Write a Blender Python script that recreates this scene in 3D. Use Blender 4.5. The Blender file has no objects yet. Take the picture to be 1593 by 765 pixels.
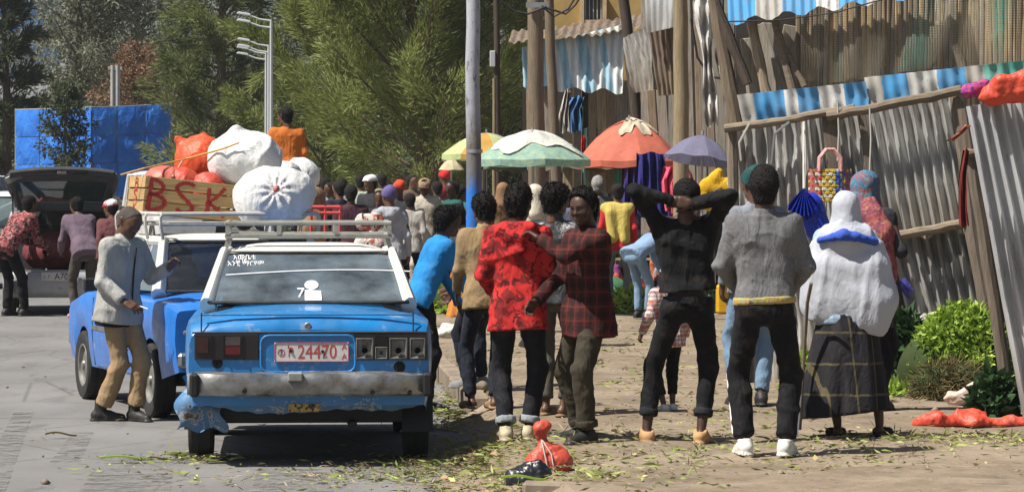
import bpy, bmesh, math, random
import numpy as np
from mathutils import Vector, Matrix
random.seed(7); rng = np.random.default_rng(11)
SC = bpy.context.scene; COL = SC.collection
R = math.radians; PI = math.pi
# ------------------------------------------------------------------ camera
F, CX, HY, CH = 5400.0, 796.5, 285.0, 1.8        # focal length in photo pixels, principal column, horizon row, eye height
cam_d = bpy.data.cameras.new('camera'); cam = bpy.data.objects.new('camera', cam_d); COL.objects.link(cam)
cam.location = (0, 0, CH); cam.rotation_euler = (R(90), 0, 0)
cam_d.lens = 36 * F / 1593; cam_d.shift_y = -(382.5 - HY) / 1593
cam_d.clip_start = 0.5; cam_d.clip_end = 3000
SC.camera = cam
# ------------------------------------------------------------------ world, sun, exposure
SUN = Vector((-0.91, -0.40, 0)).normalized() * math.cos(R(57)) + Vector((0, 0, math.sin(R(57))))
W = bpy.data.worlds.new('World'); SC.world = W; W.use_nodes = True
wn = W.node_tree.nodes; wl = W.node_tree.links
sky = wn.new('ShaderNodeTexSky'); sky.sky_type = 'NISHITA'; sky.sun_disc = False
sky.sun_elevation = R(57); sky.sun_rotation = math.atan2(SUN.x, SUN.y); sky.dust_density = 2.0
wl.new(sky.outputs[0], wn['Background'].inputs[0]); wn['Background'].inputs[1].default_value = 0.052
sd = bpy.data.lights.new('sun', 'SUN'); sd.energy = 5.0; sd.angle = R(0.5); sd.color = (1, .95, .87)
so = bpy.data.objects.new('sun', sd); COL.objects.link(so); so.rotation_euler = SUN.to_track_quat('Z', 'Y').to_euler()
VS = SC.view_settings; VS.view_transform = 'Standard'; VS.look = 'None'; VS.exposure = 0.62; VS.gamma = 1
# ------------------------------------------------------------------ pixel <-> place (photo pixels)
def gx(px, Y): return (px - CX) * Y / F
def gz(py, Y): return CH - (py - HY) * Y / F
def gY(py, z=0.0): return F * (CH - z) / (py - HY)
def at(px, py, Y): return Vector((gx(px, Y), Y, gz(py, Y)))
# ------------------------------------------------------------------ materials
def srgb(r, g, b):
    f = lambda c: (c/255/12.92 if c/255 <= .04045 else ((c/255+.055)/1.055)**2.4)
    return (f(r), f(g), f(b))
class NT:
    def __init__(s, name):
        s.m = bpy.data.materials.new(name); s.m.use_nodes = True
        s.t = s.m.node_tree; s.b = s.t.nodes['Principled BSDF']; s._o = None
    def n(s, typ, **k):
        nd = s.t.nodes.new('ShaderNode' + typ)
        for a, v in k.items(): setattr(nd, a, v)
        return nd
    def l(s, a, b): s.t.links.new(a, b)
    def set(s, sock, v):
        if hasattr(v, 'is_output') or isinstance(v, bpy.types.NodeSocket): s.l(v, sock)
        else:
            if isinstance(v, (tuple, list)) and len(v) == 3 and sock.type == 'RGBA': v = (*v, 1)
            sock.default_value = v
    def co(s, kind='Object', scale=(1, 1, 1), rot=(0, 0, 0), loc=(0, 0, 0)):
        t = s.n('TexCoord'); mp = s.n('Mapping'); s.l(t.outputs[kind], mp.inputs[0])
        mp.inputs['Scale'].default_value = scale; mp.inputs['Rotation'].default_value = rot; mp.inputs['Location'].default_value = loc
        return mp.outputs[0]
    def noise(s, sc, co=None, det=4, rough=.6, dist=0):
        nd = s.n('TexNoise'); s.l(co or s.co(), nd.inputs['Vector'])
        nd.inputs['Scale'].default_value = sc; nd.inputs['Detail'].default_value = det
        nd.inputs['Roughness'].default_value = rough; nd.inputs['Distortion'].default_value = dist
        return nd.outputs[0]
    def ramp(s, fac, *stops, interp='LINEAR'):
        nd = s.n('ValToRGB'); cr = nd.color_ramp; cr.interpolation = interp
        while len(cr.elements) < len(stops): cr.elements.new(.5)
        for e, (p, c) in zip(cr.elements, stops):
            e.position = p; e.color = (*c, 1) if isinstance(c, (tuple, list)) else (c, c, c, 1)
        s.l(fac, nd.inputs[0]); return nd.outputs[0]
    def mix(s, fac, a, b, mode='MIX'):
        nd = s.n('Mix', data_type='RGBA', blend_type=mode)
        s.set(nd.inputs[0], fac); s.set(nd.inputs[6], a); s.set(nd.inputs[7], b); return nd.outputs[2]
    def math(s, op, a, b=0.0, c=None):
        nd = s.n('Math', operation=op); s.set(nd.inputs[0], a); s.set(nd.inputs[1], b)
        if c is not None: s.set(nd.inputs[2], c)
        return nd.outputs[0]
    def sep(s, v):
        nd = s.n('SeparateXYZ'); s.l(v, nd.inputs[0]); return nd.outputs
    def bump(s, h, strength=.3, dist=.01):
        nd = s.n('Bump'); nd.inputs['Strength'].default_value = strength; nd.inputs['Distance'].default_value = dist
        s.l(h, nd.inputs['Height'])
        if s._o: s.l(s._o, nd.inputs['Normal'])
        s._o = nd.outputs[0]; s.l(s._o, s.b.inputs['Normal'])
    def crs(s, fold, sc=6):
        a = s.math('ABSOLUTE', s.math('SUBTRACT', s.noise(sc, s.co(scale=(1.5, 1.5, .6), rot=(.5, .35, .2)), det=1, dist=2.2), .5)); b = s.math('ABSOLUTE', s.math('SUBTRACT', s.noise(sc*2.3, s.co(scale=(.7, .7, 1.5), rot=(.2, -.5, .4)), det=1, dist=1.5), .5))
        s.bump(s.math('POWER', s.math('MULTIPLY', a, 2.0), .6), fold*.26, .04); s.bump(s.math('POWER', s.math('MULTIPLY', b, 2.0), .7), fold*.13, .02)
    def p(s, col=None, rough=None, metal=None, spec=None):
        if col is not None: s.set(s.b.inputs['Base Color'], col)
        if rough is not None: s.set(s.b.inputs['Roughness'], rough)
        if metal is not None: s.set(s.b.inputs['Metallic'], metal)
        if spec is not None: s.set(s.b.inputs['Specular IOR Level'], spec)
        return s.m
def mulc(c, k): return tuple(max(0, min(1, x*k)) for x in c)
_mc = {}
def basic(name, col, rough=.75, var=.22, scale=6, bump=.15, bs=45, metal=0, spec=.3, bd=.006):
    key = (name, col, rough)
    if key in _mc: return _mc[key]
    s = NT(name); c = s.ramp(s.noise(scale), (.3, mulc(col, 1-var)), (.7, mulc(col, 1+var)))
    if bump: s.bump(s.noise(bs), bump, bd)
    _mc[key] = s.p(c, rough, metal, spec); return _mc[key]
def cloth(name, col, var=.16, fold=.55, rough=.85, weave=320, col2=None, dirt=.12):
    """woven cloth: fold relief, weave, worn and faded patches"""
    key = ('cloth', name, col)
    if key in _mc: return _mc[key]
    s = NT(name); base = s.ramp(s.noise(5, det=5), (.3, mulc(col, 1-var)), (.72, mulc(col, 1+var) if col2 is None else col2))
    if dirt: base = s.mix(s.math('MULTIPLY', s.ramp(s.noise(11, det=6), (.52, 0.0), (.72, 1.0)), dirt), base, (.18, .14, .1))
    s.bump(s.noise(5, s.co(scale=(1.3, 1.3, .5), rot=(0, .5, .3)), det=2, dist=1.4), fold*.6, .05)
    s.crs(fold)
    s.bump(s.noise(weave), .12, .002)
    s.b.inputs['Sheen Weight'].default_value = .02
    _mc[key] = s.p(base, rough, 0, .15); return _mc[key]
def stripe_mask(s, coord, freq, lo=.45, hi=.55):
    w = s.math('FRACT', s.math('MULTIPLY', coord, freq)); return s.math('MULTIPLY', s.math('GREATER_THAN', w, lo), s.math('LESS_THAN', w, hi))
def plaid(name, base, bands, fx=9, fold=.5):
    """bands: (axis 0=around 2=up, frequency, lo, hi, colour, alpha)"""
    s = NT(name); x = s.sep(s.co()); c = s.ramp(s.noise(6), (.3, mulc(base, .8)), (.7, mulc(base, 1.2)))
    for ax, fr, lo, hi, cc, al in bands:
        u = s.math('ADD', x[0], s.math('MULTIPLY', x[1], .8)) if ax == 0 else x[2]
        u = s.math('ADD', u, s.math('MULTIPLY', s.noise(4), .03))
        c = s.mix(s.math('MULTIPLY', stripe_mask(s, u, fr, lo, hi), al), c, cc)
    s.bump(s.noise(5, s.co(scale=(1.3, 1.3, .5)), det=2, dist=1.4), fold*.6, .05); s.crs(fold); s.bump(s.noise(300), .1, .002)
    return s.p(c, .88, 0, .15)
def spots(name, base, c2, c3=None, sc=9, thr=.5, fold=.5):
    s = NT(name); c = s.mix(s.ramp(s.noise(sc, det=2, dist=.8), (thr-.03, 0.0), (thr+.03, 1.0)), base, c2)
    if c3: c = s.mix(s.ramp(s.noise(sc*1.7, s.co(loc=(3, 5, 1)), det=2, dist=.8), (.56, 0.0), (.6, 1.0)), c, c3)
    s.bump(s.noise(5, s.co(scale=(1.3, 1.3, .5)), det=2, dist=1.4), fold*.6, .05); s.crs(fold); s.bump(s.noise(300), .1, .002)
    return s.p(c, .85, 0, .15)
def paint(name, col, rust=.5, rough=.3, dust=.35, sc=3, coat=.4):
    """worn car paint: faded patches, dust, chips with rust at ragged edges"""
    s = NT(name); c = s.ramp(s.noise(sc, det=4), (.3, mulc(col, .8)), (.7, mulc(col, 1.15)))
    n1 = s.noise(9, det=8, rough=.7)
    chip = s.ramp(n1, (.66-.06*rust, 0.0), (.69-.06*rust, 1.0)); edge = s.ramp(n1, (.63-.06*rust, 0.0), (.66-.06*rust, 1.0))
    z = s.sep(s.co())[2]; low = s.ramp(s.math('ADD', z, s.math('MULTIPLY', s.noise(5), .35)), (.45, 1.0), (.85, .25))
    chip = s.math('MULTIPLY', chip, low); edge = s.math('MULTIPLY', edge, low)
    d = s.math('MULTIPLY', s.ramp(s.noise(4, det=6), (.35, .15), (.7, 1.0)), s.math('MULTIPLY', low, dust))
    c = s.mix(d, c, (.24, .19, .14)); c = s.mix(edge, c, (.42, .46, .47)); c = s.mix(chip, c, s.ramp(s.noise(30), (.35, (.05, .025, .015)), (.7, (.16, .075, .035))))
    s.bump(n1, .12, .006); s.bump(s.noise(2.2, det=2), .25, .02)
    s.b.inputs['Coat Weight'].default_value = coat; s.b.inputs['Coat Roughness'].default_value = .12
    return s.p(c, s.ramp(s.noise(8, det=5), (.3, rough*.8), (.7, min(1, rough*1.9))), 0, .45)
def glass_mat(name, tint=(.45, .5, .5), keep=.55, rough=.04, dirt=.12, dcol=(.45, .47, .47)):  # dirt layer also serves as painted reflection on some windows
    s = NT(name); t = s.t; nd = t.nodes
    tr = s.n('BsdfTransparent'); tr.inputs[0].default_value = (*mulc(tint, 1), 1)
    gl = s.n('BsdfGlossy'); gl.inputs['Roughness'].default_value = rough; gl.inputs[0].default_value = (.95, .97, 1, 1)
    df = s.n('BsdfDiffuse'); df.inputs[0].default_value = (*dcol, 1)
    fr = s.n('Fresnel'); fr.inputs[0].default_value = 1.5
    m1 = s.n('MixShader'); s.l(s.math('ADD', s.math('MULTIPLY', fr.outputs[0], .9), .06), m1.inputs[0]); s.l(tr.outputs[0], m1.inputs[1]); s.l(gl.outputs[0], m1.inputs[2])
    m2 = s.n('MixShader'); s.l(s.math('MULTIPLY', s.ramp(s.noise(4, s.co(scale=(1, 1, 2)), det=6), (.3, .25), (.7, 1.0)), dirt), m2.inputs[0]); s.l(m1.outputs[0], m2.inputs[1]); s.l(df.outputs[0], m2.inputs[2])
    s.l(m2.outputs[0], nd['Material Output'].inputs[0]); return s.m
def leaf_mat(name, c1, c2, c3=None, trans=.25, rough=.6):
    s = NT(name); g = s.n('NewGeometry'); r = g.outputs['Random Per Island']
    stops = [(0.0, c1), (.55, c2), (1.0, c3 or c2)]
    c = s.ramp(r, *stops); c = s.mix(.35, c, s.ramp(s.noise(.9, det=3), (.35, mulc(c1, .8)), (.65, mulc(c3 or c2, 1.2))))
    s.p(c, rough, 0, .25)
    td = s.n('BsdfTranslucent'); s.l(c, td.inputs[0]); mx = s.n('MixShader'); mx.inputs[0].default_value = trans
    s.l(s.b.outputs[0], mx.inputs[1]); s.l(td.outputs[0], mx.inputs[2]); s.l(mx.outputs[0], s.t.nodes['Material Output'].inputs[0]); return s.m
def corr_metal(name, c1=(.33, .33, .32), rust=(.14, .09, .06), amt=.75, rough=.5, metal=.35):
    s = NT(name); c = s.ramp(s.noise(3, s.co(scale=(1.5, 1.5, .5)), det=5), (.3, mulc(c1, .75)), (.7, mulc(c1, 1.2)))
    st = s.noise(9, s.co(scale=(3, 3, .35)), det=6, rough=.7)
    c = s.mix(s.ramp(st, (.62-.15*amt, 0.0), (.75-.1*amt, .8)), c, rust)
    z = s.sep(s.co())[2]; c = s.mix(s.ramp(s.math('ADD', z, s.math('MULTIPLY', s.noise(6), .4)), (.25, .55), (.75, 0.0)), c, (.2, .16, .1))
    s.bump(s.noise(14, det=4), .2, .01); return s.p(c, rough, metal, .4)
def wood(name, c, var=.35, sc=6, axis=2, rough=.85):
    s = NT(name); k = [9, 9, 9]; k[axis] = .8
    g = s.noise(sc, s.co(scale=tuple(k)), det=5, dist=.4); cc = s.ramp(g, (.3, mulc(c, 1-var)), (.68, mulc(c, 1+var)))
    oi = s.n('ObjectInfo'); cc = s.mix(s.math('MULTIPLY', oi.outputs['Random'], .45), cc, mulc(c, .5))
    s.bump(g, .3, .008); return s.p(cc, rough, 0, .2)
# ------------------------------------------------------------------ mesh helpers
def mesh_np(name, V, Q, smooth=True):
    """V (n,3), Q (m,4) or (m,3) int array"""
    me = bpy.data.meshes.new(name); V = np.ascontiguousarray(V, np.float32); Q = np.ascontiguousarray(Q, np.int32); k = Q.shape[1] if len(Q) else 4
    me.vertices.add(len(V)); me.vertices.foreach_set('co', V.ravel()); me.loops.add(Q.size); me.loops.foreach_set('vertex_index', Q.ravel())
    me.polygons.add(len(Q)); me.polygons.foreach_set('loop_start', np.arange(len(Q), dtype=np.int32)*k)
    if smooth: me.polygons.foreach_set('use_smooth', np.ones(len(Q), bool))
    me.update(calc_edges=True); return me
class MB:
    def __init__(s): s.v = []; s.f = []
    def add(s, vs, fs):
        o = len(s.v); s.v += [tuple(p) for p in vs]; s.f += [tuple(i+o for i in f) for f in fs]; return s
    def box(s, c, size, rot=None, taper=1.0):
        hx, hy, hz = size[0]/2, size[1]/2, size[2]/2; vs = []
        for z in (-hz, hz):
            k = taper if z > 0 else 1
            vs += [Vector((-hx*k, -hy*k, z)), Vector((hx*k, -hy*k, z)), Vector((hx*k, hy*k, z)), Vector((-hx*k, hy*k, z))]
        if rot is not None: vs = [rot @ v for v in vs]
        c = Vector(c); return s.add([v + c for v in vs], [(3,2,1,0),(4,5,6,7),(0,1,5,4),(1,2,6,5),(2,3,7,6),(3,0,4,7)])
    def beam(s, a, b, w, h=None, up=(0, 0, 1)):
        a, b = Vector(a), Vector(b); h = h or w; d = b-a; L = d.length; d.normalize(); u = Vector(up)
        if abs(d.dot(u)) > .97: u = Vector((1, 0, 0))
        r = d.cross(u).normalized(); u = r.cross(d).normalized(); m = Matrix((r, d, u)).transposed()
        return s.box((a+b)/2, (w, L, h), m)
    def tube(s, pts, rad, n=8, cap=True, flat=1.0):
        pts = [Vector(p) for p in pts]; k = len(pts); rad = [rad]*k if isinstance(rad, (int, float)) else rad
        vs = []; fs = []; prev = None
        for i, p in enumerate(pts):
            d = (pts[min(i+1, k-1)] - pts[max(i-1, 0)]).normalized()
            if prev is None:
                u = Vector((0, 0, 1)) if abs(d.z) < .9 else Vector((1, 0, 0)); r = d.cross(u).normalized()
            else: r = (prev - d*prev.dot(d)).normalized()
            prev = r; u = d.cross(r)
            for j in range(n):
                a = 2*PI*j/n; vs.append(p + (r*math.cos(a) + u*math.sin(a)*flat)*rad[i])
        for i in range(k-1):
            for j in range(n): fs.append((i*n+j, i*n+(j+1) % n, (i+1)*n+(j+1) % n, (i+1)*n+j))
        if cap: fs += [tuple(range(n-1, -1, -1)), tuple(range((k-1)*n, k*n))]
        return s.add(vs, fs)
    def lathe(s, prof, n=16, axis='z', c=(0, 0, 0)):
        vs = []; fs = []; k = len(prof); c = Vector(c)
        for r, z in prof:
            for j in range(n):
                a = 2*PI*j/n; p = (r*math.cos(a), r*math.sin(a), z)
                if axis == 'x': p = (p[2], p[0], p[1])
                if axis == 'y': p = (p[0], p[2], p[1])
                vs.append(c + Vector(p))
        for i in range(k-1):
            for j in range(n): fs.append((i*n+j, i*n+(j+1) % n, (i+1)*n+(j+1) % n, (i+1)*n+j))
        return s.add(vs, fs)
    def grid(s, fn, nu, nv):
        vs = [fn(i/nu, j/nv) for j in range(nv+1) for i in range(nu+1)]
        return s.add(vs, [(j*(nu+1)+i, j*(nu+1)+i+1, (j+1)*(nu+1)+i+1, (j+1)*(nu+1)+i) for j in range(nv) for i in range(nu)])
    def prism(s, poly, y0, y1, fn=lambda x, y, z: (x, y, z)):
        """polygon in (x,z) extruded along y"""
        n = len(poly); vs = [fn(x, y0, z) for x, z in poly] + [fn(x, y1, z) for x, z in poly]
        return s.add(vs, [tuple(range(n)), tuple(range(2*n-1, n-1, -1))] + [(i, i+n, (i+1) % n+n, (i+1) % n) for i in range(n)])
    def mesh(s, name, bevel=0, angle=35, fixn=True):
        me = bpy.data.meshes.new(name); me.from_pydata([tuple(v) for v in s.v], [], s.f)
        bm = bmesh.new(); bm.from_mesh(me)
        if fixn: bmesh.ops.recalc_face_normals(bm, faces=bm.faces)
        if bevel: bmesh.ops.bevel(bm, geom=[e for e in bm.edges if len(e.link_faces) == 2 and e.calc_face_angle(0) > .5], offset=bevel, segments=1, affect='EDGES', clamp_overlap=True)
        bm.to_mesh(me); bm.free()
        me.polygons.foreach_set('use_smooth', [True]*len(me.polygons)); me.set_sharp_from_angle(angle=R(angle)); return me
def tag(o, label=None, cat=None, group=None, kind=None):
    if label: o['label'] = label
    if cat: o['category'] = cat
    if group: o['group'] = group
    if kind: o['kind'] = kind
    return o
def link(name, me, mat=None, parent=None, loc=None, rot=None):
    o = bpy.data.objects.new(name, me); COL.objects.link(o)
    if mat is not None and me is not None and not me.materials: me.materials.append(mat)
    if parent is not None: o.parent = parent
    if loc is not None: o.location = loc
    if rot is not None: o.rotation_euler = rot if not isinstance(rot, (int, float)) else (0, 0, rot)
    return o
def O(name, mb, mat, parent=None, loc=None, rot=None, bevel=0, angle=35):
    return link(name, mb.mesh(name, bevel, angle) if isinstance(mb, MB) else mb, mat, parent, loc, rot)
def E(name, label, cat, loc=(0, 0, 0), rot=0, group=None):
    o = link(name, None, None, None, loc, rot); o.empty_display_size = .1; return tag(o, label, cat, group)
def struct(name, mb, mat, **k): return tag(O(name, mb, mat, **k), kind='structure')
def copy_tree(o, parent=None, loc=None, rot=None):
    c = o.copy(); COL.objects.link(c)
    if parent is not None: c.parent = parent
    if loc is not None: c.location = loc
    if rot is not None: c.rotation_euler = (0, 0, rot)
    for ch in o.children: copy_tree(ch, c)
    return c
def text_mesh(txt, size, extrude=.002, align='CENTER'):
    cu = bpy.data.curves.new('lettering', 'FONT'); cu.body = txt; cu.size = size; cu.extrude = extrude; cu.align_x = align; cu.align_y = 'CENTER'; cu.resolution_u = 3
    o = bpy.data.objects.new('lettering', cu); COL.objects.link(o); bpy.context.view_layer.update()
    me = bpy.data.meshes.new_from_object(o.evaluated_get(bpy.context.evaluated_depsgraph_get())); me.name = 'lettering'
    bpy.data.objects.remove(o); bpy.data.curves.remove(cu); return me
# ------------------------------------------------------------------ smooth solid shapes (distance fields -> one continuous skin)
def ridge(P, f, seed=0, an=(1, 1, 1)):
    a = np.abs(wob(P, f, seed, an)); b = np.abs(wob(P, f*1.7, seed+17, an)); return (1-np.minimum(1, a*2.2))**2+.5*(1-np.minimum(1, b*2.2))**2-.35
def wob(P, f, seed=0, an=(1, 1, 1)):
    """cheap smooth 3-D noise in about -1..1"""
    r = np.random.default_rng(seed); x = P*np.array(an, np.float32)*f; o = np.zeros(len(P), np.float32)
    w = np.sin(x[:, 1]*.9+r.random()*6)*.8
    for i in range(4):
        k = r.normal(size=3); k /= np.linalg.norm(k); o += np.sin((x@k.astype(np.float32))*(1+.6*i)+w+r.random()*6.28)/(1+.5*i)
    return o/2.2
class Sdf:
    def __init__(s): s.p = []; s.cuts = []; s.nz = []; s.fn = []
    def rc(s, a, b, r1, r2=None, k=.04, n=None, fac=1., cb=False, ca=False, sub=False):
        s.p.append((np.array(a, np.float32), np.array(b, np.float32), r1, r1 if r2 is None else r2, k, None if n is None else np.array(n, np.float32)/np.linalg.norm(n), fac, cb, ca, sub)); return s
    def ball(s, a, r, k=.04, n=None, fac=1., sub=False): return s.rc(a, tuple(x+1e-4 for x in a), r, r, k, n, fac, sub=sub)
    def cut(s, pt, n): s.cuts.append((np.array(pt, np.float32), np.array(n, np.float32)/np.linalg.norm(n))); return s
    def noise(s, amp, f, seed=0, an=(1, 1, 1)): s.nz.append((amp, f, seed, an, 0)); return s
    def crease(s, amp, f, seed=0, an=(1, 1, 1)): s.nz.append((amp, f, seed, an, 1)); return s
    def ev(s, P):
        D = None
        for a, b, r1, r2, k, n, fac, cb, ca, sub in s.p:
            ba = b-a; q = P-a; den = float(ba@ba)+1e-12; t = np.clip((q@ba)/den, 0, 1); v = q-t[:, None]*ba
            if n is not None: v = v+((fac-1)*(v@n))[:, None]*n
            d = np.sqrt((v*v).sum(1))-(r1+(r2-r1)*t); L = math.sqrt(den)
            if cb: d = np.maximum(d, ((P-b)@ba)/L)
            if ca: d = np.maximum(d, -((P-a)@ba)/L)
            if D is None: D = d
            elif sub:
                h = np.clip(.5-.5*(D+d)/k, 0, 1); D = D+(-d-D)*h+k*h*(1-h)
            else:
                h = np.clip(.5+.5*(d-D)/k, 0, 1); D = d+(D-d)*h-k*h*(1-h)
        for g in s.fn: D = g(P, D)
        for amp, f, sd_, an, kd in s.nz: D = D+amp*wob(P, f, sd_, an) if not kd else D-amp*ridge(P, f, sd_, an)
        for pt, n in s.cuts: D = np.maximum(D, (P-pt)@n)
        return D
    def skin(s, h, pad=.075):
        lo = np.min([np.minimum(p[0], p[1])-max(p[2], p[3]) for p in s.p if not p[9]], 0)-pad; hi = np.max([np.maximum(p[0], p[1])+max(p[2], p[3]) for p in s.p if not p[9]], 0)+pad
        return nets(s.ev, lo, hi, h)
_E = [(a, b) for a in range(8) for b in range(a+1, 8) if bin(a ^ b).count('1') == 1]
def nets(fn, lo, hi, h):
    n = np.maximum(np.ceil((hi-lo)/h).astype(int)+1, 3); ax = [lo[i]+h*np.arange(n[i]) for i in range(3)]
    P = np.stack(np.meshgrid(*ax, indexing='ij'), -1).reshape(-1, 3).astype(np.float32); V = fn(P).reshape(n); s = V < 0
    C = np.stack([V[(c & 1):n[0]-1+(c & 1), ((c >> 1) & 1):n[1]-1+((c >> 1) & 1), (c >> 2):n[2]-1+(c >> 2)] for c in range(8)], -1)
    S = C < 0; cnt = S.sum(-1); act = (cnt > 0) & (cnt < 8); I = np.argwhere(act); Cv = C[act]; m = len(I)
    if m == 0: return np.zeros((0, 3)), np.zeros((0, 4), int)
    acc = np.zeros((m, 3)); k = np.zeros(m)
    cc = np.array([[c & 1, (c >> 1) & 1, c >> 2] for c in range(8)], float)
    for a, b in _E:
        va, vb = Cv[:, a], Cv[:, b]; mk = (va < 0) != (vb < 0); t = np.where(mk, va/np.where(mk, va-vb, 1), 0)
        acc += mk[:, None]*(cc[a]+t[:, None]*(cc[b]-cc[a])); k += mk
    Vx = lo+h*(I+acc/k[:, None]); idx = -np.ones(np.array(n)-1, int); idx[act] = np.arange(m); Q = []
    for d in range(3):
        e = [slice(None)]*3; e2 = [slice(None)]*3; e[d] = slice(0, n[d]-1); e2[d] = slice(1, n[d])
        A = s[tuple(e)]; B = s[tuple(e2)]; u, v = [(1, 2), (2, 0), (0, 1)][d]; X = np.argwhere(A != B)
        X = X[(X[:, u] > 0) & (X[:, v] > 0) & (X[:, u] < n[u]-1) & (X[:, v] < n[v]-1)]
        if not len(X): continue
        sg = A[tuple(X.T)]
        def at_(du, dv):
            Y = X.copy(); Y[:, u] -= du; Y[:, v] -= dv; return idx[tuple(Y.T)]
        q = np.stack([at_(1, 1), at_(0, 1), at_(0, 0), at_(1, 0)], 1); q[~sg] = q[~sg][:, ::-1]; Q.append(q)
    Q = np.concatenate(Q); return Vx, Q[(Q >= 0).all(1)]
def join_np(parts):
    V = []; Q = []; o = 0
    for v, q in parts: V.append(v); Q.append(q+o); o += len(v)
    return np.concatenate(V), np.concatenate(Q)
def sdf_obj(name, s, h, mat, parent=None, loc=None, rot=None, scale=1.0):
    V, Q = s.skin(h) if isinstance(s, Sdf) else s
    return link(name, mesh_np(name, V*scale, Q), mat, parent, loc, rot)
# ------------------------------------------------------------------ the ground
def kerb_x(Y): return -.18 + (Y-26.6)*-.075
def pave_x(Y):
    if Y >= 26.6: return kerb_x(Y)
    if Y >= 23: return -.18 + (26.6-Y)/3.6*.13
    return -.05 + (23-Y)/3.9*.31
def ground_mat(name, c1, c2, c3, sc=1.6, rough=.95, grit=60):
    s = NT(name); c = s.ramp(s.noise(sc, det=8, rough=.65), (.32, c1), (.52, c2), (.72, c3)); c = s.mix(s.ramp(s.noise(grit, det=3), (.55, 0.0), (.75, .45)), c, mulc(c1, .55))
    c = s.mix(s.ramp(s.noise(.35, det=3), (.4, 0.0), (.7, .5)), c, mulc(c3, .8)); v_ = s.n('TexVoronoi'); s.l(s.co(scale=(1, 1, .3)), v_.inputs[0]); v_.inputs['Scale'].default_value = 5.5; s.bump(s.ramp(v_.outputs[0], (.1, 0.0), (.5, 1.0)), .35, .03); s.bump(s.noise(14, det=6), .6, .035); s.bump(s.noise(grit*1.5), .5, .006); c = s.mix(s.ramp(s.noise(5, det=8, rough=.75), (.54, 0.0), (.66, .6)), c, mulc(c1, .75)); c = s.mix(s.ramp(s.noise(.8, s.co(loc=(5, 2, 0)), det=5), (.5, 0.0), (.62, .5)), c, mulc(c3, 1.1)); return s.p(c, rough, 0, .15)
DIRT = ground_mat('trodden_dirt', (.135, .102, .07), (.22, .172, .12), (.30, .242, .178))
def asphalt_mat():
    s = NT('dusty_asphalt'); c = s.ramp(s.noise(.9, s.co(scale=(1, .5, 1)), det=8, rough=.6), (.3, (.125, .121, .115)), (.7, (.2, .194, .184)))
    c = s.mix(s.ramp(s.noise(90, det=3), (.45, 0.0), (.8, .5)), c, (.26, .25, .235)); c = s.mix(s.ramp(s.noise(2.2, s.co(scale=(1.6, .35, 1)), det=6, rough=.7), (.56, 0.0), (.66, .5)), c, (.075, .07, .066))
    x = s.sep(s.co())[0]; dust = s.ramp(s.math('ADD', s.math('MULTIPLY', x, .25), s.math('MULTIPLY', s.noise(1.4, det=6), .9)), (.28, 0.0), (.62, .75)); c = s.mix(dust, c, (.23, .185, .135))
    cr = s.n('TexVoronoi', feature='DISTANCE_TO_EDGE'); s.l(s.co(scale=(.55, .3, 1)), cr.inputs[0]); cr.inputs['Scale'].default_value = 1.3
    c = s.mix(s.ramp(s.math('ADD', cr.outputs[0], s.math('MULTIPLY', s.noise(9), .03)), (.014, .55), (.026, 0.0)), c, (.05, .047, .044))
    s.bump(s.noise(160), .45, .006); s.bump(s.noise(3, det=5), .3, .03); return s.p(c, .88, 0, .3)
ASPH = asphalt_mat()
struct('ground', MB().grid(lambda u, v: (-600+1200*u, -60+1460*v, -.08), 8, 10), DIRT)
def road_pt(u, v):
    Y = 2+(v**2.2)*240; x0 = -19-.075*(Y-26.6); x1 = (pave_x(max(Y, 19.1)) + (.25 if Y < 60 else 0)) if Y > 19.3 else 7
    return (x0+(x1-x0)*u, Y, .02*math.sin(Y*.5)*math.sin(u*7)*.1)
struct('road', MB().grid(road_pt, 30, 120), ASPH)
# raised earth pavement with a soft uneven surface; its edge has crumbled to a slope where the kerb is broken
def rel(x, y): return .010*math.sin(x*3.1+1.3*math.sin(y*1.7))+.008*math.sin(y*2.3+x*.9)+.006*math.sin(x*7.7-y*5.1)
mb = MB()
def pv(u, v):
    Y = 18.3+(v**1.7)*62; xl = pave_x(Y); x = xl+(u**1.5)*(10-xl)
    return (x, Y, .15+rel(x, Y)*min(1, (x-xl)*4))
mb.grid(pv, 56, 150); struct('pavement', mb, DIRT)
def ramp_pt(u, v):
    Y = 18.4+v*8.4; xl = pave_x(Y); w = .55*(.8+.25*math.sin(Y*2.2)+.15*math.sin(Y*5))*(1-max(0, (Y-25.6)/1.2)*.8); x = xl+.02-u*w
    return (x, Y, .15*(1-u**.8)+.012-.006*u+rel(x, Y)*.5*(1-u))
struct('dirt_slope', MB().grid(ramp_pt, 10, 70), DIRT)
CONC = basic('kerb_concrete', (.22, .175, .13), .9, .3, 5, .5, 30)
kerb = tag(link('kerb', None), kind='structure'); st = MB().box((0, 0, 0), (.16, .93, .26)).mesh('kerb_stone', .018)
for i in range(26):
    Y = 27.05+i*.96; o = link('kerb_stone', st, CONC, kerb, (kerb_x(Y)-.06+random.uniform(-.012, .012), Y, .05+random.uniform(-.012, .012)), (random.uniform(-.015, .015), random.uniform(-.03, .03), .075+random.uniform(-.012, .012)))
for x_, y_, z_ in ((.52, 19.0, .028), (2.75, 19.12, .038), (3.7, 19.1, .036)): link('kerb_stone', st, CONC, kerb, (x_, y_, z_), (.03, .02, R(90)+random.uniform(-.03, .03)))
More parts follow.
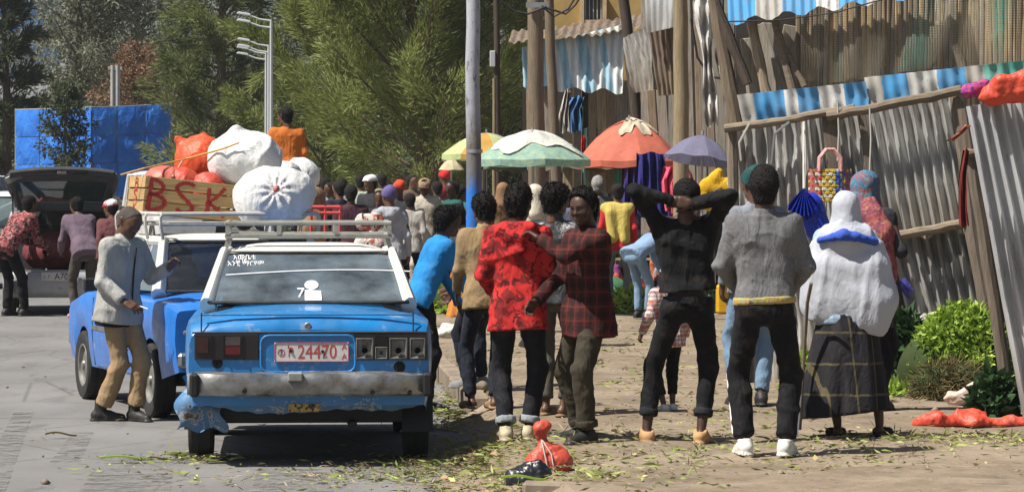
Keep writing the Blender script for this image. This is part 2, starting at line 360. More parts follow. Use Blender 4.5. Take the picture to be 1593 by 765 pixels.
# worn zebra bars
s = NT('worn_road_paint'); k = s.ramp(s.noise(3.5, det=9, rough=.7), (.42, .0), (.7, .55)); c = s.mix(k, (.165, .158, .147), (.33, .32, .3)); s.bump(s.noise(160), .4, .005); s.set(s.b.inputs['Alpha'], s.ramp(s.noise(4.5, det=9, rough=.75), (.46, 0.0), (.62, .75))); ZEB = s.p(c, .85)
for quad in (((76, 719), (124, 719), (145, 672), (112, 672)), ((120, 768), (266, 768), (268, 728), (146, 728)), ((-40, 764), (8, 764), (52, 640), (20, 640)), ((388, 768), (520, 768), (505, 728), (400, 728))):
    vs = []
    for px, py in quad: Y = gY(py); vs.append(Vector((gx(px, Y), Y, 0)))
    struct('crossing_bar', MB().grid(lambda u, v: tuple(vs[0].lerp(vs[1], u).lerp(vs[3].lerp(vs[2], u), v)+Vector((0, 0, .0075))), 4, 4), ZEB)
# grassy bank across the road, far left
GRS = ground_mat('dry_bank', (.10, .085, .04), (.17, .14, .07), (.22, .17, .1), 2.5)
struct('bank', MB().grid(lambda u, v: (-26+14.6*u, 80+50*v, -.05+1.35*min(1, v*7)*min(1, (1-u)*5)+.06*math.sin(u*40+v*9)), 30, 20), GRS)
# ------------------------------------------------------------------ foliage helpers
def leaf_mesh(name, Cn, D, L, Wd, jit=1.0):
    n = len(Cn); D = D/np.linalg.norm(D, axis=1, keepdims=True); r = rng.normal(size=(n, 3)); S = np.cross(D, r); S /= np.linalg.norm(S, axis=1, keepdims=True)+1e-9
    L = L*(1+.35*rng.normal(size=n)*jit).clip(.4, 1.8); Wd = Wd*(1+.25*rng.normal(size=n)*jit).clip(.5, 1.6); N = np.cross(S, D)
    mid = Cn+D*(L*.45)[:, None]+N*(L*.06)[:, None]
    V = np.stack([Cn, mid+S*(Wd*.5)[:, None], Cn+D*L[:, None], mid-S*(Wd*.5)[:, None]], 1).reshape(-1, 3)
    return mesh_np(name, V, np.arange(4*n).reshape(n, 4), False)
BARK = wood('tree_bark', (.12, .09, .065), .4, 5)
def crown_pts(clumps, n, rad, squash=.8):
    """points in soft clumps; denser to each clump's shell"""
    k = rng.integers(0, len(clumps), n); v = rng.normal(size=(n, 3)); v /= np.linalg.norm(v, axis=1, keepdims=True); rr = rng.random(n)**.45
    P = np.array(clumps)[k]; off = v*rr[:, None]*np.array(rad)[k][:, None]; off[:, 2] *= squash; return P+off, v, k
def tree(label, x, Y, z0, H, W_, style, mat, n=14000, lean=0, bare=.16, seed=1, L=.2, Wd=.07, group=None, cat='tree', nl=26, name='tree', trunk_r=None):
    rg = np.random.default_rng(seed); e = E(name, label, cat, (x, Y, z0), 0, group); tr = trunk_r or H*.022
    mb = MB(); tp = [Vector((lean*t*t*H*.1+.04*H*.1*math.sin(t*7+seed), .02*H*math.sin(t*5), t*H*.96)) for t in np.linspace(0, 1, 9)]
    mb.tube(tp, [tr*(1-.86*t) for t in np.linspace(0, 1, 9)], 8); A = []; B = []; RD = []
    for i in range(nl):
        t = bare+(1-bare)*((i+.5)/nl)**.9; b = tp[min(8, int(t*8))].lerp(tp[min(8, int(t*8)+1)], t*8-int(t*8)); a = i*2.4+rg.random()*.7
        if style == 'conifer': ln = W_*.5*(1.06-t)**.75*rg.uniform(.7, 1.1); rise = rg.uniform(.15, .7)
        elif style == 'casuarina': ln = W_*.5*(1.15-t*.85)*rg.uniform(.7, 1.1)*min(1, .45+t*1.6); rise = rg.uniform(.5, 1.1)
        else: ln = W_*.5*math.sin(PI*min(.97, .18+.8*(t-bare)/(1-bare)))**.7*rg.uniform(.7, 1.05); rise = rg.uniform(.1, .8)
        d = Vector((math.cos(a), math.sin(a), rise)); p1 = b+d*ln*.5+Vector((0, 0, -.03*ln)); p2 = b+d*ln+Vector((0, 0, .06*ln))
        mb.tube([b, p1, p2], [tr*.36*(1-t*.6), tr*.2*(1-t*.5), tr*.06], 5)
        for q in np.linspace(.2, 1.0, {'casuarina': 6, 'conifer': 8}.get(style, 6)):   # twigs: each carries one plume or clump of leaves
            c = np.array(b.lerp(p2, q)); dv = np.array(d)/d.length+rg.normal(size=3)*(.42 if style != 'round' else .9); dv[2] += .12; dv /= np.linalg.norm(dv); l_ = W_*rg.uniform(.11, .22)*(1 if style != 'round' else .7)
            A.append(c); B.append(c+dv*l_); RD.append(W_*rg.uniform(.024, .042)*(1 if style != 'round' else 1.9))
    O('trunk', mb, BARK, e); A, B, RD = np.array(A), np.array(B), np.array(RD); k = rng.integers(0, len(A), n); t = rng.random(n)**.8; v = rng.normal(size=(n, 3)); dr = (B-A)/np.linalg.norm(B-A, axis=1, keepdims=True)
    P = A[k]+(B-A)[k]*t[:, None]+v*(RD[k]*(1.15-.75*t))[:, None]*.75; P[:, 2] -= (t**2)*.10*np.linalg.norm(B-A, axis=1)[k]
    if style in ('casuarina', 'conifer'): D = dr[k]+v*.32+np.array([0, 0, -.1])
    else: D = v+dr[k]*.5+np.array([0, 0, -.25])
    link('crown', leaf_mesh('crown', P, D, L, Wd), mat, e); return e
LF_CAS = leaf_mat('casuarina_needles', (.07, .10, .026), (.19, .235, .06), (.36, .385, .13), .4)
LF_DARK = leaf_mat('dark_conifer_leaves', (.035, .05, .03), (.07, .092, .05), (.12, .14, .075), .25)
LF_GREY = leaf_mat('grey_green_leaves', (.095, .11, .075), (.19, .205, .14), (.30, .31, .21), .35)
LF_RED = leaf_mat('rusty_blossom_leaves', (.09, .085, .04), (.20, .12, .07), (.30, .15, .085), .25)
LF_MID = leaf_mat('mid_green_leaves', (.065, .092, .034), (.145, .18, .062), (.26, .28, .11), .36)
tree('tall feathery yellow-green casuarina rising behind the market umbrellas', gx(665, 72), 72, 0, 10.5, 6.8, 'casuarina', LF_CAS, 140000, -1.2, .08, 3, .17, .021, nl=66, trunk_r=.2)
tree('feathery casuarina standing left of the tallest one, beside the lamp posts', gx(505, 78), 78, 0, 8.6, 4.4, 'casuarina', LF_CAS, 66000, .5, .07, 8, .17, .021, nl=46, trunk_r=.15)
tree('dark casuarina behind the thin pole, close to the shacks', gx(775, 80), 80, 0, 9.5, 4.0, 'casuarina', LF_DARK, 36000, -.5, .05, 13, .2, .026, nl=44, trunk_r=.16)
tree('dense dark green cypress-like tree behind the orange-shirted man', gx(345, 96), 96, 0, 10, 4.3, 'conifer', LF_MID, 52000, 0, .04, 21, .19, .028, nl=60)
tree('blackish conifer at the left edge of the street', gx(8, 106), 106, 0, 9.5, 3.0, 'conifer', LF_DARK, 30000, 0, .05, 5, .2, .04, nl=44)
tree('grey-green leafy tree behind the left half of the blue sheeting', gx(118, 118), 118, 0, 10.5, 5.6, 'round', LF_GREY, 27000, .3, .12, 6, .15, .065, nl=40)
tree('grey-green leafy tree with a thin top behind the rusty-leaved tree', gx(222, 122), 122, 0, 11, 6.0, 'round', LF_GREY, 30000, -.3, .12, 7, .15, .065, nl=40)
tree('rusty brown tree in blossom above the blue sheeting', gx(206, 112), 112, 0, 6.2, 3.0, 'round', LF_RED, 9000, .2, .2, 9, .12, .055, nl=36)
tree('slim dark young tree growing in front of the blue sheeting', gx(100, 84), 84, .4, 3.9, 1.4, 'round', LF_DARK, 6000, .2, .18, 12, .10, .05, nl=24, trunk_r=.06)
tree('low yellow-green bush beside the slim young tree', gx(142, 83), 83, .4, 1.6, 1.1, 'round', LF_MID, 6000, 0, .04, 14, .09, .035, nl=20, cat='bush', name='bush', trunk_r=.03)
# the far mass of foliage closing the street, with dark clumps added as deep tree shade
P = []; 
for i in range(250):
    px = rng.uniform(-120, 860) if i < 130 else rng.uniform(270, 850); Y = rng.uniform(128, 150); hh = (rng.uniform(3.5, 9.5) if i < 130 else rng.uniform(5, 14)) if px > 90 else rng.uniform(2.5, 4.6); P.append((gx(px, Y), Y, hh*rng.uniform(.2, 1)))
Pt, v, k = crown_pts(P, 90000, [rng.uniform(.8, 1.5) for _ in P], .8); tag(link('distant_wood', leaf_mesh('distant_wood', Pt, v+rng.normal(size=v.shape)*.5, .26, .11), LF_DARK), kind='stuff')
P = [(gx(rng.uniform(430, 800), Y), Y, rng.uniform(.2, 2.4)) for Y in rng.uniform(84, 92, 70)]
Pt, v, k = crown_pts(P, 12000, [rng.uniform(.35, .7) for _ in P], .9); tag(link('roadside_shrubbery', leaf_mesh('roadside_shrubbery', Pt, v+rng.normal(size=v.shape)*.5, .22, .09), LF_DARK), kind='stuff')
# ------------------------------------------------------------------ far buildings, hoarding, lamps
GREYW = basic('grey_render', (.42, .43, .45), .8, .1, 1.5, 0); BLUEG = basic('blue_glass', (.05, .15, .42), .15, .15, 1, 0, spec=.6)
e = E('office_building', 'pale grey block with blue glass bands far behind the trees at top left', 'building', (gx(62, 210), 210, 0))
O('wall', MB().box((0, 0, 8.5), (4.2, 8, 17)), GREYW, e); pane = MB().box((0, 0, 0), (.62, .12, .82)).mesh('window_pane')
for r_ in range(4):
    for c_ in range(5): link('window_pane', pane, BLUEG, e, (-1.55+c_*.72, -4.03, 8.6+r_*1.05+(0 if r_ < 2 else .4)))
e = E('tower_block', 'plain pale grey tower rising beyond the dark conifer', 'building', (gx(14, 260), 260, 0))
O('wall', MB().box((0, 0, 12), (3.8, 8, 24)), basic('pale_grey_wall', (.5, .53, .57), .8, .08, 1, 0), e); slab = MB().box((0, 0, 0), (3.9, .3, .2)).mesh('floor_band')
for i in range(7): link('floor_band', slab, GREYW, e, (0, -3.95, 9+i*2.1))
s = NT('blue_sheet'); c = s.ramp(s.noise(1.5, det=4), (.3, (.015, .12, .50)), (.7, (.04, .22, .72))); c = s.mix(s.ramp(s.noise(7, det=3), (.70, 0.0), (.73, .8)), c, (.5, .55, .62)); s.bump(s.noise(2.5, s.co(scale=(1, 1, .6)), dist=1), .6, .15); TARP = s.p(c, .5, 0, .35)
hd = E('hoarding', 'hoarding of patched blue plastic sheets on a frame beyond the hatchback', 'hoarding', (gx(24, 100), 100, 0)); shp = {}
def hpt(px, py): Y = 100+(140-px)*.02 if px < 140 else 100+(px-140)*.008; return at(px, py, Y)-hd.location
tops = [(24, 171), (62, 170), (100, 169), (142, 167), (182, 166), (226, 164), (266, 161)]; rows = [0, .33, .66, 1.05]
for i in range(6):
    for j in range(3):
        (xa, ya), (xb, yb) = tops[i], tops[i+1]; pt = lambda x, y0, f: hpt(x, y0+(300-y0)*f)
        cs = [pt(xa+.7, ya, rows[j]+.004), pt(xb-.7, yb, rows[j]+.004), pt(xb-.7, yb, rows[j+1]-.004), pt(xa+.7, ya, rows[j+1]-.004)]; sg = random.uniform(-.05, .05); pn = random.uniform(0, .03)
        O('plastic_sheet', MB().grid(lambda u, v: tuple(cs[0].lerp(cs[1], u).lerp(cs[3].lerp(cs[2], u), v)+Vector((0, -.06*math.sin(PI*v)*math.sin(PI*u)+sg*u*v-pn+.015*math.sin(u*17+v*5), 0))), 8, 6), TARP, hd)
PIPE = basic('grey_steel', (.34, .35, .36), .45, .12, 6, .1, metal=.6)
for x_, y_ in tops: O('frame_post', MB().tube([hpt(x_, y_-2)+Vector((0, .09, 0)), hpt(x_, 372)+Vector((0, .09, 0))], .035, 6), PIPE, hd)
for f in (.0, .33, .66): O('frame_rail', MB().tube([hpt(x, y+(300-y)*f)+Vector((0, .06, 0)) for x, y in tops], .025, 6), PIPE, hd)
POLEC = basic('grey_concrete_pole', (.36, .36, .35), .85, .15, 5, .2)
e = E('concrete_pole', 'pair of bare concrete poles sticking up behind the blue sheeting', 'pole', (gx(178, 104), 104, 0))
for dx in (-.05, .1): O('post', MB().tube([(dx, 0, 0), (dx, 0, gz(102, 104))], .07, 8), POLEC, e)
O('cross_arm', MB().box((0.02, 0, gz(106, 104)), (.42, .08, .1)), POLEC, e)
WHT = basic('white_lamp_paint', (.42, .44, .45), .5, .08, 4, .05)
for i, (px, Y, top, lab) in enumerate(((422, 60, 33, 'tallest'), (418, 66, 72, 'middle-height'), (414, 70, 84, 'shortest'))):
    e = E('street_lamp', ('tallest, front lamp post', 'middle-height lamp post', 'shortest and farthest lamp post')[i]+' with twin arms behind the orange-shirted man', 'street lamp', (gx(px, Y), Y, 0), 0, 'street lamps down the road'); zt = gz(top, Y)
    O('post', MB().tube([(0, 0, 0), (0, 0, zt*.5), (0, 0, zt)], [.04, .034, .026], 8), WHT, e)
    for dz in (0, -.12):
        pts = [(0, 0, zt+dz), (-.2, 0, zt+.03+dz), (-.36, 0, zt+.09+dz)]; O('arm', MB().tube(pts, [.022, .018, .016], 6), WHT, e); O('lamp_head', MB().box((-.47, 0, zt+.125+dz), (.26, .08, .045), Matrix.Rotation(.16, 3, 'Y'), .8), WHT, e, bevel=.01)
# ------------------------------------------------------------------ poles by the market
def pole(label, px0, py0, px1, Y, w, mat, name='utility_pole', z0=.1, cat='pole'):
    """leans from its foot under px1 up to (px0, py0)"""
    a = Vector((gx(px1, Y), Y, z0)); b = at(px0, py0, Y); e = E(name, label, cat, a); d = b-a; r = w*Y/F/2; k = 9; rg = random.Random(px1)
    O('shaft', MB().tube([d*(i/k)+Vector((rg.uniform(-.1, .1)*r, rg.uniform(-.1, .1)*r, 0)) for i in range(k+1)], [r*(1.12-.2*i/k) for i in range(k+1)], 12), mat, e); return e
s = NT('flaking_pole_paint'); z = s.sep(s.co())[2]; nz = s.noise(5, s.co(scale=(2, 2, .7)), det=7, rough=.7); zz = s.math('ADD', z, s.math('MULTIPLY', s.math('SUBTRACT', nz, .5), .6))
c = s.ramp(s.math('MULTIPLY', zz, .2), (.0, (.02, .14, .5)), (.325, (.02, .16, .55)), (.355, (.13, .14, .16)), (.42, (.17, .15, .14)), (.5, (.32, .33, .37)), (1.0, (.44, .46, .5)))
c = s.mix(s.ramp(s.noise(9, s.co(scale=(2, 2, .5)), det=7, rough=.75), (.56, 0.0), (.62, .8)), c, (.1, .085, .075)); s.bump(s.noise(12, det=5), .4, .015); PBLUE = s.p(c, .7, 0, .3)
e = pole('street pole with flaking white paint and a bright blue foot', 735, -25, 738, 38, 23, PBLUE, 'street_pole')
for zz_ in (2.05, 3.9): O('steel_band', MB().lathe([(.086, -.02), (.09, -.02), (.09, .02), (.086, .02)], 14, c=(0, 0, zz_)), PIPE, e)
WP = wood('grey_brown_pole_wood', (.18, .14, .098), .35, 6); WP2 = wood('pale_pole_wood', (.27, .21, .13), .3, 6); WPD = wood('dark_pole_wood', (.08, .062, .05), .35, 6)
e = pole('thick brown timber pole rising out of the pale umbrella', 832, -30, 838, 46, 26, WP)
O('bracket', MB().box((-.02, -.16, 4.05), (.3, .05, .07)), PIPE, e)
pole('slimmer brown pole leaning behind the thick one', 852, -30, 874, 48, 16, WP); pole('thick pale timber pole rising behind the lavender umbrella', 1058, -30, 1062, 42, 24, WP2)
e = pole('thin crooked pole by the dark casuarina with a small box on it', 772, -30, 776, 56, 10, WPD); O('lamp_box', MB().box((-.1, -.05, gz(92, 56)-.1), (.09, .08, .26)), GREYW, e, bevel=.01)
pole('short thin stake beside the thin crooked pole', 769, 122, 769, 55, 6, WP2, 'stake'); pole('dark pole leaning across the shack beside the striped sheet', 968, -20, 1022, 49, 18, WPD, 'leaning_pole')
CAB = basic('black_cable', (.02, .02, .02), .6, .1, 4, 0)
for i, (pts, lab) in enumerate((([(768, -6), (800, 18), (822, 22), (850, 10)], 'slack cable looping from the thick brown pole'), ([(848, 12), (880, 22), (895, 8), (905, -8)], 'coiled cable hanging at the slimmer brown pole'), ([(843, 10), (862, 26), (884, 14), (898, -8)], 'dark cable drooping between the two brown poles'), ([(1075, 30), (1085, 90), (1105, 120), (1122, 122)], 'cable drooping right from the thick pale pole'))):
    p3 = [at(x, y, 45.5 if i < 3 else 41.8) for x, y in pts]; o = O('cable', MB().tube([p3[0].lerp(p3[1], t) if k == 0 else p3[k].lerp(p3[k+1], t) for k in range(3) for t in (0, .33, .66)]+[p3[3]], .016, 6), CAB); tag(o, lab, 'cable')
# ------------------------------------------------------------------ corrugated sheets
def corr(name, TL, TR, BR, BL, n, amp, mat, parent=None, dent=0, nv=10, seed=0, ragged=0, sub=8):
    TL, TR, BR, BL = map(Vector, (TL, TR, BR, BL)); ex = (TR-TL).normalized(); nr = ex.cross(BL-TL).normalized(); nr = nr if nr.y < 0 else -nr; ez = nr.cross(ex); ez = ez if ez.z > 0 else -ez
    Mx = Matrix((ex, nr, ez)).transposed().to_4x4(); Mx.translation = BL; Mi = Mx.inverted(); rg = random.Random(seed); nu = n*sub; V = []
    for layer in (0, 1):
        for j in range(nv+1):
            v = j/nv
            for i in range(nu+1):
                u = i/nu; p = TL.lerp(TR, u).lerp(BL.lerp(BR, u), v); a = amp*math.sin(2*PI*n*u)+.004*math.sin(u*41+v*9+seed)
                if dent: a += dent*math.sin(u*9+v*7+seed)*math.sin(v*11-u*5+seed*2)+dent*.5*math.sin(u*31)*math.sin(v*23)
                p = p+nr*(a-.0025*layer)+(BL-TL).normalized()*(ragged*.05*math.sin(u*n*1.7+seed)*(1 if j == nv else 0)); V.append(Mi @ p)
    w = nu+1; h = (nv+1)*w; Fs = [(j*w+i, j*w+i+1, (j+1)*w+i+1, (j+1)*w+i) for j in range(nv) for i in range(nu)]; Fs += [tuple(x+h for x in f[::-1]) for f in Fs]
    rim = [i for i in range(w)]+[j*w+nu for j in range(1, nv+1)]+[nv*w+i for i in range(nu-1, -1, -1)]+[j*w for j in range(nv-1, 0, -1)]
    Fs += [(rim[k], rim[(k+1) % len(rim)], rim[(k+1) % len(rim)]+h, rim[k]+h) for k in range(len(rim))]
    mb = MB().add(V, Fs); me = mb.mesh(name, angle=60); o = link(name, me, mat); o.matrix_world = Mx
    if parent: o.parent = parent; o.matrix_parent_inverse = Matrix.Translation(parent.location).inverted()
    return o
def stripes_mat(name, length, bands, wear=.5, rough=.55):
    """painted upright bands; bands = (end as share of length, colour)"""
    s = NT(name); x = s.math('ADD', s.math('DIVIDE', s.sep(s.co())[0], length), s.math('MULTIPLY', s.math('SUBTRACT', s.noise(16), .5), .012)); st = []; p = 0.0
    for e_, c_ in bands: st.append((p, c_)); p = e_
    c = s.ramp(x, *st, interp='CONSTANT'); c = s.mix(s.ramp(s.noise(13, s.co(scale=(2, 2, .6)), det=7, rough=.7), (.6-.06*wear, 0.0), (.68-.06*wear, .7)), c, (.26, .24, .22)); c = s.mix(s.ramp(s.noise(3, det=5), (.4, 0.0), (.7, .25)), c, (.3, .27, .23))
    s.bump(s.noise(25), .15, .006); return s.p(c, rough, 0, .35)
LB, WH_, GWH = (.075, .34, .66), (.70, .70, .66), (.46, .44, .40)
ZINC = corr_metal('weathered_zinc', (.52, .52, .50)); ZINC2 = corr_metal('dull_brown_zinc', (.37, .365, .345), (.13, .095, .07), .9, .6, .25); ZINC3 = corr_metal('bright_zinc', (.60, .61, .62), (.2, .15, .11), .3, .42, .45); RUSTM = corr_metal('rusty_roof_metal', (.2, .16, .12), (.1, .055, .035), 1.3, .8, .1)
LOG = wood('peeled_log', (.22, .175, .125), .35, 5, 0); PLK = wood('grey_brown_plank', (.19, .155, .12), .4, 5)
def fpl(px, py, dy=0.0): return at(px, py, 29.1+(px-1138)/362*-.5+dy)
fn = E('corrugated_fence', 'fence of leaning grey corrugated sheets on log rails behind the white-shawled woman', 'fence', fpl(1320, 592))
rel_ = lambda p: p-fn.location
corr('corrugated_sheet', fpl(1144, 201), fpl(1262, 184), fpl(1300, 592), fpl(1152, 600), 8, .026, ZINC2, fn, .045, 18, 3)
corr('corrugated_sheet', fpl(1256, 186, -.04), fpl(1344, 172, -.04), fpl(1420, 592, -.04), fpl(1296, 596, -.04), 6, .028, ZINC2, fn, .02, 14, 5)
corr('corrugated_sheet', fpl(1338, 171, -.08), fpl(1492, 148, -.08), fpl(1530, 350, -.08), fpl(1378, 372, -.08), 10, .034, ZINC, fn, .008, 12, 7, 1)
corr('corrugated_sheet', fpl(1384, 366, .02), fpl(1520, 350, .02), fpl(1572, 600, .02), fpl(1436, 602, .02), 8, .034, ZINC2, fn, .012, 10, 9)
def log(name, pts, r, mat, par, n=9):
    pts = [Vector(p)-par.location for p in pts]; k = len(pts)*4; q = []
    for i in range(k+1):
        t = i/k*(len(pts)-1); a = min(int(t), len(pts)-2); q.append(pts[a].lerp(pts[a+1], t-a)+Vector((random.uniform(-.08, .08)*r, 0, random.uniform(-.15, .15)*r)))
    return O(name, MB().tube(q, [r*random.uniform(.88, 1.08) for _ in q], n), mat, par)
log('rail', [fpl(1128, 201, -.2), fpl(1240, 184, -.22), fpl(1330, 168, -.2)], .035, LOG, fn); log('rail', [fpl(1287, 182, -.28), fpl(1400, 160, -.28), fpl(1496, 141, -.26)], .043, LOG, fn); log('rail', [fpl(1400, 366, -.16), fpl(1505, 346, -.16)], .042, LOG, fn)
log('post', [fpl(1138, 196, -.12), fpl(1150, 600, -.1)], .05, PLK, fn); log('post', [fpl(1488, 142, -.14), fpl(1512, 360, -.14), fpl(1556, 605, -.14)], .062, PLK, fn)
for a, b, w in (((1290, 176), (1322, 470), .13), ((1340, 172), (1352, 268), .06)): O('plank', MB().beam(rel_(fpl(*a, -.16)), rel_(fpl(*b, -.16)), w, .03, (0, 1, 0)), PLK, fn, bevel=.004)
nf = E('corrugated_fence', 'nearest corrugated panel leaning at the right edge above the red cloth', 'fence', at(1640, 650, 24.4))
corr('corrugated_sheet', at(1503, 166, 24.4), at(1663, 142, 24.45), at(1822, 664, 24.5), at(1592, 652, 24.4), 10, .042, ZINC3, nf, .006, 14, 11)
corr('corrugated_sheet', at(1655, 150, 24.5), at(1850, 140, 24.6), at(2010, 664, 24.6), at(1815, 664, 24.54), 11, .042, ZINC, nf, .006, 12, 21); corr('corrugated_sheet', at(1845, 146, 24.66), at(2100, 138, 24.8), at(2260, 664, 24.8), at(2004, 664, 24.64), 14, .04, ZINC2, nf, .01, 12, 22)
log('post', [at(1500, 170, 24.75), at(1575, 655, 24.7)], .05, PLK, nf); log('rail', [at(1500, 240, 24.7), at(1690, 214, 24.95)], .04, LOG, nf)
# string ties on the rails
STR = basic('pale_string', (.5, .48, .43), .9, .1, 9, 0)
for px, y0, y1, lab in ((1303, 160, 250, 'string hanging from the log rail down to the woven bag'), (1353, 168, 265, 'longest pale string hanging from the log rail'), (1252, 190, 300, 'thin string hanging on the dented sheet left of the woven bag')):
    tag(O('string', MB().tube([fpl(px, y0, -.32), fpl(px+2, (y0+y1)/2, -.29), fpl(px, y1, -.27)], .008, 5), STR), lab, 'string')
tag(O('string', MB().tube([fpl(1166, 192, -.3), fpl(1150, 222, -.3), fpl(1153, 250, -.27)], .011, 5), STR), 'knotted rope end on the left end of the log rail', 'rope')
tag(O('string', MB().tube([fpl(1228, 190, -.3), fpl(1205, 208, -.3), fpl(1200, 255, -.26)], .012, 5), PIPE), 'bent grey wire hooked over the log rail', 'wire')
# ------------------------------------------------------------------ plank shack above the fence
sh = E('plank_shack', 'tall patched plank shack with blue and white striped sheets behind the corrugated fence', 'shack', (3.4, 32, 0))
sl = lambda p: Vector(p)-sh.location
def upl(px, py, dy=0): return at(px, py, 30.9+(px-1138)/362*-.7+dy)
SLT = [wood('slat_wood_%s' % n, c, .35, 5) for n, c in (('tan', (.46, .35, .22)), ('brown', (.32, .25, .17)), ('grey', (.36, .32, .26)), ('fresh', (.56, .42, .25)))]
px = 1238.0; k = 0
while px < 1700:
    w = random.uniform(4.5, 8.5); ph = random.uniform(-4, 4); m = SLT[random.choice((0, 0, 1, 1, 2, 2, 3))]
    mb = MB(); a = sl(upl(px+ph*.6+w/2, 170+random.uniform(-5, 5), .12)); b = sl(upl(px+w/2-ph, -70, .12+random.uniform(-.03, .05))); mb.beam(a, b, (w-1)*31/F, .035, (0, 1, 0)); O('slat', mb, m, sh, bevel=.005); px += w+random.uniform(-.5, 1.5); k += 1
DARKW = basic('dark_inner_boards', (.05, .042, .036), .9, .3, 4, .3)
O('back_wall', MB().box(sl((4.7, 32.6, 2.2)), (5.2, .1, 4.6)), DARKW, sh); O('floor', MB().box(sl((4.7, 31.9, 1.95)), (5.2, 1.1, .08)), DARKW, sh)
for a, b, r, m in (((1098, -30), (1163, 130), .06, WPD), ((1110, 0), (1148, 205), .08, WP), ((1205, 30), (1238, 160), .05, LOG), ((1222, 75), (1252, 135), .035, LOG), ((1168, 30), (1195, 160), .06, SLT[1]), ((1486, 70), (1512, 150), .05, LOG)):
    log('brace', [upl(*a, -.1), upl(*b, -.12)], r*.8, m, sh)
for k_, (a, b, w) in enumerate((((1176, 40), (1214, 150), .16), ((1230, 40), (1206, 165), .12), ((1160, 60), (1176, 190), .1), ((1195, 36), (1190, 120), .12))): O('plank', MB().beam(sl(upl(*a, .1+.05*k_)), sl(upl(*b, .1+.05*k_)), w, .03, (0, 1, 0)), SLT[2], sh, bevel=.004)
F1 = stripes_mat('striped_fascia', 1.24, ((.10, GWH), (.31, LB), (.40, WH_), (.55, LB), (.73, WH_), (.915, LB), (1, WH_))); F2 = stripes_mat('striped_fascia_long', 2.2, ((.06, GWH), (.16, LB), (.27, WH_), (.38, LB), (.45, GWH), (.62, (.1, .42, .36)), (.74, LB), (.86, WH_), (1, LB)))
corr('striped_sheet', upl(1146, 148, -1.75), upl(1347, 127, -1.75), upl(1352, 168, -1.7), upl(1156, 194, -1.7), 11, .009, F1, sh, .012, 4, 2); corr('striped_sheet', upl(1344, 121, -1.72), upl(1690, 84, -1.72), upl(1690, 118, -1.68), upl(1352, 163, -1.68), 18, .009, F2, sh, .01, 4, 4)
F0 = stripes_mat('striped_eave', 1.9, ((.13, LB), (.26, GWH), (.42, LB), (.53, WH_), (.66, LB), (.78, GWH), (1, LB)), .9)
corr('striped_sheet', upl(1128, -70, -.2), upl(1440, -100, -.2), upl(1436, -8, -.34), upl(1133, 36, -.34), 22, .01, F0, sh, .004, 5, 6, .6)
log('rail', [upl(1128, 34, -.5), upl(1210, 32, -.45), upl(1300, 20, -.5), upl(1400, -8, -.5)], .006, CAB, sh)
s = NT('old_netting'); x = s.sep(s.co()); g = s.math('MAXIMUM', s.math('GREATER_THAN', s.math('FRACT', s.math('MULTIPLY', s.math('ADD', x[0], s.math('MULTIPLY', s.noise(6), .05)), 46)), .66), s.math('GREATER_THAN', s.math('FRACT', s.math('MULTIPLY', x[2], 46)), .66)); al = s.math('MULTIPLY', g, s.ramp(s.noise(2.2, det=5), (.35, .1), (.65, .75)))
s.p(s.ramp(s.noise(1.3, s.co(scale=(1.4, 1, .25)), det=2), (.35, (.22, .19, .14)), (.6, (.28, .25, .18)), (.68, (.07, .26, .2))), .95, 0, .1); s.set(s.b.inputs['Alpha'], al); NET = s.m
o = E('hanging_net', 'brownish-green fishing-type netting hung over the slats of the plank shack', 'netting', upl(1420, 60))
O('net', MB().grid(lambda u, v: tuple(upl(1246+u*380, -60+v*(185-u*22)+6*math.sin(u*9), -.20-.03*math.sin(u*23+v*2)-.02*math.sin(u*51+v*4))-o.location), 120, 14), NET, o)
# white torn plastic between the pole and the shack
PLW = basic('torn_white_plastic', (.55, .53, .5), .6, .2, 8, .4, 12, bd=.03)
for i, (x0, y0, x1, y1, w, lab) in enumerate(((1092, -20, 1108, 195, 26, 'long torn white plastic strip hanging left of the plank shack'), (1112, -10, 1124, 120, 18, 'shorter grey-white plastic strip beside the long torn one'))):
    o = O('plastic_strip', MB().grid(lambda u, v: tuple(at(x0+(x1-x0)*v+(u-.5)*w*(1+.35*math.sin(v*9+i))*(1-.35*v), y0+(y1-y0)*v+4*math.sin(u*7), 36+.05*math.sin(u*13+v*6+i)+.03*math.sin(v*27))), 14, 26), PLW); tag(o, lab, 'plastic sheet')
# ------------------------------------------------------------------ shacks further down the pavement
OCH = basic('ochre_render', (.40, .27, .10), .9, .14, 3, .3)
b = E('ochre_house', 'ochre plastered house with a barred window above the shack roofs', 'house', at(935, 20, 54)); bl = lambda p: Vector(p)-b.location
zt, zb = gz(-80, 54), 0
def wall_with_hole(x0, x1, za, zb_, hx0, hx1, hz0, hz1, Y, th=.2):
    m = MB()
    for a, c, d, f in ((x0, hx0, za, zb_), (hx1, x1, za, zb_), (hx0, hx1, za, hz0), (hx0, hx1, hz1, zb_)): m.box(((a+c)/2, Y+th/2, (d+f)/2), (c-a-.001, th, f-d-.001))
    return m
m = wall_with_hole(gx(850, 54), gx(1010, 54), 0, zt, gx(908, 54), gx(938, 54), gz(32, 54), gz(-2, 54), 54); m.v = [tuple(bl(v)) for v in m.v]; O('wall', m, OCH, b)
fr = O('window', MB().box(bl(at(923, 34.5, 53.98)), (.46, .12, .06)).box(bl(at(905.5, 15, 53.97)), (.06, .12, .42)).box(bl(at(940.5, 15, 53.97)), (.06, .12, .42)), basic('pink_frame', (.5, .36, .22), .8), b)
O('pane', MB().box(bl(at(923, 15, 54.12)), (.3, .02, .36)), basic('dim_window_glass', (.05, .06, .07), .15, .1, 3, 0, spec=.6), fr); bar = MB().box((0, 0, 0), (.012, .012, .36)).mesh('window_bar')
for i in range(5): link('window_bar', bar, WHT, fr, bl(at(911+i*6, 15, 54.05)))
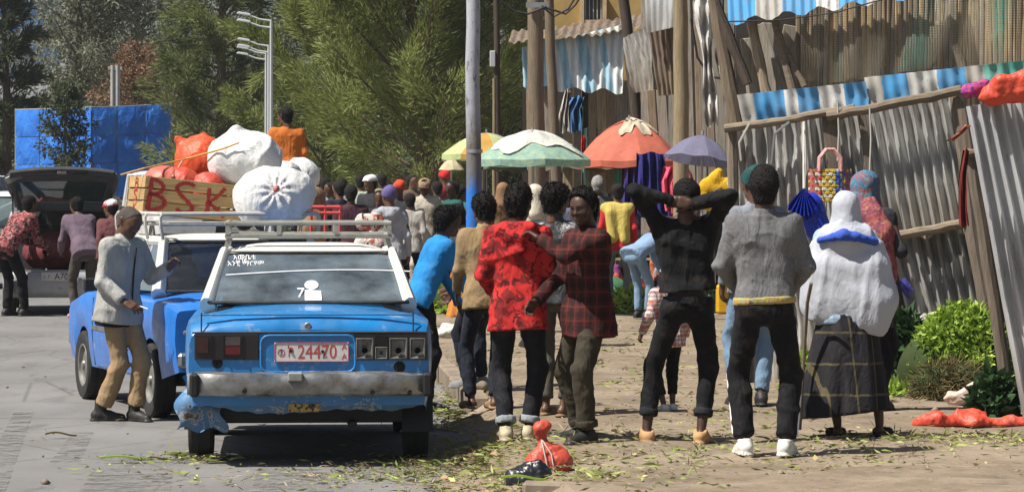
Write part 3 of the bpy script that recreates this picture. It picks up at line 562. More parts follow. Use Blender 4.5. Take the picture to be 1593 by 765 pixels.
m2 = E('tin_shack', 'tin shack faced with a pale blue and white striped corrugated sheet beside the brown poles', 'shack', at(890, 200, 51)); ml = lambda p: Vector(p)-m2.location
SB1, SB2 = (.33, .55, .68), (.68, .72, .72)
FS = stripes_mat('pale_blue_stripes', 1.48, ((.1, SB1), (.2, SB2), (.33, SB1), (.43, SB2), (.52, SB1), (.64, SB2), (.75, SB1), (.86, SB2), (.93, SB1), (1, SB2)), .25)
corr('striped_sheet', at(812, 74, 50.8), at(972, 38, 50.2), at(968, 143, 50.2), at(814, 137, 50.8), 13, .02, FS, m2, .02, 8, 12, .8)
corr('roof_sheet', at(796, 50, 52.5), at(1010, 22, 52), at(1004, 44, 50), at(790, 68, 50.4), 16, .02, RUSTM, m2, .02, 6, 14, .8)
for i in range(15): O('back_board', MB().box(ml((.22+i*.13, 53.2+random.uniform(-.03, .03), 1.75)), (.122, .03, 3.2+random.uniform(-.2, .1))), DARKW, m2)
for x0, x1, y0, y1, c in ((818, 832, 120, 300, 1), (832, 846, 130, 300, 0), (846, 862, 125, 300, 2), (876, 892, 130, 300, 1), (915, 928, 132, 300, 1), (928, 943, 132, 300, 0), (943, 959, 134, 300, 1), (959, 976, 130, 300, 2), (976, 992, 120, 300, 2)):
    O('plank', MB().beam(ml(at((x0+x1)/2, y0, 51)), ml(at((x0+x1)/2+random.uniform(-3, 3), y1, 51)), (x1-x0-1)*51/F, .03, (0, 1, 0)), SLT[c], m2, bevel=.005)
m3 = E('tin_shack', 'grey and brown tin shack between the leaning dark pole and the pale pole', 'shack', at(1040, 200, 46))
corr('corrugated_sheet', at(1000, -60, 46), at(1056, -60, 45.6), at(1052, 42, 45.6), at(1006, 52, 46), 5, .022, ZINC3, m3, .015, 6, 15); corr('corrugated_sheet', at(1008, 48, 46.2), at(1062, 40, 46), at(1066, 145, 46), at(1024, 150, 46.2), 6, .018, RUSTM, m3, .015, 6, 16)
corr('corrugated_sheet', at(968, 60, 47), at(1010, 40, 46.6), at(1018, 140, 46.6), at(985, 145, 47), 5, .02, ZINC2, m3, .03, 6, 17)
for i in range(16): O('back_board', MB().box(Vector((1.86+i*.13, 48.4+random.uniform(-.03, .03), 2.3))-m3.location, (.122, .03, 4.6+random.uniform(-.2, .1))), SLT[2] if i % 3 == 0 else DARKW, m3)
for x0, x1, y0, y1, c in ((1066, 1080, -40, 300, 2), (1082, 1092, -20, 300, 1), (1012, 1026, 140, 300, 1), (1028, 1044, 140, 300, 2), (1100, 1112, 40, 300, 1), (1114, 1130, 60, 300, 2), (1132, 1148, 20, 320, 1)): O('plank', MB().beam(at(x0, y0, 46.6)-m3.location, at((x0+x1)/2+3, y1, 46.6)-m3.location, (x1-x0-1)*46/F, .03, (0, 1, 0)), SLT[c], m3, bevel=.005)
CLW = cloth('grimy_white_cloth', (.45, .42, .37)); CLB = cloth('faded_blue_cloth', (.06, .16, .32)); CLG = cloth('dark_green_cloth', (.02, .075, .05))
def drape(name, lab, cat, pts, w0, w1, Y, mat, wav=.05, fl=5, th=.0):
    """hanging cloth: pts = pixel line down its middle"""
    P_ = [Vector((a, b, 0)) for a, b in pts]
    def fn_(u, v):
        t = v*(len(P_)-1); i = min(int(t), len(P_)-2); p = P_[i].lerp(P_[i+1], t-i); w = w0+(w1-w0)*v; return tuple(at(p.x+(u-.5)*w, p.y+2*math.sin(u*9+v*4), Y+wav*math.sin(u*PI*fl+v*3)+wav*.4*math.sin(u*PI*fl*2.3)))
    o = O(name, MB().grid(fn_, 24, 16), mat); return tag(o, lab, cat)
drape('hanging_cloth', 'faded blue and green cloth bundle tied to the tin shack front', 'cloth', [(898, 150), (888, 172), (890, 205)], 22, 34, 50.0, CLB); drape('hanging_cloth', 'grimy white cloth hanging between the brown poles', 'cloth', [(882, 140), (876, 180), (876, 206)], 10, 22, 49.4, CLW); drape('hanging_cloth', 'dark green cloth hanging under the faded blue one', 'cloth', [(898, 165), (897, 205)], 18, 20, 50.3, CLG)
drape('hanging_cloth', 'small bright red cloth hanging between the pale and red umbrellas', 'cloth', [(907, 212), (908, 240)], 9, 7, 48.5, cloth('bright_red_cloth', (.55, .03, .02)))
drape('hanging_sheet', 'pale turquoise sheet hung behind the red umbrella', 'sheet', [(918, 198), (922, 262), (930, 330)], 26, 40, 51.5, cloth('pale_turquoise_cloth', (.35, .55, .5))); drape('hanging_sheet', 'green-white striped sheet hung below the red umbrella', 'sheet', [(972, 250), (974, 330)], 46, 46, 51, stripes_mat('green_white_sheet', 99, ((.5, (.1, .42, .33)), (1, (.1, .42, .33))), .2))
# ------------------------------------------------------------------ vehicles
RUB = basic('tyre_rubber', (.028, .027, .026), .85, .3, 12, .3, 60); BLK = basic('black_trim', (.018, .018, .019), .55, .25, 8, .1); RIM = basic('dusty_steel_rim', (.22, .215, .2), .5, .35, 12, .2, metal=.5)
CHR = NT('dented_chrome'); _c = CHR.ramp(CHR.noise(7, det=7, rough=.7), (.38, (.34, .34, .34)), (.58, (.22, .21, .19)), (.7, (.10, .07, .05))); CHR.bump(CHR.noise(5, det=3), .25, .02); CHR.bump(CHR.noise(24), .2, .008); CHR = CHR.p(_c, CHR.ramp(CHR.noise(8, det=6), (.35, .22), (.7, .6)), .75, .5)
SEAT = cloth('dark_seat_cloth', (.035, .034, .035)); GLS = glass_mat('dusty_painted_reflection_glass', (.5, .54, .54), dirt=.4, dcol=(.30, .37, .41)); GLC = glass_mat('car_glass', (.42, .47, .46), dirt=.05); SEAL = basic('window_seal', (.045, .043, .04), .8, .4, 10, .2)  # rear window: bluish film holds dust plus a painted pale reflection
REDL = basic('red_lens', (.10, .008, .010), .25, .2, 9, 0, spec=.5); AMB = basic('amber_lens', (.5, .16, .02), .3, .1, 9, 0)
def wheel(par, x, y, r, w, side, steer=0):
    e = link('wheel', None, None, par, (x, y, r), (0, 0, steer)); mb = MB(); s = side
    mb.lathe([(r*.62, -w*.42), (r*.8, -w*.5), (r*.95, -w*.47), (r, -w*.36), (r, -w*.1), (r*.985, -w*.08), (r*.985, w*.08), (r, w*.1), (r, w*.36), (r*.95, w*.47), (r*.8, w*.5), (r*.62, w*.42), (r*.60, 0), (r*.62, -w*.42)], 32, 'x'); O('tyre', mb, RUB, e)
    mb = MB(); mb.lathe([(r*.64, s*w*.40), (r*.62, s*w*.44), (r*.57, s*w*.42), (r*.55, s*w*.25), (r*.46, s*w*.2), (r*.40, s*w*.28), (r*.26, s*w*.33), (r*.15, s*w*.36), (r*.12, s*w*.46), (.001, s*w*.47)], 28, 'x')
    O('rim', mb, RIM, e); return e
def car(label, cat, loc, rot, bm_, rm_, P, group=None, glass=None, doors=None, name='car', trim=None, wins=True):
    e = E(name, label, cat, loc, R(rot), group); glass = glass or GLC; wr, wb, hw = P.get('wr', .285), P['wb'], P['hw']; y0, y1 = P['y0'], P['y1']; ra = wr+.05
    ys = set(np.linspace(y0, y1, 30).tolist()+[y0+.02, y0+.06, y1-.03, y1-.1])
    for c in (0, wb):
        for t in np.linspace(-1, 1, 13): ys.add(c+ra*math.sin(t*PI/2)); 
        ys.update((c-ra-.004, c+ra+.004))
    ys = sorted(y for y in ys if y0 <= y <= y1); mb = MB(); n = None; rings = []
    for y in ys:
        zb = P.get('zb', .26)+max(0, (y0+.5-y))*.18+max(0, y-(y1-.4))*.1
        for c in (0, wb):
            if abs(y-c) < ra: zb = max(zb, wr+math.sqrt(ra*ra-(y-c)**2)*.97)
        zs = np.interp(y, *zip(*P['zs'])); zt = np.interp(y, *zip(*P['zt'])); k = np.interp(y, *zip(*P['kw'])); h = hw*k; zm = max(zb+.01, (zb+zs)/2); z2 = max(zm+.005, zs-.07)
        r = [(h*.955, zb), (h*.985, zb+(zm-zb)*.5), (h, zm), (h*.992, z2), (h*.972, zs-.015), (h*.94, zs), (h*.6, zs+(zt-zs)*.75), (h*.25, zt), (0, zt+.004)]
        rings.append([Vector((-a, y, z)) for a, z in r]+[Vector((a, y, z)) for a, z in r[-2::-1]])
    n = len(rings[0]); mb.add([v for r in rings for v in r], [(i*n+j, i*n+j+1, (i+1)*n+j+1, (i+1)*n+j) for i in range(len(rings)-1) for j in range(n-1)])
    for r in (rings[0], rings[-1]): mb.add(r, [(j, j+1, n-2-j, n-1-j) for j in range(n//2)])
    bmsh = mb.mesh('body', angle=40); bm = bmesh.new(); bm.from_mesh(bmsh); bmesh.ops.remove_doubles(bm, verts=bm.verts, dist=.0008); bmesh.ops.recalc_face_normals(bm, faces=bm.faces); bm.to_mesh(bmsh); bm.free(); bmsh.set_sharp_from_angle(angle=R(35)); link('body', bmsh, bm_, e)
    # greenhouse
    (yrb, zrb, wrb), (yrt, zrt, wrt), (yft, zft, wft), (yfb, zfb, wfb) = P['g']; zc = P['roof']
    def roof_pt(u, v):
        y = yrt-.03+(yft-yrt+.06)*v; h = wrt+(wft-wrt)*v+.02; x = (u*2-1); ed = abs(x)**4; edv = abs(v*2-1)**6; return (x*h, y, zc-(zc-zrt+.02)*max(ed*.95, edv*.75)-.0*u)
    mb = MB().grid(roof_pt, 20, 16); O('roof', mb, rm_, e)
    for s in (-1, 1):
        mb = MB()
        cs = [Vector((s*wrb, yrb, zrb)), Vector((s*wrt, yrt, zrt)), Vector((s*wft, yft, zft)), Vector((s*wfb, yfb, zfb))]; pw = P.get('pw', .07)
        mb.tube([cs[0]+Vector((0, .02, -.03)), cs[1]+Vector((0, .03, .0))], [pw*.62, pw*.42], 10, flat=1.5 if P.get('fatc') else 1.1); mb.tube([cs[1], cs[2]], pw*.4, 8); mb.tube([cs[2], cs[3]+Vector((0, 0, -.02))], [pw*P.get('pa', .4), pw*P.get('pa', .4)*1.3], 8)
        for t in P.get('bp', (.5,)):
            a = cs[1].lerp(cs[2], t); b = cs[0].lerp(cs[3], P.get('bt', t)); mb.tube([a, Vector((b.x*1.02, b.y, b.z-.02))], pw*.36, 8)
        ts = [0]+list(P.get('bp', (.5,)))+[1]
        for i in range(len(ts)-1):
            a, b = cs[1].lerp(cs[2], ts[i]), cs[1].lerp(cs[2], ts[i+1]); c, d = cs[0].lerp(cs[3], ts[i]), cs[0].lerp(cs[3], ts[i+1]); of = Vector((s*.006, 0, 0))
            O('side_window', MB().add([c+of, d+of, b+of, a+of], [(0, 1, 2, 3)]), glass, e)
        O('window_frame', mb, rm_, e)
    if wins:
        O('rear_window', MB().grid(lambda u, v: ((u*2-1)*(wrb+(wrt-wrb)*v)*.985, yrb+(yrt-yrb)*v-.045*(1-(u*2-1)**2), zrb+(zrt-zrb)*v+.01*math.sin(PI*v)), 14, 6), P.get('rg') or glass, e)
        pts = [Vector((x*(wrb+(wrt-wrb)*v)*.985, yrb+(yrt-yrb)*v-.045*(1-x*x)-.006, zrb+(zrt-zrb)*v+.01*math.sin(PI*v))) for x, v in [(x, 0) for x in np.linspace(-1, 1, 9)]+[(1, v) for v in (.33, .66)]+[(x, 1) for x in np.linspace(1, -1, 9)]+[(-1, v) for v in (.66, .33, 0)]]
        O('window_seal', MB().tube(pts, .014, 6), SEAL, e)
    O('windscreen', MB().grid(lambda u, v: ((u*2-1)*(wfb+(wft-wfb)*v)*.985, yfb+(yft-yfb)*v+.05*(1-(u*2-1)**2), zfb+(zft-zfb)*v), 14, 6), glass, e)
    # running gear and cabin
    w = P.get('tw', .165)
    for s in (-1, 1):
        for c in (0, wb): wheel(e, s*(hw-.1), c, wr, w, s, .0)
    mb = MB().box((0, (y0+y1)/2, .36), (hw*1.5, (y1-y0)-.5, .18)); mb.tube([(-hw+.12, 0, wr), (hw-.12, 0, wr)], .05, 8).tube([(.28, y0+.1, .25), (.28, y0+.9, .27)], .03, 8); mb.box((0, wb, .36), (hw*1.3, .5, .2)).box((0, 0, .45), (hw*1.25, .62, .3)); O('underbody', mb, BLK, e)
    if P.get('seats', True):
        sy = np.interp(.5, (0, 1), (yrb, yfb))
        for x in (-.33, .33):
            st_ = link('seat', MB().box((x, sy+.1, .88), (.48, .14, .6), Matrix.Rotation(-.22, 3, 'X'), .85).mesh('seat', .04), SEAT, e); O('headrest', MB().box((x, sy-.01, 1.2), (.25, .09, .17)), SEAT, st_, bevel=.03)
        O('rear_seat', MB().box((0, yrb+.42, .83), (hw*1.45, .16, .46), Matrix.Rotation(-.25, 3, 'X')), SEAT, e, bevel=.04); O('parcel_shelf', MB().box((0, yrb+.16, zrb-.05), (hw*1.5, .42, .03)), SEAT, e); O('dashboard', MB().box((0, yfb-.2, zfb-.1), (hw*1.5, .35, .16)), BLK, e, bevel=.03)
    for d in (doors or []):   # (ya, yb): panels set a hair proud of the body side with a dark gap, on both sides
        ya, yb = d
        for s in (-1, 1):
            def dp(u, v):
                y = ya+(yb-ya)*u; zs = np.interp(y, *zip(*P['zs'])); z = .31+(zs-.035-.31)*v; zb = .26
                for c in (0, wb):
                    if abs(y-c) < ra+.03: z = max(z, wr+math.sqrt(max(0, (ra+.03)**2-(y-c)**2))*.98)
                k = np.interp(y, *zip(*P['kw'])); zz = (z-zb)/(zs-zb); return (s*(hw*k*np.interp(zz, (0, .25, .5, .9, 1), (.955, .985, 1, .992, .972))+.007), y, z)
            dr = O('door', MB().grid(dp, 12, 8), bm_, e); O('handle', MB().box((s*(hw+.02), ya+.14, .80), (.03, .13, .025)), CHR, dr, bevel=.006)
            O('door_gap', MB().tube([dp(0, 0), dp(0, .5), dp(0, 1)], .006, 5).tube([dp(1, 0), dp(1, .5), dp(1, 1)], .006, 5), BLK, dr)
    return e
BLUE = paint('worn_sky_blue_paint', (.004, .175, .46), .8, .3, .26); BLUE2 = paint('worn_royal_blue_paint', (.01, .17, .60), .35, .3, .25); CREAM = paint('chalky_white_roof_paint', (.62, .61, .55), .2, .5, .35, coat=.1); SILV = paint('silver_grey_paint', (.36, .37, .39), 0, .3, .3); WHP = paint('white_car_paint', (.68, .69, .70), 0, .3, .15)
# ---- the blue saloon seen from behind
cc = car('old sky blue saloon with a white roof and dented chrome bumper parked at the kerb', 'car', (-1.335, 22.78, 0), 3.6, BLUE, CREAM,
    dict(wb=2.3, hw=.80, y0=-.72, y1=2.98, wr=.28, zb=.30, zs=[(-.72, .845), (-.66, .90), (-.4, .925), (2.4, .925), (2.98, .82)], zt=[(-.72, .865), (-.69, .935), (-.62, .975), (0, 1.012), (2.2, .99), (2.9, .88), (2.98, .84)],
         kw=[(-.72, .955), (-.62, .975), (-.2, 1), (2.3, 1), (2.98, .93)], g=((.0, 1.02, .66), (.44, 1.335, .555), (1.6, 1.33, .55), (2.1, .975, .67)), roof=1.392, pw=.085, rg=GLS, fatc=True, bp=(.1, .52)), doors=((.38, 1.06), (1.08, 1.9)), name='saloon_car')
def q_(px, py, dy=0.0, S=245.5): return Vector(((px-479)/S, -.72+dy, 1.8-(py-285)/S))
def rbox(name, x0, y0, x1, y1, th, mat, par=cc, dy=0.0, bevel=0.0, out=0.0):
    a, b = q_(x0, y0), q_(x1, y1); return O(name, MB().box(((a.x+b.x)/2, -.72-out+th/2+dy, (a.z+b.z)/2), (abs(b.x-a.x), th, abs(a.z-b.z))), mat, par, bevel=bevel)
def rring(name, x0, y0, x1, y1, r, mat, par, out=.004, rad=.03):
    pts = []
    for cx_, cy_, a0 in ((x1, y0, 0), (x0, y0, 90), (x0, y1, 180), (x1, y1, 270)):
        c = q_(cx_, cy_); sx = -1 if cx_ == x1 else 1; sz = -1 if cy_ == y0 else 1; c = c+Vector((sx*rad, -out, sz*rad))
        for t in (0, 30, 60, 90): a = R(a0+t); pts.append(c+Vector((math.cos(a)*rad, 0, math.sin(a)*rad)))
    pts += [pts[0], pts[1]]; return O(name, MB().tube(pts, r, 6, cap=False), mat, par)
DBL = basic('dark_lamp_housing', (.016, .012, .014), .35, .3, 8, .1, spec=.5); GRL = basic('bare_grey_reflector', (.17, .165, .155), .5, .35, 18, .3, metal=.4); BLP = basic('shadowed_hole', (.01, .01, .01), .9, .1, 4, 0)
tl = rbox('tail_lamp', 301, 519, 401, 560, .022, DBL, out=.012, bevel=.006); tag(tl, 'dark left tail lamp with one small red lens')
rbox('lens', 349, 524, 372, 537, .012, basic('clouded_lens', (.075, .06, .062), .3, .2, 20, 0), tl, out=.022); rbox('lens', 349, 538.5, 372, 551, .012, REDL, tl, out=.022); rbox('lens', 304, 525, 322, 549, .012, basic('brown_lens', (.045, .02, .018), .3, .2, 20, 0), tl, out=.02)
for x in (327, 346, 375): rbox('divider', x, 521, x+1.6, 558, .012, BLP, tl, out=.02)
tr = rbox('tail_lamp', 549, 519, 664, 561, .012, DBL, out=.006); tag(tr, 'right tail lamp stripped of its lenses, bare grey reflectors')
for x0, x1, y0, y1 in ((552, 579, 526, 559), (582, 601, 540, 559), (604, 632, 526, 559), (636, 660, 526, 559)):
    c0, c1 = q_(x0, y0), q_(x1, y1); mx = (c0.x+c1.x)/2; mz = (c0.z+c1.z)/2; hx_, hz_ = (c1.x-c0.x)/2, (c0.z-c1.z)/2; mb = MB()
    rg_ = [[Vector((mx+sx*hx_*k, -.732+dy, mz+sz*hz_*k)) for sx, sz in ((-1, -1), (1, -1), (1, 1), (-1, 1))] for k, dy in ((1, -.012), (.9, -.014), (.72, .004), (.3, .006))]
    mb.add([p for r_ in rg_ for p in r_], [(i*4+j, i*4+(j+1) % 4, i*4+4+(j+1) % 4, i*4+4+j) for i in range(3) for j in range(4)]+[(12, 13, 14, 15)]); rf = O('reflector', mb, GRL, tr)
    if x1-x0 > 22: O('bulb_holder', MB().lathe([(.019, -.02), (.021, .0), (.012, .003), (.001, .003)], 10, 'y', (mx, -.738, mz-.012)), BLP, rf)
rbox('divider', 582, 522, 601, 538, .012, BLP, tr, out=.015)
pl_ = rring('plate_recess', 404, 522, 551, 579, .009, BLUE, cc, .003, .05)
PLT = basic('dirty_white_plate', (.52, .50, .48), .55, .2, 9, .15); PRD = basic('faded_red_plate_print', (.38, .06, .06), .6, .3, 40, 0)
npl = rbox('number_plate', 425, 533, 541, 563, .006, PLT, out=.012, bevel=.002); rring('plate_rim', 425.6, 533.5, 540.4, 562.5, .0025, PRD, npl, .0135, .012)
def letter(txt, px, py, sz, mat, par, out, sx=1.0, xyz=None):
    o = link('lettering', text_mesh(txt, sz, .0008), mat, par, xyz or (q_(px, py)+Vector((0, -out, 0))), (R(90), 0, 0)); o.scale = (sx, 1, 1); return o
letter('24470', 491.5, 548.5, .126, PRD, npl, .0128, .80); letter('A', 534, 540.5, .052, PRD, npl, .0128); letter('A', 534, 555.5, .052, PRD, npl, .0128); letter('ኮ', 450.5, 548, .1, PRD, npl, .0128, .7); letter('3', 435.5, 548.5, .045, BLK, npl, .0128)
O('emblem', MB().tube([q_(435.5+math.cos(a)*5.2, 548.5+math.sin(a)*5.2)+Vector((0, -.0128, 0)) for a in np.linspace(0, 2*PI, 17)], .0022, 5), PRD, npl)
for x, y in ((450.5, 546), (500, 547)): O('bolt', MB().lathe([(.011, 0), (.009, -.008), (.001, -.009)], 8, 'y', q_(x, y, -.013)), BLK, npl)
O('lid_seam', MB().tube([q_(x, 517.5, -.004) for x in (297, 380, 480, 580, 662)], .006, 5), BLK, cc); lid = O('lid_edge', MB().tube([q_(x, 490, .045)+Vector((0, 0, .0)) for x in (312, 400, 480, 560, 642)], .008, 6), BLUE, cc)
for x, ya, yb in ((311.5, 487, 517), (641.5, 487, 517)): O('lid_seam', MB().tube([q_(x, ya, .03), q_(x, yb, -.003)], .005, 5), BLK, cc)
O('lock', MB().lathe([(.022, .02), (.022, -.008), (.015, -.012), (.013, -.006), (.001, -.006)], 14, 'y', q_(476.5, 507, .012)), CHR, cc)
for x, y, r in ((336.5, 565, .034), (620, 571.5, .037)): O('filler_hole', MB().lathe([(r, .0), (r*.98, -.004), (r*.8, -.005), (.001, -.003)], 16, 'y', q_(x, y, -.001)), BLP, cc)
# bumper: a dented chrome bar wrapped round the corners, with a rolled top
def bump_pt(u, v):
    x = (u*2-1); X_ = x*.772; back = -.80+.10*abs(x)**8; z = .455+.15*v; prof = math.sin(min(1, max(0, v))*PI)**.35*.035; dent = .007*math.sin(x*9)*math.sin(v*4)+.004*math.sin(x*23+v*6)
    return (X_, back-prof+dent+.075*(v > .99), z+(.003*math.sin(x*13)+.005*math.sin(x*5))*(.4+.6*v))
bp_ = O('bumper', MB().grid(bump_pt, 60, 10), CHR, cc)
for x in (304, 661): O('end_cap', MB().box(q_(x-3 if x < 400 else x+2, 598, -.01), (.06, .2, .15)), BLK, bp_, bevel=.015)
rbox('overrider', 446, 578, 469, 592, .07, basic('grey_rubber_block', (.25, .25, .23), .7, .2, 9, .2), bp_, out=.14, bevel=.008)
for x, y in ((379, 607), (577, 609), (635, 609)): O('bolt_hole', MB().lathe([(.016, 0), (.012, -.006), (.001, -.004)], 9, 'y', q_(x, y, -.128)), BLP, bp_)
VAL = paint('rust_edged_blue_paint', (.012, .16, .36), 1.5, .5, .6, 4, .1)
def val_pt(u, v):
    x = u*2-1; return (x*.70, -.70+.05*abs(x)**6+.06*(1-v)**2, .345+.13*v+.012*math.sin(x*5)*(1-v)+.005*math.sin(x*31)*(1-v)+.05*abs(x)**5*(1-v))
O('rear_valance', MB().grid(val_pt, 50, 6), VAL, cc); rbox('sticker', 447, 629, 497, 641, .004, spots('torn_yellow_sticker', (.42, .28, .06), (.03, .03, .03), (.5, .4, .3), 30, .52, .1), out=.012)
def skirt_pt(u, v): return (-.81+.27*u+.03*math.sin(v*9)-.05*(1-u)*v, -.46-.06*u+.03*math.sin(u*8+v*5), .56-.34*v+.02*math.sin(u*11)-.05*u*(1-v))
O('torn_wing', MB().grid(skirt_pt, 12, 14), VAL, cc); O('mud_flap', MB().grid(lambda u, v: (.60+.2*u, -.42+.02*math.sin(v*5), .5-.3*v), 4, 6), BLK, cc); O('mud_flap', MB().grid(lambda u, v: (-.8+.2*u, -.40+.02*math.sin(v*5), .42-.2*v), 4, 6), BLK, cc)
# roof rack
RKM = basic('pale_rack_paint', (.27, .27, .24), .6, .25, 9, .2); rk = link('roof_rack', None, None, cc)
RKU = lambda px: (px-482)/233
for z in (1.445, 1.53):
    for y in (.52, 1.5): O('rail', MB().box((0, y, z), (1.12, .022, .022 if z > 1.5 else .03)), RKM, rk, bevel=.004)
    for x in (-.545, .545): O('rail', MB().box((x, 1.01, z), (.03, .95, .03)), RKM, rk, bevel=.004)
for px in (356, 436, 526, 609):
    for y in (.52, 1.5): O('upright', MB().box((RKU(px), y-.001, 1.487), (.027, .027, .06)), RKM, rk)
for x in (-.53, .53):
    for y in (.56, 1.46): O('foot', MB().beam((x, y, 1.44), (x*1.06, y, 1.33), .03, .03), RKM, rk)
# stickers, writing and a modelled reflection line on the rear window
WST = basic('white_sticker', (.82, .82, .82), .5, .04, 5, 0); stk = link('window_sticker', None, None, cc)
def rwp(px, py, out=.02):
    v = (472-py)/82; z = 1.02+.315*v; S = 5400/(22.78+.44*v); x = (px-479)/S+.03; w = .66+(.555-.66)*v; return Vector((x, .44*v-.045*(1-min(1, abs(x/w))**2)-out, z))
def disc(px, py, rx, ry, n=18): c = [rwp(px+rx*math.cos(2*PI*i/n), py+ry*math.sin(2*PI*i/n)) for i in range(n)]; return MB().add(c, [tuple(range(n))])
O('sticker_disc', disc(476.5, 443, 10.8, 7.5), WST, stk); O('sticker_block', MB().add([rwp(466, 451), rwp(491, 452.5), rwp(492.5, 468), rwp(466, 468)], [(0, 1, 2, 3)]), WST, stk); tm = link('lettering', text_mesh('7', .11, .001), WST, stk, rwp(459.5, 457), (R(58), 0, .0))
rib = [rwp(x, 427-8.5*math.sin(PI*min(1, (x-342)/230*.62+.0)) if x < 600 else 427-8.5*math.sin(PI*.62*(x-342)/230), .022) for x in np.linspace(344, 630, 24)]; O('painted_reflection_line', MB().tube(rib, .0045, 4), WST, stk)  # reflection on the glass, built as a thin white strip
wr_ = link('window_writing', None, None, cc)
for t_, x, y, s_ in (('እመቤቴ', 373, 397.5, .052), ('ነይ', 373, 402.8, .04), ('አንቺ ማርያም', 375, 408, .052)): link('lettering', text_mesh(t_, s_, .0006), WST, wr_, rwp(x, y, .018), (R(54), 0, 0))
# ---- the second blue car, loaded, seen from its left rear
lc = car('royal blue and white saloon with a piled roof rack, ahead of the other blue car', 'car', (-2.06, 26.98, 0), 19.2, BLUE2, CREAM,
    dict(wb=2.42, hw=.805, y0=-.72, y1=3.03, wr=.285, zb=.29, zs=[(-.72, .84), (-.4, .90), (2.3, .90), (3.03, .80)], zt=[(-.72, .87), (-.62, .93), (0, .97), (2.0, .95), (2.9, .87), (3.03, .83)], kw=[(-.72, .93), (-.4, .98), (0, 1), (2.4, 1), (3.03, .95)],
         g=((.02, .965, .69), (.3, 1.345, .58), (1.35, 1.345, .58), (1.9, .95, .68)), roof=1.40, pw=.1, pa=.75, fatc=True, bp=(.45,)), doors=((.36, 1.02), (1.04, 1.88)), name='saloon_car')
cs_ = link('quarter_window', None, None, lc); O('pane', MB().add([(-.688, 1.86, .955), (-.67, 1.6, .96), (-.585, 1.3, 1.33), (-.585, 1.36, 1.335)], [(0, 1, 2, 3)]), glass_mat('painted_sky_reflection_glass', (.3, .35, .4), rough=.08, dirt=.3, dcol=(.5, .55, .6)), cs_); O('frame', MB().tube([(-.685, 1.62, .95), (-.59, 1.3, 1.33)], .014, 6), CHR, cs_)  # pane's pale blue layer is a sky reflection put into its colour
O('mirror', MB().box((-.87, 1.62, .98), (.14, .06, .1)).beam((-.8, 1.66, .95), (-.72, 1.7, .93), .025), BLK, lc, bevel=.012); O('body_strip', MB().box((-.812, 1.1, .62), (.012, 1.55, .035)), CHR, lc); O('front_bumper', MB().box((0, 3.06, .48), (1.5, .1, .11)), CHR, lc, bevel=.02); O('rear_bumper', MB().box((0, -.745, .47), (1.46, .06, .11)), CHR, lc, bevel=.02); O('front_lamp', MB().lathe([(.08, 0), (.08, .02), (.001, .03)], 14, 'y', (-.62, 3.03, .68)), GRL, lc)
rk = link('roof_rack', None, None, lc); RK2 = basic('worn_grey_rack', (.42, .41, .38), .6, .25, 9, .2)
for x in (-.62, .62): O('rail', MB().tube([(x, .2, 1.56), (x, 1.75, 1.56)], .017, 8), RK2, rk)
for y in (.2, .72, 1.25, 1.75):
    O('crossbar', MB().tube([(-.62, y, 1.48), (.62, y, 1.48)], .015, 8), RK2, rk)
    for x in (-.62, .62): O('upright', MB().tube([(x, y, 1.565), (x*1.035, y, 1.53), (x*1.03, y, 1.46), (x*1.0, y, 1.36)], .014, 7), RK2, rk)
O('rail', MB().tube([(-.62, .2, 1.56), (.62, .2, 1.56)], .017, 8), RK2, rk)
# ---- hatchback with its tailgate up
hb = E('hatchback', 'silver-grey hatchback with its tailgate raised at the left of the road', 'car', (gx(97, 48), 48, 0), R(7))
hbw = .82; ST = []
for y in np.concatenate([np.linspace(-.62, 3.1, 26), [.33*math.sin(t*PI/2) for t in np.linspace(-1, 1, 9)], [-.334, .334]]): ST.append(float(y))
ST = sorted(ST); mb = MB(); rings = []
for y in ST:
    zb = .24
    if abs(y) < .335: zb = max(zb, .29+math.sqrt(max(0, .335**2-y*y)))
    k = np.interp(y, (-.62, -.45, .2, 2.4, 3.1), (.93, .985, 1, 1, .9)); zs = np.interp(y, (-.62, 0, 2, 3.1), (.90, .95, .95, .78)); h = hbw*k; zm = (zb+zs)/2
    if y < 2.0: r = [(h*.96, zb), (h, zm), (h*.99, zs-.05), (h*.955, zs)]
    else: r = [(h*.96, zb), (h, zm), (h*.99, zs-.05), (h*.9, zs), (h*.4, zs+.05), (0, zs+.06)]
    rings.append(r)
for s in (-1, 1):
    for ra_, rb_, ya, yb in zip(rings, rings[1:], ST, ST[1:]):
        m_ = min(len(ra_), len(rb_)); va = [Vector((s*a, ya, z)) for a, z in ra_[:m_]]; vb = [Vector((s*a, yb, z)) for a, z in rb_[:m_]]; mb.add(va+vb, [(j, j+1, m_+j+1, m_+j) for j in range(m_-1)])
mb.grid(lambda u, v: ((u*2-1)*hbw*.93, -.62-.05*(1-(u*2-1)**4), .24+.38*v), 14, 5); O('body', mb, SILV, hb)
O('rear_bumper', MB().grid(lambda u, v: ((u*2-1)*.80, -.70+.12*abs(u*2-1)**6-.05*math.sin(PI*v)**.4, .26+.33*v), 24, 8), SILV, hb); O('cabin_lining', MB().box((0, .75, .45), (1.5, 2.6, .1)).box((0, 2.05, .85), (1.5, .1, .5)), BLK, hb)
for x in (-.46, .0, .46): O('seat_back', MB().box((x, .55, .82), (.44, .14, .6), Matrix.Rotation(-.2, 3, 'X')), SEAT, hb, bevel=.04)
mb = MB()
for s in (-1, 1): mb.tube([(s*.77, -.5, .92), (s*.66, -.12, 1.38)], .055, 8).tube([(s*.66, -.12, 1.4), (s*.62, 1.3, 1.42)], .05, 8).tube([(s*.62, 1.3, 1.42), (s*.74, 2.1, .94)], .04, 8).tube([(s*.65, .9, 1.4), (s*.8, .95, .9)], .035, 8); 
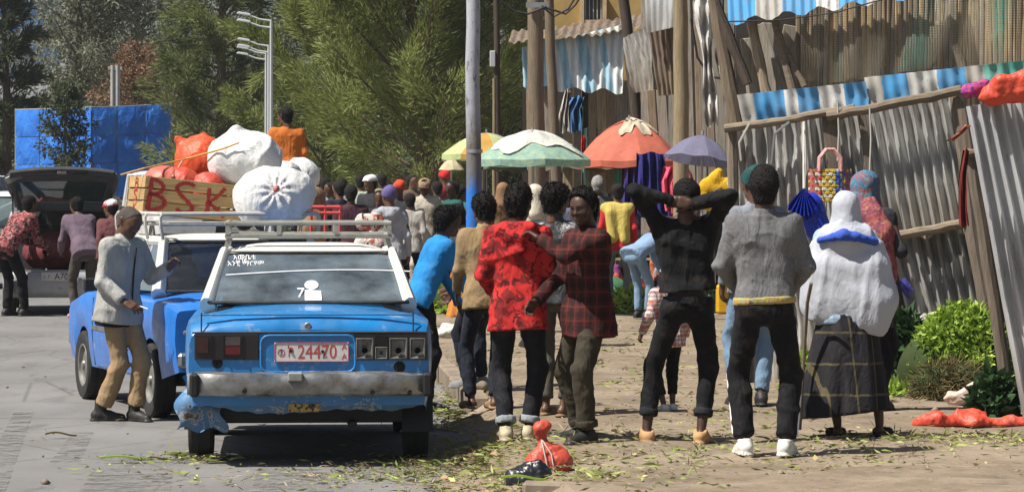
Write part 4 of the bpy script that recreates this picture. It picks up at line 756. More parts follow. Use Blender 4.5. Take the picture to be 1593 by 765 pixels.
O('window_frame', mb, SILV, hb); O('roof', MB().grid(lambda u, v: ((u*2-1)*.67, -.16+1.5*v, 1.47-.06*abs(u*2-1)**4-.03*(v*2-1)**2), 12, 10), SILV, hb); O('windscreen', MB().add([(-.72, 2.1, .95), (.72, 2.1, .95), (.6, 1.32, 1.42), (-.6, 1.32, 1.42)], [(0, 1, 2, 3)]), GLC, hb)
for s in (-1, 1): tlm = O('tail_lamp', MB().box((s*.70, -.60, .76), (.17, .12, .26), Matrix.Rotation(s*.35, 3, 'Z'), .85), REDL if s > 0 else basic('clear_lamp', (.5, .46, .44), .25, .1, 8, 0, spec=.5), hb, bevel=.02)
hp = O('number_plate', MB().box((-.03, -.762, .53), (.5, .012, .12)), PLT, hb, bevel=.003); letter('A705', 0, 0, .125, BLK, hp, 0, .9, Vector((.02, -.7695, .53))); letter('3', 0, 0, .05, PRD, hp, 0, 1, Vector((-.235, -.7695, .53))); letter('ኮ', 0, 0, .07, PRD, hp, 0, 1, Vector((-.17, -.7695, .53)))
O('badge', MB().box((-.03, -.757, .37), (.05, .01, .03)), CHR, hb)
for s in (-1, 1):
    for y in (0, 2.5): wheel(hb, s*.72, y, .29, .18, s)
tg = link('tailgate', None, None, hb)
def tgp(x, t, th=0.0):   # t=0 hinge, 1 free edge; the inner face looks back and down at us
    w = .60+.20*t-.10*max(0, t-.72)/.28; return Vector((x*w, -.14-.62*t+th*.35, 1.44+.50*t-.06*math.cos(x*1.4)*0+.05*(1-x*x)*t+th))
mb = MB(); mb.tube([tgp(x, .03) for x in np.linspace(-.95, .95, 7)], .05, 8); 
for s in (-1, 1): mb.tube([tgp(s*.95, t) for t in (0, .2, .4, .6, .8, .93)], [.05, .055, .06, .075, .085, .07], 10, flat=.6)
for t, r_ in ((.78, .05), (.85, .055), (.93, .06), (1.0, .045)): mb.tube([tgp(x, t) for x in np.linspace(-1, 1, 9)], r_, 8, flat=.8)
O('frame', mb, basic('dark_grey_trim', (.06, .06, .065), .45, .2, 7, .1), tg); O('pane', MB().grid(lambda u, v: tuple(tgp((u*2-1)*.9, .06+.7*v, .03)), 12, 6), glass_mat('green_tinted_glass', (.5, .66, .58), dirt=.1, dcol=(.3, .45, .38)), tg); O('latch', MB().box(tgp(0, .93)+Vector((0, -.07, -.01)), (.13, .04, .05)), CHR, tg, bevel=.01); O('pull_handle', MB().box(tgp(.35, .93)+Vector((0, -.07, 0)), (.2, .03, .045)), BLP, tg, bevel=.01); O('lamp', MB().box(tgp(-.88, .86)+Vector((0, -.05, 0)), (.26, .05, .1), Matrix.Rotation(-.45, 3, 'Y')), GRL, tg, bevel=.01)
for s in (-1, 1): O('gas_strut', MB().tube([(s*.66, -.35, 1.05), tgp(s*.95, .55)], .012, 6), BLK, tg)
# ---- vehicles further off
SUVP = dict(wb=2.6, hw=.88, y0=-.8, y1=3.4, wr=.34, zb=.33, zs=[(-.8, 1.0), (2.5, 1.0), (3.4, .9)], zt=[(-.8, 1.02), (2.4, 1.04), (3.4, .95)], kw=[(-.8, .93), (-.4, 1), (2.6, 1), (3.4, .92)], g=((-.7, 1.04, .76), (-.35, 1.56, .66), (1.5, 1.58, .66), (2.2, 1.05, .76)), roof=1.66, pw=.09, bp=(.36, .7))
car('white estate car half out of the frame beside the hatchback', 'car', (gx(-13, 60), 60, 0), 40, WHP, WHP, SUVP, doors=((.5, 1.3), (1.32, 2.2)), name='estate_car')
car('small white saloon on the bank at the far left edge', 'car', (gx(8, 96), 96, .62), 65, WHP, WHP, dict(wb=2.4, hw=.8, y0=-.8, y1=3.1, wr=.29, zb=.28, zs=[(-.8, .88), (3.1, .8)], zt=[(-.8, .92), (0, .96), (2.1, .94), (3.1, .85)], kw=[(-.8, .93), (0, 1), (3.1, .93)], g=((.05, .96, .68), (.4, 1.35, .58), (1.5, 1.35, .58), (2.1, .93, .68)), roof=1.42, pw=.08, bp=(.5,)), name='saloon_car')
VANP = dict(wb=2.5, hw=.84, y0=-.7, y1=3.3, wr=.31, zb=.32, zs=[(-.7, 1.08), (3.0, 1.08), (3.3, .95)], zt=[(-.7, 1.09), (2.9, 1.1), (3.3, 1.0)], kw=[(-.7, .96), (-.3, 1), (2.8, 1), (3.3, .92)], g=((-.66, 1.1, .80), (-.5, 1.92, .72), (2.2, 1.94, .72), (2.95, 1.12, .78)), roof=2.05, pw=.1, bp=(.3, .62))
car('white minibus standing behind the crate and the hatchback', 'van', (gx(246, 96), 96, .1), -160, WHP, WHP, VANP, name='minibus'); car('white van with dark windows far down the road behind the crowd', 'van', (gx(505, 112), 112, .28), 118, WHP, WHP, VANP, name='van')
# ------------------------------------------------------------------ people
def skin_mat(name, c):
    key = ('skin', name)
    if key in _mc: return _mc[key]
    s = NT(name); cc = s.ramp(s.noise(14, det=4), (.3, mulc(c, .82)), (.7, mulc(c, 1.2))); s.bump(s.noise(60), .12, .004)
    s.b.inputs['Subsurface Weight'].default_value = .06; s.b.inputs['Subsurface Radius'].default_value = (.02, .008, .004)
    _mc[key] = s.p(cc, .48, 0, .4); return _mc[key]
SK1 = skin_mat('brown_skin', (.105, .052, .031)); SK2 = skin_mat('dark_brown_skin', (.062, .031, .02)); SK3 = skin_mat('light_brown_skin', (.16, .085, .05))
def hair_mat(name, c):
    s = NT(name); n = s.noise(260, det=3); cc = s.ramp(n, (.35, mulc(c, .5)), (.7, mulc(c, 1.5))); s.bump(n, .9, .01); s.bump(s.noise(70), .6, .012); return s.p(cc, .8, 0, .25)
HB = hair_mat('black_hair', (.016, .013, .012)); HG = hair_mat('grey_stubble', (.1, .085, .075)); HGR = hair_mat('grey_hair', (.3, .29, .28))
EYE = basic('eye', (.06, .05, .045), .2, 0, bump=0); TOOTH = basic('teeth', (.7, .66, .58), .35, .05, bump=0)
def V3(*a): return np.array(a, float)
def unit(v): v = np.array(v, float); return v/(np.linalg.norm(v)+1e-9)
def rotm(ax, deg):
    return np.array(Matrix.Rotation(R(deg), 3, ax))
def ik(a, c, l1, l2, pole):
    a, c = np.array(a, float), np.array(c, float); v = c-a; d = np.linalg.norm(v); m = (l1+l2)*.995
    if d > m: c = a+v/d*m; v = c-a; d = m
    u = v/d; x = (l1*l1-l2*l2+d*d)/(2*d); hh = math.sqrt(max(l1*l1-x*x, 0)); p = np.array(pole, float); p = p-u*(p@u); p = unit(p)
    return a+u*x+p*hh, c
def hand_parts(w, d, n, right, curl=.5, res=.0062, spread=0.0):
    d = unit(d); n = np.array(n, float); n = unit(n-d*(n@d)); s = np.cross(d, n)*(1 if right else -1); q = Sdf()
    q.rc(w-d*.035, w+d*.02, .023, .022, n=n, fac=1.25)
    for k, so_ in enumerate((.029, .010, -.010, -.028)): q.rc(w+d*.015+s*so_*.6, w+d*(.088-.003*k*k*.5)+s*so_, .016, .0125, .015, n, 1.15)
    q.rc(w+d*.02+s*.015+n*.006, w+d*.05+s*.03+n*.01, .018, .014, .015)
    for k, (so_, L) in enumerate(((.029, .078), (.010, .086), (-.010, .079), (-.028, .062))):
        b = w+d*(.09-.0015*k*k)+s*so_; a = curl*(.75+.14*k)
        ang = 0
        for j, fr in enumerate((.45, .31, .24)):
            ang += a*(.8, 1.0, .7)[j]; dr = d*math.cos(ang)+n*math.sin(ang)+s*(so_*(spread*6+1.2)*(1 if ang < 1 else 0)); dr = unit(dr); e = b+dr*L*fr
            q.rc(b, e, .0092-.0008*j, .0086-.0008*j, .004); b = e
    t0 = w+d*.032+s*.03+n*.006; t1 = t0+unit(d*.75+s*.6+n*.35)*.042; t2 = t1+unit(d*.95+s*.15+n*(.3+curl*.5))*.034
    q.rc(t0, t1, .0125, .0108, .008); q.rc(t1, t2, .0105, .0085, .004)
    return q.skin(res, .02)
def head_parts(c, Rh, res, smile=False):
    q = Sdf(); T = lambda x, y, z: c+Rh@V3(x, y, z)
    q.rc(T(0, -.03, .033), T(0, .028, .038), .076, .073, .03); q.rc(T(0, .025, -.01), T(0, .045, -.07), .063, .042, .04)
    q.rc(T(-.03, .02, -.065), T(.03, .02, -.065), .034, .034, .03); q.ball(T(0, .07, -.095), .02, .025); q.rc(T(0, -.02, -.03), T(0, -.03, -.16), .057, .056, .04)
    q.rc(T(-.032, .083, .022), T(.032, .083, .022), .014, .014, .02); q.rc(T(0, .092, .012), T(0, .107, -.026), .009, .013, .012)
    q.rc(T(-.012, .094, -.03), T(.012, .094, -.03), .011, .011, .008)
    for sx in (-1, 1):
        q.ball(T(sx*.03, .1, .004), .014, .014, sub=True); q.ball(T(sx*.045, .062, -.022), .022, .025)
        q.rc(T(sx*.077, -.012, -.018), T(sx*.083, -.02, .02), .014, .021, .008, Rh@V3(1, .3*sx, 0), 2.2)
    q.rc(T(-.02, .088, -.056), T(.02, .088, -.056), .0085, .0085, .006); q.rc(T(-.016, .086, -.07), T(.016, .086, -.07), .01, .01, .006)
    q.rc(T(-.02, .1, -.0635), T(.02, .1, -.0635), .004, .004, .004, sub=True)
    return q.skin(res, .03)
def hair_obj(kind, mat, c, Rh, res, par, sc):
    T = lambda x, y, z: c+Rh@V3(x, y, z); q = Sdf()
    g = {'short': .009, 'stubble': .005, 'afro': .019, 'flat': .011, 'curly': .013, 'bun': .012, 'fade': .010}[kind]
    q.rc(T(0, -.032, .036), T(0, .022, .042), .076+g, .072+g, .02); q.rc(T(0, -.034, .02), T(0, -.036, -.045), .073+g*.9, .064+g*.5, .03)
    if kind in ('flat', 'curly', 'fade'): q.rc(T(0, -.02, .075), T(0, .03, .078), .072+g*.5, .066+g*.5, .03)
    if kind == 'bun': q.ball(T(0, -.12, .06), .05, .02)
    if kind in ('afro', 'curly', 'flat'): q.noise(.005, 55, 3); q.noise(.005, 150, 5); q.noise(.003, 260, 8)
    else: q.noise(.0015, 120, 3)
    q.cut(T(0, .012 if kind != 'stubble' else .004, .0), Rh@V3(0, .84, -.54))
    if kind == 'afro': q.cut(T(0, .088, 0), Rh@V3(0, 1, -.15))
    else: q.cut(T(0, .082, 0), Rh@V3(0, 1, -.2))
    V, Q = q.skin(res)
    if res < .0125 and kind != 'stubble':   # loose curls standing off the surface
        i = rng.integers(0, len(V), 2600); cn = c+Rh@V3(0, -.01, .03); nv = V[i]-cn; nv /= np.linalg.norm(nv, axis=1, keepdims=True); D = nv+rng.normal(size=nv.shape)*.8; D /= np.linalg.norm(D, axis=1, keepdims=True); S = np.cross(D, rng.normal(size=D.shape)); S /= np.linalg.norm(S, axis=1, keepdims=True); L = {'afro': .018, 'curly': .016, 'flat': .013}.get(kind, .008)*rng.uniform(.5, 1.3, len(i))[:, None]
        p0 = V[i]-nv*.003; B = np.stack([p0-S*.003, p0+S*.003, p0+D*L+S*.002, p0+D*L-S*.002], 1).reshape(-1, 3); V, Q = join_np([(V, Q), (B, np.arange(len(B)).reshape(-1, 4))])
    return sdf_obj('hair', (V, Q), res, mat, par, scale=sc)
def person(label, x, Y, z=.15, h=1.7, rot=0, res=.016, lean=0, side=0, tw=0, hip=.95, hx=0, hy=0, head=(0, 0, 0), feet=((-.1, 0, 8), (.1, 0, -8)),
           L=None, Rr=None, Lp=None, Rp=None, hL=None, hR=None, shr=0, skin=None, top=None, bottom=None, shoe=None, hair=('short', None), hat=None, eyes=False,
           group=None, smile=False, kn=None, wide=1.0):
    sc = h/1.75; skin = skin or SK1; far = res > .02
    E0 = E('person', label, 'person', (x, Y, z), R(rot), group)
    pel = V3(hx, hy, hip); Rs = rotm('Z', tw)@rotm('Y', side)@rotm('X', -lean)
    C = lambda a, b, c: pel+Rs@V3(a*wide, b, c-.95)
    up = Rs@V3(0, 0, 1); nk = C(0, -.005, 1.47); Rh = rotm('Z', head[1])@rotm('Y', head[2])@rotm('X', -head[0])
    hc = nk+up*.055+(Rh@V3(0, .012, .105))
    sh = {-1: C(-.172, 0, 1.425+shr), 1: C(.172, 0, 1.425+shr)}
    wr = {-1: V3(*L) if L is not None else C(-.235, .04, .9), 1: V3(*Rr) if Rr is not None else C(.235, .04, .9)}
    pole = {-1: Lp or (-.35, -1, -.1), 1: Rp or (.35, -1, -.1)}; el = {}; legs = {}
    for s in (-1, 1): el[s], wr[s] = ik(sh[s], wr[s], .29, .265, pole[s])
    for s, ft in ((-1, feet[0]), (1, feet[1])):
        fz = ft[3] if len(ft) > 3 else 0; fd = V3(-math.sin(R(ft[2])), math.cos(R(ft[2])), 0)
        an = V3(ft[0], ft[1], .09+fz); hj = pel+V3(.088*s, 0, -.05); kp = fd*1.0+V3(.25*s, 0, 0) if kn is None else V3(*kn)
        k_, an = ik(hj, an, .43, .42, kp); legs[s] = (hj, k_, an, fd, fz)
    # ---- body: one continuous skin, finer pieces of the same mesh for head and hands
    q = Sdf(); parts = []
    q.rc(C(-.05, 0, 1.30), C(.05, 0, 1.30), .088, k=.06); q.rc(C(-.045, 0, 1.08), C(.045, 0, 1.08), .082, k=.08); q.rc(pel+V3(-.055, 0, -.02), pel+V3(.055, 0, -.02), .088, k=.08)
    q.rc(sh[-1], sh[1], .043, k=.05); q.rc(C(0, -.01, 1.42), hc+Rh@V3(0, -.02, -.06), .056, .052, .03)
    for s in (-1, 1):
        q.rc(sh[s], el[s], .045, .036, .03); q.rc(el[s], wr[s], .036, .024, .015)
        hj, k_, an, fd, fz = legs[s]; q.rc(hj, k_, .075, .05, .03); q.rc(k_, k_*.6+an*.4, .05, .048, .02); q.rc(k_*.6+an*.4, an, .048, .032, .02)
        q.rc(an-fd*.03-V3(0, 0, .045), an+fd*.13-V3(0, 0, .062), .033, .022, .02)
        if far: q.rc(wr[s], wr[s]+unit(wr[s]-el[s])*.14, .028, .022, .015)
    if far: q.rc(hc+Rh@V3(0, -.02, .03), hc+Rh@V3(0, .025, .035), .077, .074, .03); q.rc(hc+Rh@V3(0, .02, -.02), hc+Rh@V3(0, .05, -.075), .06, .04, .04); q.rc(hc+Rh@V3(0, .095, .01), hc+Rh@V3(0, .105, -.025), .01, .015, .012)
    parts.append(q.skin(max(res, .018) if not far else res*.85))
    if not far:
        parts.append(head_parts(hc, Rh, .0075, smile))
        for s, hs in ((-1, hL), (1, hR)):
            hs = hs or {}; fa = unit(wr[s]-el[s]); nn = hs.get('n', (-s, .15, 0)) if L is None or 'n' in hs else hs.get('n', (-s, .2, -.3))
            parts.append(hand_parts(wr[s], hs.get('d', fa), nn, s > 0, hs.get('curl', .45), spread=hs.get('spread', 0)))
    V, Q = join_np(parts); link('body', mesh_np('body', V*sc, Q), skin, E0)
    if eyes:
        for s in (-1, 1):
            mb = MB(); cc = (hc+Rh@V3(s*.03, .0805, .005))*sc; n = 8
            mb.lathe([(.0, .0105), (.007, .0075), (.010, .002), (.010, -.004)], n); me = mb.mesh('eye'); Mx = Matrix((Rh@V3(1, 0, 0), Rh@V3(0, 0, -1), Rh@V3(0, 1, 0))).transposed().to_4x4(); Mx.translation = cc
            me.transform(Mx); link('eye', me, EYE, E0)
    if smile:
        q = Sdf(); q.rc(hc+Rh@V3(-.013, .0905, -.0632), hc+Rh@V3(.013, .0905, -.0632), .0045); sdf_obj('teeth', q, .003, TOOTH, E0, scale=sc)
    hr = max(res*.6, .009) if not far else res*.8
    if hair and hair[0] and not (hat and hat[0] in ('scarf', 'beanie')): hair_obj(hair[0], hair[1] or HB, hc, Rh, hr, E0, sc)
    # ---- head wear
    if hat:
        T = lambda a, b, c: hc+Rh@V3(a, b, c); q = Sdf(); k = hat[0]
        if k == 'beanie':
            q.rc(T(0, -.035, .04), T(0, .02, .048), .096, .088, .03); q.ball(T(0, -.05, .095), .06, .05); q.noise(.004, 45, 2); q.cut(T(0, 0, .005), Rh@V3(0, .25, -1)); sdf_obj('knit_cap', q, hr, hat[1], E0, scale=sc)
        elif k in ('flatcap', 'cap'):
            q.rc(T(0, -.035, .055), T(0, .025, .055), .092, .086, .03, Rh@V3(0, 0, 1), 1.12 if k == 'cap' else 1.35); q.cut(T(0, 0, .03), Rh@V3(0, .1, -1)); q.rc(T(-.03, .09, .045), T(.03, .09, .045), .05, .05, .01, Rh@V3(0, .25, 1), 6); q.rc(T(-.02, .115, .04), T(.02, .115, .04), .05, .05, .01, Rh@V3(0, .3, 1), 7); sdf_obj('hat', q, max(hr*.8, .008), hat[1], E0, scale=sc)
        elif k == 'scarf':
            q.rc(T(0, -.035, .034), T(0, .02, .04), .089, .083, .03); q.rc(T(0, -.05, .0), nk+Rs@V3(0, -.05, -.03), .082, .095, .05); q.rc(T(-.05, 0, -.05), nk+Rs@V3(-.07, 0, -.03), .05, .07, .05); q.rc(T(.05, 0, -.05), nk+Rs@V3(.07, 0, -.03), .05, .07, .05)
            q.rc(T(0, .14, -.02), T(0, .17, -.06), .075, .075, .015, sub=True); q.noise(.004, 24, 4, (1.3, 1.3, .5)); q.crease(.006, 14, 8, (1, 1, .5)); sdf_obj('headscarf', q, max(hr, .011), hat[1], E0, scale=sc)
    # ---- upper garment
    if top:
        l = top.get('loose', .012)*.55; hem = top.get('hem', .84); q = Sdf(); ev = top.get('slv', .97); sl = top.get('sl', 0)*.55-.004
        [q.rc(nk-up*.045, sh[s]-up*.012+(C(0, 0, 1.4)-sh[s])*.12, .068, .058+l*.4, k=.045) for s in (-1, 1)]; q.rc(C(-.11, -.005, 1.375), C(.11, -.005, 1.375), .066+l*.5, k=.06); q.rc(C(-.085, .005, 1.30), C(.085, .005, 1.30), .092+l, k=.07); q.rc(C(-.07, 0, 1.14), C(.07, 0, 1.14), .088+l, k=.09); q.rc(C(-.07, -.008, 1.0), C(.07, -.008, 1.0), .088+l, k=.07); [q.rc(C(-.07, -.012, zz), C(.07, -.012, zz), .098+l, k=.07) for zz in np.arange(.92, hem, -.08)]; [q.rc(C(-.055, .045, zz), C(.055, .045, zz), .085+l, k=.07) for zz in np.arange(.9, hem-.06, -.09) if hem < .8]; q.rc(C(-.072, -.012, hem-.03), C(.072, -.012, hem-.03), (.104 if hem < .9 else .094)+l, k=.07)
        for s in (-1, 1):
            if ev > .5:
                q.rc(sh[s]-up*.008, el[s], .055+sl, .049+sl, .05); e = el[s]+(wr[s]-el[s])*(ev*2-1 if ev < .9 else ev); q.rc(el[s], e, .052+sl, .041+sl, .02, cb=True)
            else: q.rc(sh[s], sh[s]+(el[s]-sh[s])*ev*1.6, .062+sl, .064+sl, .035, cb=True)
        cl = top.get('collar', .02)
        if cl: q.rc(nk-up*.03, nk+up*cl+Rh@V3(0, -.012, 0), .074, .066, .02, cb=True)
        if top.get('hood'): q.rc(C(-.09, -.085, 1.46), C(.09, -.085, 1.46), .055, k=.035); q.rc(C(-.03, -.11, 1.40), C(.03, -.11, 1.40), .055, k=.04); q.ball(C(0, -.115, 1.31), .045, .05); q.rc(C(-.1, -.03, 1.47), C(-.07, .07, 1.42), .042, .035, .03); q.rc(C(.1, -.03, 1.47), C(.07, .07, 1.42), .042, .035, .03)
        am = top.get('fold', 1.0); q.noise(.006*am, 15, 21, (1, 1, .7)); q.crease(.008*am, 10, 5+len(label), (.7, .7, 1.25)); q.crease(.005*am, 21, 9+len(label), (1.1, 1.1, .7))
        q.cut(C(0, 0, hem), Rs@V3(.05, 0, -1)); sdf_obj(top.get('name', 'shirt'), q, res*.9, top['m'], E0, scale=sc)
        if top.get('rib'):   # knitted waistband and cuffs
            q = Sdf(); q.rc(C(-.08, 0, hem+.015), C(.08, 0, hem+.015), .1+l*.9, k=.05); q.cut(C(0, 0, hem-.02), -up).cut(C(0, 0, hem+.03), up); q.fn.append(lambda P, D: D+.002*np.sin(P[:, 0]*240)); sdf_obj('waistband', q, res*.8, top['rib'], E0, scale=sc)
    # ---- lower garment
    if bottom:
        k = bottom.get('kind', 'trousers'); l = bottom.get('loose', .01)*.6; q = Sdf()
        if k == 'trousers':
            q.rc(pel+V3(-.056, 0, .03), pel+V3(.056, 0, .03), .086+l*.5, k=.05); q.rc(pel+V3(-.06, -.02, -.06), pel+V3(.06, -.02, -.06), .092+l, k=.06)
            for s in (-1, 1):
                hj, k_, an, fd, fz = legs[s]; cz = bottom.get('cuff', .04); e = an+(k_-an)*cz
                q.rc(hj, k_, .08+l, .058+l, .03); q.rc(k_, e, .058+l, bottom.get('leg', .052)-.004+l, .02, cb=True)
            q.noise(.004, 18, 31, (1, 1, 1.2)); q.crease(.008, 13, 6+len(label), (.7, .7, 1.2)); q.crease(.004, 30, 16, (.6, .6, 1.3)); q.cut(pel+V3(0, 0, min(bottom.get('rise', .07), (top.get('hem', .84)-.95+.10) if top and lean < 20 else .07)), rotm('X', -lean*.5)@V3(0, 0, 1)); sdf_obj('trousers', q, res*.95, bottom['m'], E0, scale=sc)
            if bottom.get('roll'):
                for s in (-1, 1):
                    hj, k_, an, fd, fz = legs[s]; u_ = unit(k_-an); q = Sdf(); a = an+(k_-an)*bottom.get('cuff', .04)
                    q.rc(a, a+u_*.05, bottom.get('leg', .052)+l+.007, k=.01, ca=True, cb=True); q.noise(.003, 60, 3); sdf_obj('turned_up_cuff', q, res*.8, bottom['roll'], E0, scale=sc)
        else:
            zb, r1 = bottom.get('hem', .12), bottom.get('r', .27); zt = hip+.06
            q.rc((hx, hy, zb+.05), (hx, hy, zt-.05), .02); q.bounds = 1
            def sk(P, D, zb=zb, zt=zt, r1=r1):
                t = np.clip((zt-P[:, 2])/(zt-zb), 0, 1); dx = P[:, 0]-hx-bottom.get('sx', 0)*t; dy = (P[:, 1]-hy)*1.15; th = np.arctan2(dy, dx); rr = .15+(r1-.15)*t**.8+.018*t*np.sin(th*7+3*t)+.01*t*np.sin(th*13+1)
                return (np.sqrt(dx*dx+dy*dy)-rr)*.75
            q.fn.append(sk); q.cut((0, 0, zb), (.12, 0, -1)).cut((0, 0, zt), (0, 0, 1)); V, Q = nets(q.ev, np.array([hx-r1-.12, hy-r1-.1, zb-.08]), np.array([hx+r1+.12, hy+r1+.1, zt+.05]), res*1.1); link('skirt', mesh_np('skirt', V*sc, Q), bottom['m'], E0)
    # ---- shoes
    if shoe:
        for s in (-1, 1):
            hj, k_, an, fd, fz = legs[s]; b = V3(an[0], an[1], fz); q = Sdf(); kd = shoe[0]; sd_ = np.cross(fd, V3(0, 0, 1))
            if kd in ('slipper', 'sandal'):
                q.rc(b-fd*.055+V3(0, 0, .014), b+fd*.16+V3(0, 0, .014), .038, .045, .02, (0, 0, 1), 2.6); q.rc(b+fd*.09+sd_*.045+V3(0, 0, .03), b+fd*.09-sd_*.045+V3(0, 0, .03), .034, .034, .02, fd, 1.1)
            else:
                q.rc(b-fd*.05+V3(0, 0, .045), b+fd*.05+V3(0, 0, .042), .043, .043, .03); q.rc(b+fd*.05+V3(0, 0, .036), b+fd*.155+V3(0, 0, .024), .045, .038, .03)
                q.rc(b-fd*.015+V3(0, 0, .06), b-fd*.01+V3(0, 0, .17 if kd == 'boot' else .1), .047, .047, .02, cb=True)
                if kd == 'clog': q.ball(b-fd*.03+V3(0, 0, .12), .045, .02, sub=True)
                q.rc(b-fd*.055+V3(0, 0, .008), b+fd*.165+V3(0, 0, .008), .047, .046, .006, (0, 0, 1), 3)
            q.noise(.002, 60, 8); q.cut(b+V3(0, 0, .001), (0, 0, -1)); sdf_obj({'sneaker': 'shoe', 'clog': 'clog', 'boot': 'boot', 'slipper': 'slipper', 'sandal': 'slipper'}[kd], q, max(.01, res*.65), shoe[1], E0, scale=sc)
    E0['sc'] = sc; return E0, dict(C=C, hc=hc*sc, Rh=Rh, wr={s: wr[s]*sc for s in wr}, el=el, pel=pel*sc, sc=sc, up=up, nk=nk*sc, Rs=Rs, legs=legs)
# ------------------------------------------------------------------ loads on the roofs
PLC = wood('crate_pine', (.46, .31, .14), .25, 5, 0); PLC2 = wood('crate_dark_edge', (.12, .08, .05), .3, 5); REDP = basic('brushed_red_paint', (.34, .035, .03), .8, .25, 25, .1)
def crate(label, loc, rot, L, Wd, Hh, tilt=0, rows=3, mat=PLC, cat='crate', group=None):
    e = E('wooden_crate', label, cat, loc, 0, group); e.rotation_euler = (0, R(tilt), R(rot)); ph = Hh/rows; t = .012
    for ax in range(2):
        for s in (-1, 1):
            for r_ in range(rows):
                j = random.uniform(-.003, .003)
                if ax == 0: m = MB().box((0, s*(Wd/2)+j, ph*(r_+.5)), (L, t, ph-.012), Matrix.Rotation(random.uniform(-.006, .006), 3, 'Y'))
                else: m = MB().box((s*(L/2-t)+j, 0, ph*(r_+.5)), (t, Wd-.03, ph-.012))
                O('plank', m, mat, e, bevel=.002)
    for sx in (-1, 1):
        for sy in (-1, 1): O('corner_post', MB().box((sx*(L/2-.035), sy*(Wd/2-.022), Hh/2), (.035, .03, Hh)), PLC2, e)
    O('base_board', MB().box((0, 0, .008), (L-.02, Wd-.02, .014)), mat, e); return e
cr = crate('open wooden crate painted BSK in red on the roof rack, full of red sacks', (-2.665, 28.02, 1.525), 20, .80, .56, .30, 5.5)
def stroke(pts, w=.03, n=14):
    """one brush stroke on the crate's long side (x, z) or short side"""
    P_ = [Vector(p) for p in pts]; q = []
    for i in range(n*(len(P_)-1)+1):
        t = i/n; a = min(int(t), len(P_)-2); q.append(P_[a].lerp(P_[a+1], t-a))
    return q, w
def paint_letter(par, strokes, f, out):
    mb = MB()
    for st in strokes:
        q, w = stroke(*st) if isinstance(st, tuple) and len(st) == 2 and isinstance(st[1], float) else stroke(st); k = len(q); vs = []
        for i, p in enumerate(q):
            d = (q[min(i+1, k-1)]-q[max(i-1, 0)]).normalized(); nn = Vector((-d.y, d.x, 0)); ww = w*(.5+.1*math.sin(i*1.3)+.06*math.sin(i*.5)); vs += [f(p+nn*ww, out), f(p-nn*ww, out)]
        mb.add(vs, [(2*i, 2*i+1, 2*i+3, 2*i+2) for i in range(k-1)])
    return O('lettering', mb, REDP, par)
def arc(cx_, cy_, rx, ry, a0, a1, n=7): return [(cx_+rx*math.cos(R(a0+(a1-a0)*i/n)), cy_+ry*math.sin(R(a0+(a1-a0)*i/n)), 0) for i in range(n+1)]
Bs = [([(0, 0, 0), (.01, .24, 0)], .034), (arc(.0, .185, .105, .062, 90, -90), .03), (arc(.0, .065, .125, .065, 90, -90), .032)]
Ss = [(arc(.05, .19, .075, .05, 40, 180)+[(.0, .15, 0), (.06, .10, 0), (.1, .06, 0)]+arc(.045, .045, .06, .045, 0, -165), .03)]
Ks = [([(0, 0, 0), (.0, .22, 0)], .034), ([(.12, .23, 0), (.06, .15, 0), (.005, .105, 0), (.06, .06, 0), (.13, .0, 0)], .028)]
ff = lambda x0, z0, sx=1.0, sz=1.0: (lambda p, o_: (x0+p.x*sx, -.2865-o_, z0+p.y*sz))
for L_, x0 in ((Bs, -.36), (Ss, -.11), (Ks, .13)): paint_letter(cr, L_, ff(x0, .03, 1.1, 1.0), .002)
fe = lambda y0, z0: (lambda p, o_: (-.395-o_, y0-p.x, z0+p.y))
for L_, z0 in ((Bs, .20), (Ss, .105), (Ks, .01)): paint_letter(cr, [([(p[0]*.8, p[1]*.34, 0) for p in s_[0]], .018) for s_ in L_], fe(.05, z0), .002)
def sack(label, name, c, size, mat, h=.016, seed=1, ear=None, neck=None, k=.06, amp=.016, cat='sack', rot=0, group=None, flat=True):
    e_ = Sdf(); sx, sy, sz = size; rg = np.random.default_rng(seed); r0 = min(size)*.5
    for i in range(9):
        d = rg.normal(size=3); d /= np.linalg.norm(d); r = r0*rg.uniform(.62, .8); e_.ball((d[0]*(sx/2-r), d[1]*(sy/2-r), d[2]*(sz/2-r)+sz/2), r, k*1.6)
    e_.rc((-(sx/2-r0*.85), 0, sz/2), ((sx/2-r0*.85), 0, sz/2), r0*.86, k=k*1.5)
    e_.ball((0, 0, sz*.48), min(size)*.47, k*1.5)
    if ear: e_.rc(ear[0], ear[1], ear[2], ear[3], k*.7)
    if neck:
        nc = np.array(neck[0], float); nd_ = unit(neck[1])
        def g(P, D, nc=nc, nd_=nd_):
            v = P-nc; ax = v@nd_; rad = v-ax[:, None]*nd_; rr = np.sqrt((rad**2).sum(1)); u = unit(np.cross(nd_, (0, 0, 1))); w = np.cross(nd_, u); th = np.arctan2(rad@w, rad@u)
            return D+np.exp(-(rr/.13)**2)*.05*np.exp(-np.minimum(np.abs(ax), .3)/.15)-.011*np.sin(th*11)*np.exp(-((rr-.07)/.07)**2)
        e_.fn.append(g)
    e_.noise(amp*1.9, 6, seed, (1, 1, .8)); e_.crease(amp*1.3, 6, seed+3, (1.2, 1.2, .6)); e_.crease(amp*.4, 15, seed+5, (1.2, 1.2, .6))
    if flat: e_.cut((0, 0, .0), (0, 0, -1))
    o = sdf_obj(name, e_, h, mat, None, c, (0, 0, rot)); tag(o, label, cat, group); return o
